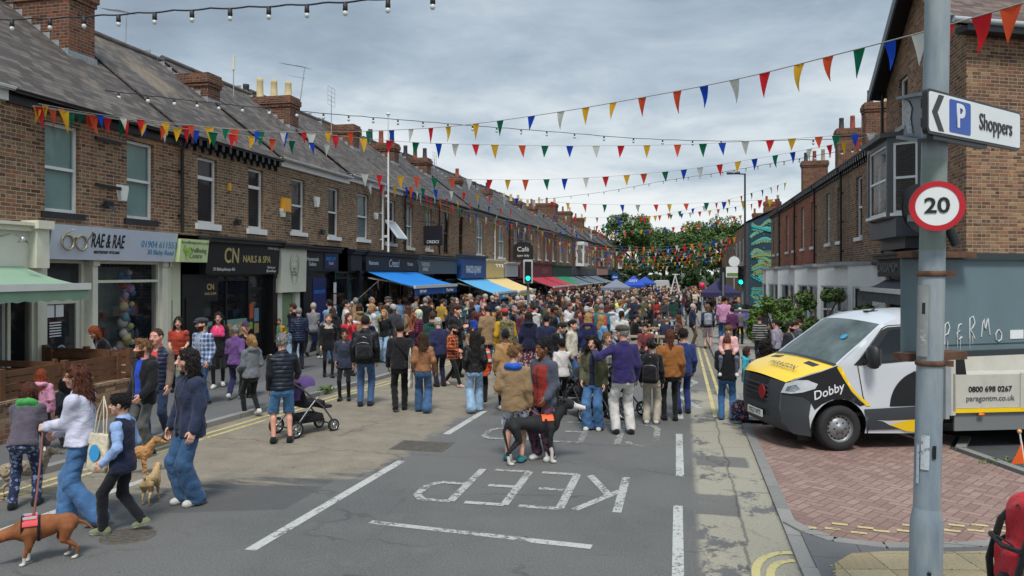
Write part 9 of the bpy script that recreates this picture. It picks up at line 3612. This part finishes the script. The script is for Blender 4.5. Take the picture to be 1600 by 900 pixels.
add(lambda mb:mb.tube([a,a+(b_-a)*.6+TRI*.01,b_],.006,6),'pole',SIGNW,t)
add(lambda mb:mb.ball(b_,.016,10),'tip',mat('tip_orange',srgb(236,170,110),.4),t)
mb = MB()
q = [DP(1597,690,5.6),DP(1603,724,5.6),DP(1580,725,5.58)]
mb.grid([[q[0],q[0]+Vector((.004,0,0))],[(q[0]+q[2])/2+TOC*.02,(q[0]+q[1])/2],[q[2],q[1]]])
add(lambda m_:[m_.v.extend(mb.v),m_.f.extend(mb.f),m_.m.extend(mb.m),m_.sm.extend(mb.sm)],'flag_cloth',mat('flag_orange',srgb(240,96,20),.6),t)
x, y = G(1156,662)
t = thing('holdall','patterned multicoloured bag standing on the kerb beside the man in jeans','bag',(x,y,.05))
f = Field((-.2,-.14,-.02),(.2,.14,.46),.011)
f.box((0,0,.16),(.15,.09,.16),.05,0)
f.ell((0,0,.30),(.13,.07,.05),.03)
f.folds(.005,2,1.5)
b0 = field_obj('bag_body',f,[cloth(srgb(30,34,60),'floral',srgb(190,90,60),srgb(90,150,180))],parent=t)
mb = MB()
for s in(-1,1):
 mb.tube([(-.08,s*.05,.31),(-.05,s*.07,.35),(.05,s*.07,.35),(.08,s*.05,.31)],.010,6)
mb.build('handle',BLK,t,world=False)
def flat_bag(name,label,M,w,h,m,strap,logo=None,d=.05):
 t = thing(name,label,'bag')
 t.matrix_world = M
 f = Field((-w,-.1,-h-.08),(w,.1,.06),.011)
 f.box((0,0,-h/2),(w/2,d/2,h/2),.02,0)
 f.ell((0,0,-h*.8),(w*.4,d*.7,h*.2),.03)
 f.folds(.006,4,1.2)
 field_obj('bag_body',f,[m],parent=t)
 mb = MB()
 for s in(-1,1):
  mb.tube([(-w*.25,s*d*.3,-.01),(-w*.15,s*.02,strap*.6),(0,0,strap),(w*.15,s*.02,strap*.6),(w*.25,s*d*.3,-.01)],.008,6)
 mb.build('strap',m,t,world=False)
 if logo:
  for sd in(-1,1):
   mb = MB()
   mb.disc((0,sd*(d/2+.022),-h*.5),w*.27,24,(0,sd,0))
   mb.build('round_logo',logo,t,world=False)
 return t
m_, p_ = M4
tb = flat_bag('tote_bag','cream cotton tote bag with a round blue print on the woman in lavender',m_@p_.T@Matrix.Translation((-.20,-.30,.10))@Matrix.Rotation(R(60),
4,'Z')@Matrix.Rotation(R(8),4,'X'),.32,.40,cloth(srgb(206,196,170)),.38,inkm(srgb(50,150,206)))
m_, p_ = M22
flat_bag('tote_bag','long white cotton bag on the left shoulder of the woman in tan suede',m_@p_.T@Matrix.Translation((-.27,.0,.02))@Matrix.Rotation(R(80),
4,'Z'),.26,.42,cloth(srgb(206,200,188)),.45)
m_, p_ = M21
t = thing('crossbody_bag','small black bag at the hip of the man in the black sweater','bag')
t.matrix_world = m_@p_.T@Matrix.Translation((.18,-.14,.0))
f = Field((-.14,-.08,-.12),(.14,.08,.12),.011)
f.box((0,0,0),(.10,.04,.075),.03,0)
field_obj('bag_body',f,[cs(34,30,34)],parent=t)
mb = MB()
mb.tube([(.05,.02,.06),(-.08,-.03,.22),(-.26,-.0,.42),(-.3,.1,.47)],.012,6)
mb.build('strap',BLK,t,world=False)
# ---- pushchair
def pram(label,loc,rz,hood_c,frame_m,child=False,fold=False):
 t = thing('pram',label,'pram',loc,rz)
 L = []
 wr = [(.30,-.36,.14),(-.30,-.36,.14),(.22,.42,.105),(-.22,.42,.105)]
 for x, y, r in wr:
  M_ = Matrix.Translation((x,y,r))@Matrix.Rotation(R(90),4,'Y')
  mb = MB()
  mb.lathe([(r*.72,-.022),(r*.95,-.026),(r,-.012),(r,.012),(r*.95,.026),(r*.72,.022)],24,0,M_)
  w = mb.build('wheel',RUBBER,t,world=False)
  mb = MB()
  mb.lathe([(r*.72,-.018),(r*.66,-.018),(r*.66,.018),(r*.72,.018)],20,0,M_)
  for i in range(6):
   a = i*math.pi/3
   mb.bar(M_@Vector((0,0,0)),M_@Vector((r*.7*math.cos(a),r*.7*math.sin(a),0)),.02)
  mb.lathe([(.001,-.03),(.03,-.03),(.03,.03),(.001,.03)],10,0,M_)
  mb.build('rim',CHROME,w,world=False)
 mb = MB()
 for s in(-1,1):
  mb.tube([(s*.27,-.36,.15),(s*.25,-.05,.48),(s*.24,.10,.62)],.016,8)
  mb.tube([(s*.22,.42,.16),(s*.24,.20,.45),(s*.25,-.20,.78),(s*.25,-.52,1.0)],.016,8)
 mb.tube([(-.3,-.36,.14),(.3,-.36,.14)],.014,8)
 mb.tube([(-.22,.42,.12),(.22,.42,.12)],.014,8)
 mb.build('frame',frame_m,t,world=False)
 mb = MB()
 mb.tube([(-.25,-.52,1.0),(-.18,-.58,1.03),(.18,-.58,1.03),(.25,-.52,1.0)],.02,8)
 mb.build('handlebar',RUBBER,t,world=False)
 f = Field((-.34,-.40,.1),(.34,.62,1.0),.016)
 f.box((0,.06,.50),(.21,.22,.05),.04,0)
 f.box((0,-.16,.68),(.21,.05,.22),.04,.03,M=np.array([[1,0,0],[0,.9,-.43],[0,.43,.9]]))
 f.box((0,.34,.42),(.18,.10,.03),.03,.04)
 f.box((0,.0,.26),(.20,.26,.07),.05,.0)
 field_obj('seat',f,[cs(28,28,32)],parent=t)
 if not fold:
  mb = MB()
  rows = []
  for i in range(9):
   a = R(-8+i*15)
   c = Vector((0,-.04,.64))
   r_ = .34
   rows.append([c+Vector((.235*math.sin(math.pi*(j/8-.5))if True else 0,-math.cos(a)*r_*(.6+.4*math.cos(math.pi*(j/8-.5))),math.sin(a)*r_*(.55+.45*math.cos(math.pi*(j/8-.5)))))for j in range(9)])
  mb.grid(rows)
  mb.grid([[p+Vector((0,.006,-.006))for p in r]for r in rows])
  mb.build('hood',hood_c,t,world=False)
 return t
m_, p_ = M14
hp = m_@Vector((.44,.66,0))
pram('pram with a purple hood and chrome frame pushed by the man in denim shorts',(hp.x,hp.y,.0),math.atan2(-hp.x,hp.y)+R(-58),cs(84,62,112),mat('dark_chrome',
(.2,.2,.21),.35,.8)).scale = (.98,.98,.98)
x, y = G(915,652)
pram('black pushchair behind the woman in the red and charcoal waterproof',(x,y,0),R(40),BLK,BLKMET)
x, y = G(890,640)
pram('second black pushchair without a hood beside the first one',(x,y+.5,0),R(-100),BLK,BLKMET,fold=True)
x, y = G(962,655)
pram('dark pushchair standing behind the man in white trousers',(x,y+.35,0),R(60),BLK,BLKMET)
# ---- dogs
def dog(label,loc,rz,h,cfun,mats,build=1.0,head_down=0.0,tail=(-.9,.25),ear='flop',muzzle=1.0,fur=.0,stance=(.06,-.05,-.05,.08),head_yaw=0.0,leg=1.0,vox=None,
curly=False):
 """h: shoulder height. built facing +Y at shoulder height 1"""
 vox = vox or.028
 f = Field((-.42,-1.25,-.02),(.42,1.3,1.75),vox)
 b_ = build
 zc = .80
 f.cap((0,.38,zc),(0,-.02,zc+.03),.205*b_,.19*b_,.03,sq=((1,0,0),1.22))
 f.cap((0,.30,zc-.07),(0,.12,zc-.05),.17*b_,.155*b_,.05,sq=((1,0,0),1.25))
 f.cap((0,-.02,zc+.04),(0,-.42,zc+.06),.16*b_,.145*b_,.06,sq=((1,0,0),1.15))
 f.ell((0,-.46,zc+.03),(.13*b_,.16*b_,.16*b_),.05)
 up = math.cos(head_down)
 nb = Vector((0,.50,zc+.10))
 nh = nb+Vector((math.sin(head_yaw)*.12,.20+.16*math.sin(head_down),.34-.62*math.sin(head_down)))
 f.cap((0,.40,zc+.02),nh,.15*b_,.10*b_,.06)
 d = Vector((math.sin(head_yaw),math.cos(head_yaw),-.22-.5*math.sin(head_down))).normalized()
 f.cap(nh,nh+d*.10,.115,.105,.04)
 f.cap(nh+d*.12-Vector((0,0,.02)),nh+d*(.12+.24*muzzle)-Vector((0,0,.03)),.075,.048,.04)
 f.ell(nh+d*(.15+.25*muzzle)-Vector((0,0,.0)),(.028,.03,.024),.015)
 sd = Vector((d.y,-d.x,0)).normalized()
 for s in(-1,1):
  e = nh+sd*s*.09+Vector((0,0,.06))-d*.03
  if ear=='flop':
   f.cap(e,e+sd*s*.05+Vector((0,0,-.13))+d*.03,.042,.026,.02,sq=(tuple(sd),1.7))
  else:
   f.cap(e,e-d*.12+sd*s*.05+Vector((0,0,.02)),.034,.012,.02)
 for k, (s,q)in enumerate(((1,stance[0]),(-1,stance[1]))):
  x = s*.115*b_
  f.cap((x,.36,zc-.05),(x,.30+q*.3,.46),.085*b_,.062*b_,.05)
  f.cap((x,.30+q*.3,.46),(x,.33+q,.22),.055*b_,.040,.02)
  f.cap((x,.33+q,.22),(x,.33+q,.06),.038,.036,.01)
  f.ell((x,.37+q,.035),(.050,.070,.036),.02)
 for k, (s,q)in enumerate(((1,stance[2]),(-1,stance[3]))):
  x = s*.115*b_
  f.cap((x,-.44,zc-.02),(x,-.33+q*.4,.50),.12*b_,.075*b_,.05)
  f.cap((x,-.33+q*.4,.50),(x,-.56+q,.27),.062*b_,.036,.02)
  f.cap((x,-.56+q,.27),(x,-.53+q,.06),.034,.036,.01)
  f.ell((x,-.48+q,.035),(.048,.068,.035),.02)
 a, L = tail
 p0 = Vector((0,-.58,zc+.10))
 p1 = p0+Vector((0,-.22*math.cos(a),.22*math.sin(a)))
 p2 = p1+Vector((0,-L*math.cos(a*1.5),L*math.sin(a*1.5)))
 f.cap(p0,p1,.045,.034,.03)
 f.cap(p1,p2,.034,.016,.01)
 if fur:
  f.folds(fur,3,1.3)
 V, F = f.mesh()
 c = V[F].mean(1)
 m = cfun(c,nh,d)
 nt = np.array(nh+d*(.16+.25*muzzle))
 m[np.linalg.norm(c-nt,axis=1)<.034] = 2
 for s in(-1,1):
  e = np.array(nh+d*.115+sd*s*.055+Vector((0,0,.045)))
  m[np.linalg.norm(c-e,axis=1)<.027] = 2
 me = np_mesh('dog',[(V*h,F,m)],mats)
 o = link(me,'dog',None,loc,(0,0,rz))
 setp(o,label,'dog')
 return o, nh*h, d
def fur_mat(c,v=.35):
 return mat('dog_fur',c,.8,var=v,vscale=9,bump=.5,bscale=70)
WHF, BKF, TANF, NOSE = fur_mat(srgb(206,200,192),.1), fur_mat((.013,.013,.015),.4), fur_mat(srgb(138,82,44)), mat('dog_nose',(.012,.012,.013),.3)
x, y = G(838,724)
def c_grey(c,nh,d):
 m = np.zeros(len(c),np.int32)
 m[(c[:,2]<.20)] = 1
 m[(c[:,2]<.34)&(c[:,1]>.1)] = 1
 n = np.array(nh)
 t = (c-n)@np.array(d)
 m[(t>.16)] = 1
 m[(c[:,1]>.32)&(c[:,2]<.68)&(np.abs(c[:,0])<.07)] = 1
 m[(c[:,1]<-.86)&(c[:,2]<.5)] = 1
 return m
DG, nh_, d_ = dog('black greyhound cross with white feet and muzzle wearing an orange harness',(x-.03,y,0),math.atan2(-x,y)+R(-74),.66,c_grey,[BKF,WHF,
NOSE],build=.86,tail=(-1.2,.55),ear='rose',muzzle=1.25,stance=(.03,-.02,-.04,.05),vox=.024)
Md = DG.matrix_basis
t = thing('dog_harness','orange and black harness on the black greyhound cross','harness',DG.location)
t.rotation_euler = DG.rotation_euler
def strapring(mb,y,zc,rx,rz,w,h):
 rows = [[Vector((rx*math.cos(a)*h,(y+dy)*h,(zc+rz*math.sin(a))*h))for a in[i*math.pi/12 for i in range(24)]]for dy in(-w,w)]
 mb.grid(rows,closed=True)
mb = MB()
strapring(mb,.22,.79,.172,.232,.03,.66)
strapring(mb,.42,.86,.165,.215,.025,.66)
mb.build('strap',BLK,t,world=False)
mb = MB()
rows = [[Vector((.166*math.sin(a)*.66,yy*.66,(.80+.228*math.cos(a))*.66))for a in[R(-62+i*15.5)for i in range(9)]]for yy in(.14,.26,.40)]
mb.grid(rows)
mb.build('saddle_patch',inkm(srgb(226,96,40)),t,world=False)
x, y = G(72,876)
def c_tan(c,nh,d):
 m = np.zeros(len(c),np.int32)
 m[c[:,2]<.10] = 1
 m[(c[:,1]>.2)&(c[:,2]<.2)] = 1
 n = np.array(nh)
 t = (c-n)@np.array(d)
 m[(t>.28)&(c[:,2]<n[2]-.1)] = 1
 return m
D2, nh2, d2 = dog('tan bull terrier type dog sniffing the road in a red and black harness',(x,y,0),math.atan2(-x,y)+R(88),.39,c_tan,[TANF,WHF,NOSE],build=1.38,
head_down=.95,tail=(-.5,.3),muzzle=.85,stance=(.02,.10,.06,-.10),vox=.022)
t = thing('dog_harness','red and black harness on the tan dog','harness',D2.location)
t.rotation_euler = D2.rotation_euler
mb = MB()
strapring(mb,.14,.80,.262,.305,.03,.39)
strapring(mb,.47,.86,.235,.27,.03,.39)
mb.build('strap',BLK,t,world=False)
mb = MB()
rows = [[Vector((.272*math.sin(a)*.39,yy*.39,(.80+.315*math.cos(a))*.39))for a in[R(-66+i*16.5)for i in range(9)]]for yy in(.16,.30,.47)]
mb.grid(rows)
mb.build('saddle_patch',inkm(srgb(206,40,50)),t,world=False)
mb = MB()
for sx in(-1,1):
 mb.bar((sx*.06,.07,.428),(sx*.06,.18,.428),.008,.022)
mb.build('reflective_strip',inkm(srgb(200,200,204)),t,world=False)
m_, p_ = M4
w0 = m_@(p_.wr[1]+Vector((0,.04,-.05)))
e0 = D2.matrix_basis@Vector((0,.10,.43))
t = thing('dog_lead','brown leather lead from the woman in lavender to the tan dog','lead',w0)
add(lambda mb:mb.tube([w0+(e0-w0)*q+Vector((0,0,-.10*math.sin(math.pi*q)))for q in np.linspace(0,1,10)],.011,6),'strap',mat('lead_leather',srgb(120,72,
64),.6),t)
m_, p_ = M33
w0 = m_@(p_.wr[0]+Vector((0,.02,-.07)))
e0 = DG.matrix_basis@Vector((0,.2,.68))
t = thing('dog_lead','pale lead from the young man in khaki to the black dog','lead',w0)
add(lambda mb:mb.tube([w0+(e0-w0)*q+Vector((0,0,-.05*math.sin(math.pi*q)))for q in np.linspace(0,1,8)],.008,6),'strap',GREY,t)
def c_plain(c,nh,d):
 return np.zeros(len(c),np.int32)
BEIGE, GREYF = fur_mat(srgb(186,156,112)), fur_mat(srgb(150,134,112),.4)
x, y = G(236,784)
dog('small beige terrier facing away beside the legs of the teenager',(x,y,0),math.atan2(-x,y)+R(-20),.30,c_plain,[BEIGE,WHF,NOSE],build=1.2,fur=.02,tail=(1.2,
.1),vox=.034)
x, y = G(210,742)
dog('curly golden dog with a red harness standing behind the teenager',(x,y,0),math.atan2(-x,y)+R(-95),.36,c_plain,[fur_mat(srgb(176,128,78)),WHF,NOSE],
build=1.15,fur=.03,tail=(.5,.15),vox=.034)
x, y = G(36,775)
dog('shaggy grey and cream dog behind the legs of the leaning woman',(x,y,0),math.atan2(-x,y)+R(-85),.40,c_plain,[GREYF,WHF,NOSE],build=1.15,fur=.035,tail=(-.3,
.25),vox=.034)
x, y = G(916,590)
dog('red brown curly dog in the crowd beside the blonde woman in navy',(x,y,gz(y)),math.atan2(-x,y)+R(-60),.5,c_plain,[fur_mat(srgb(140,76,36)),WHF,NOSE],
fur=.03,tail=(.3,.25),vox=.036)
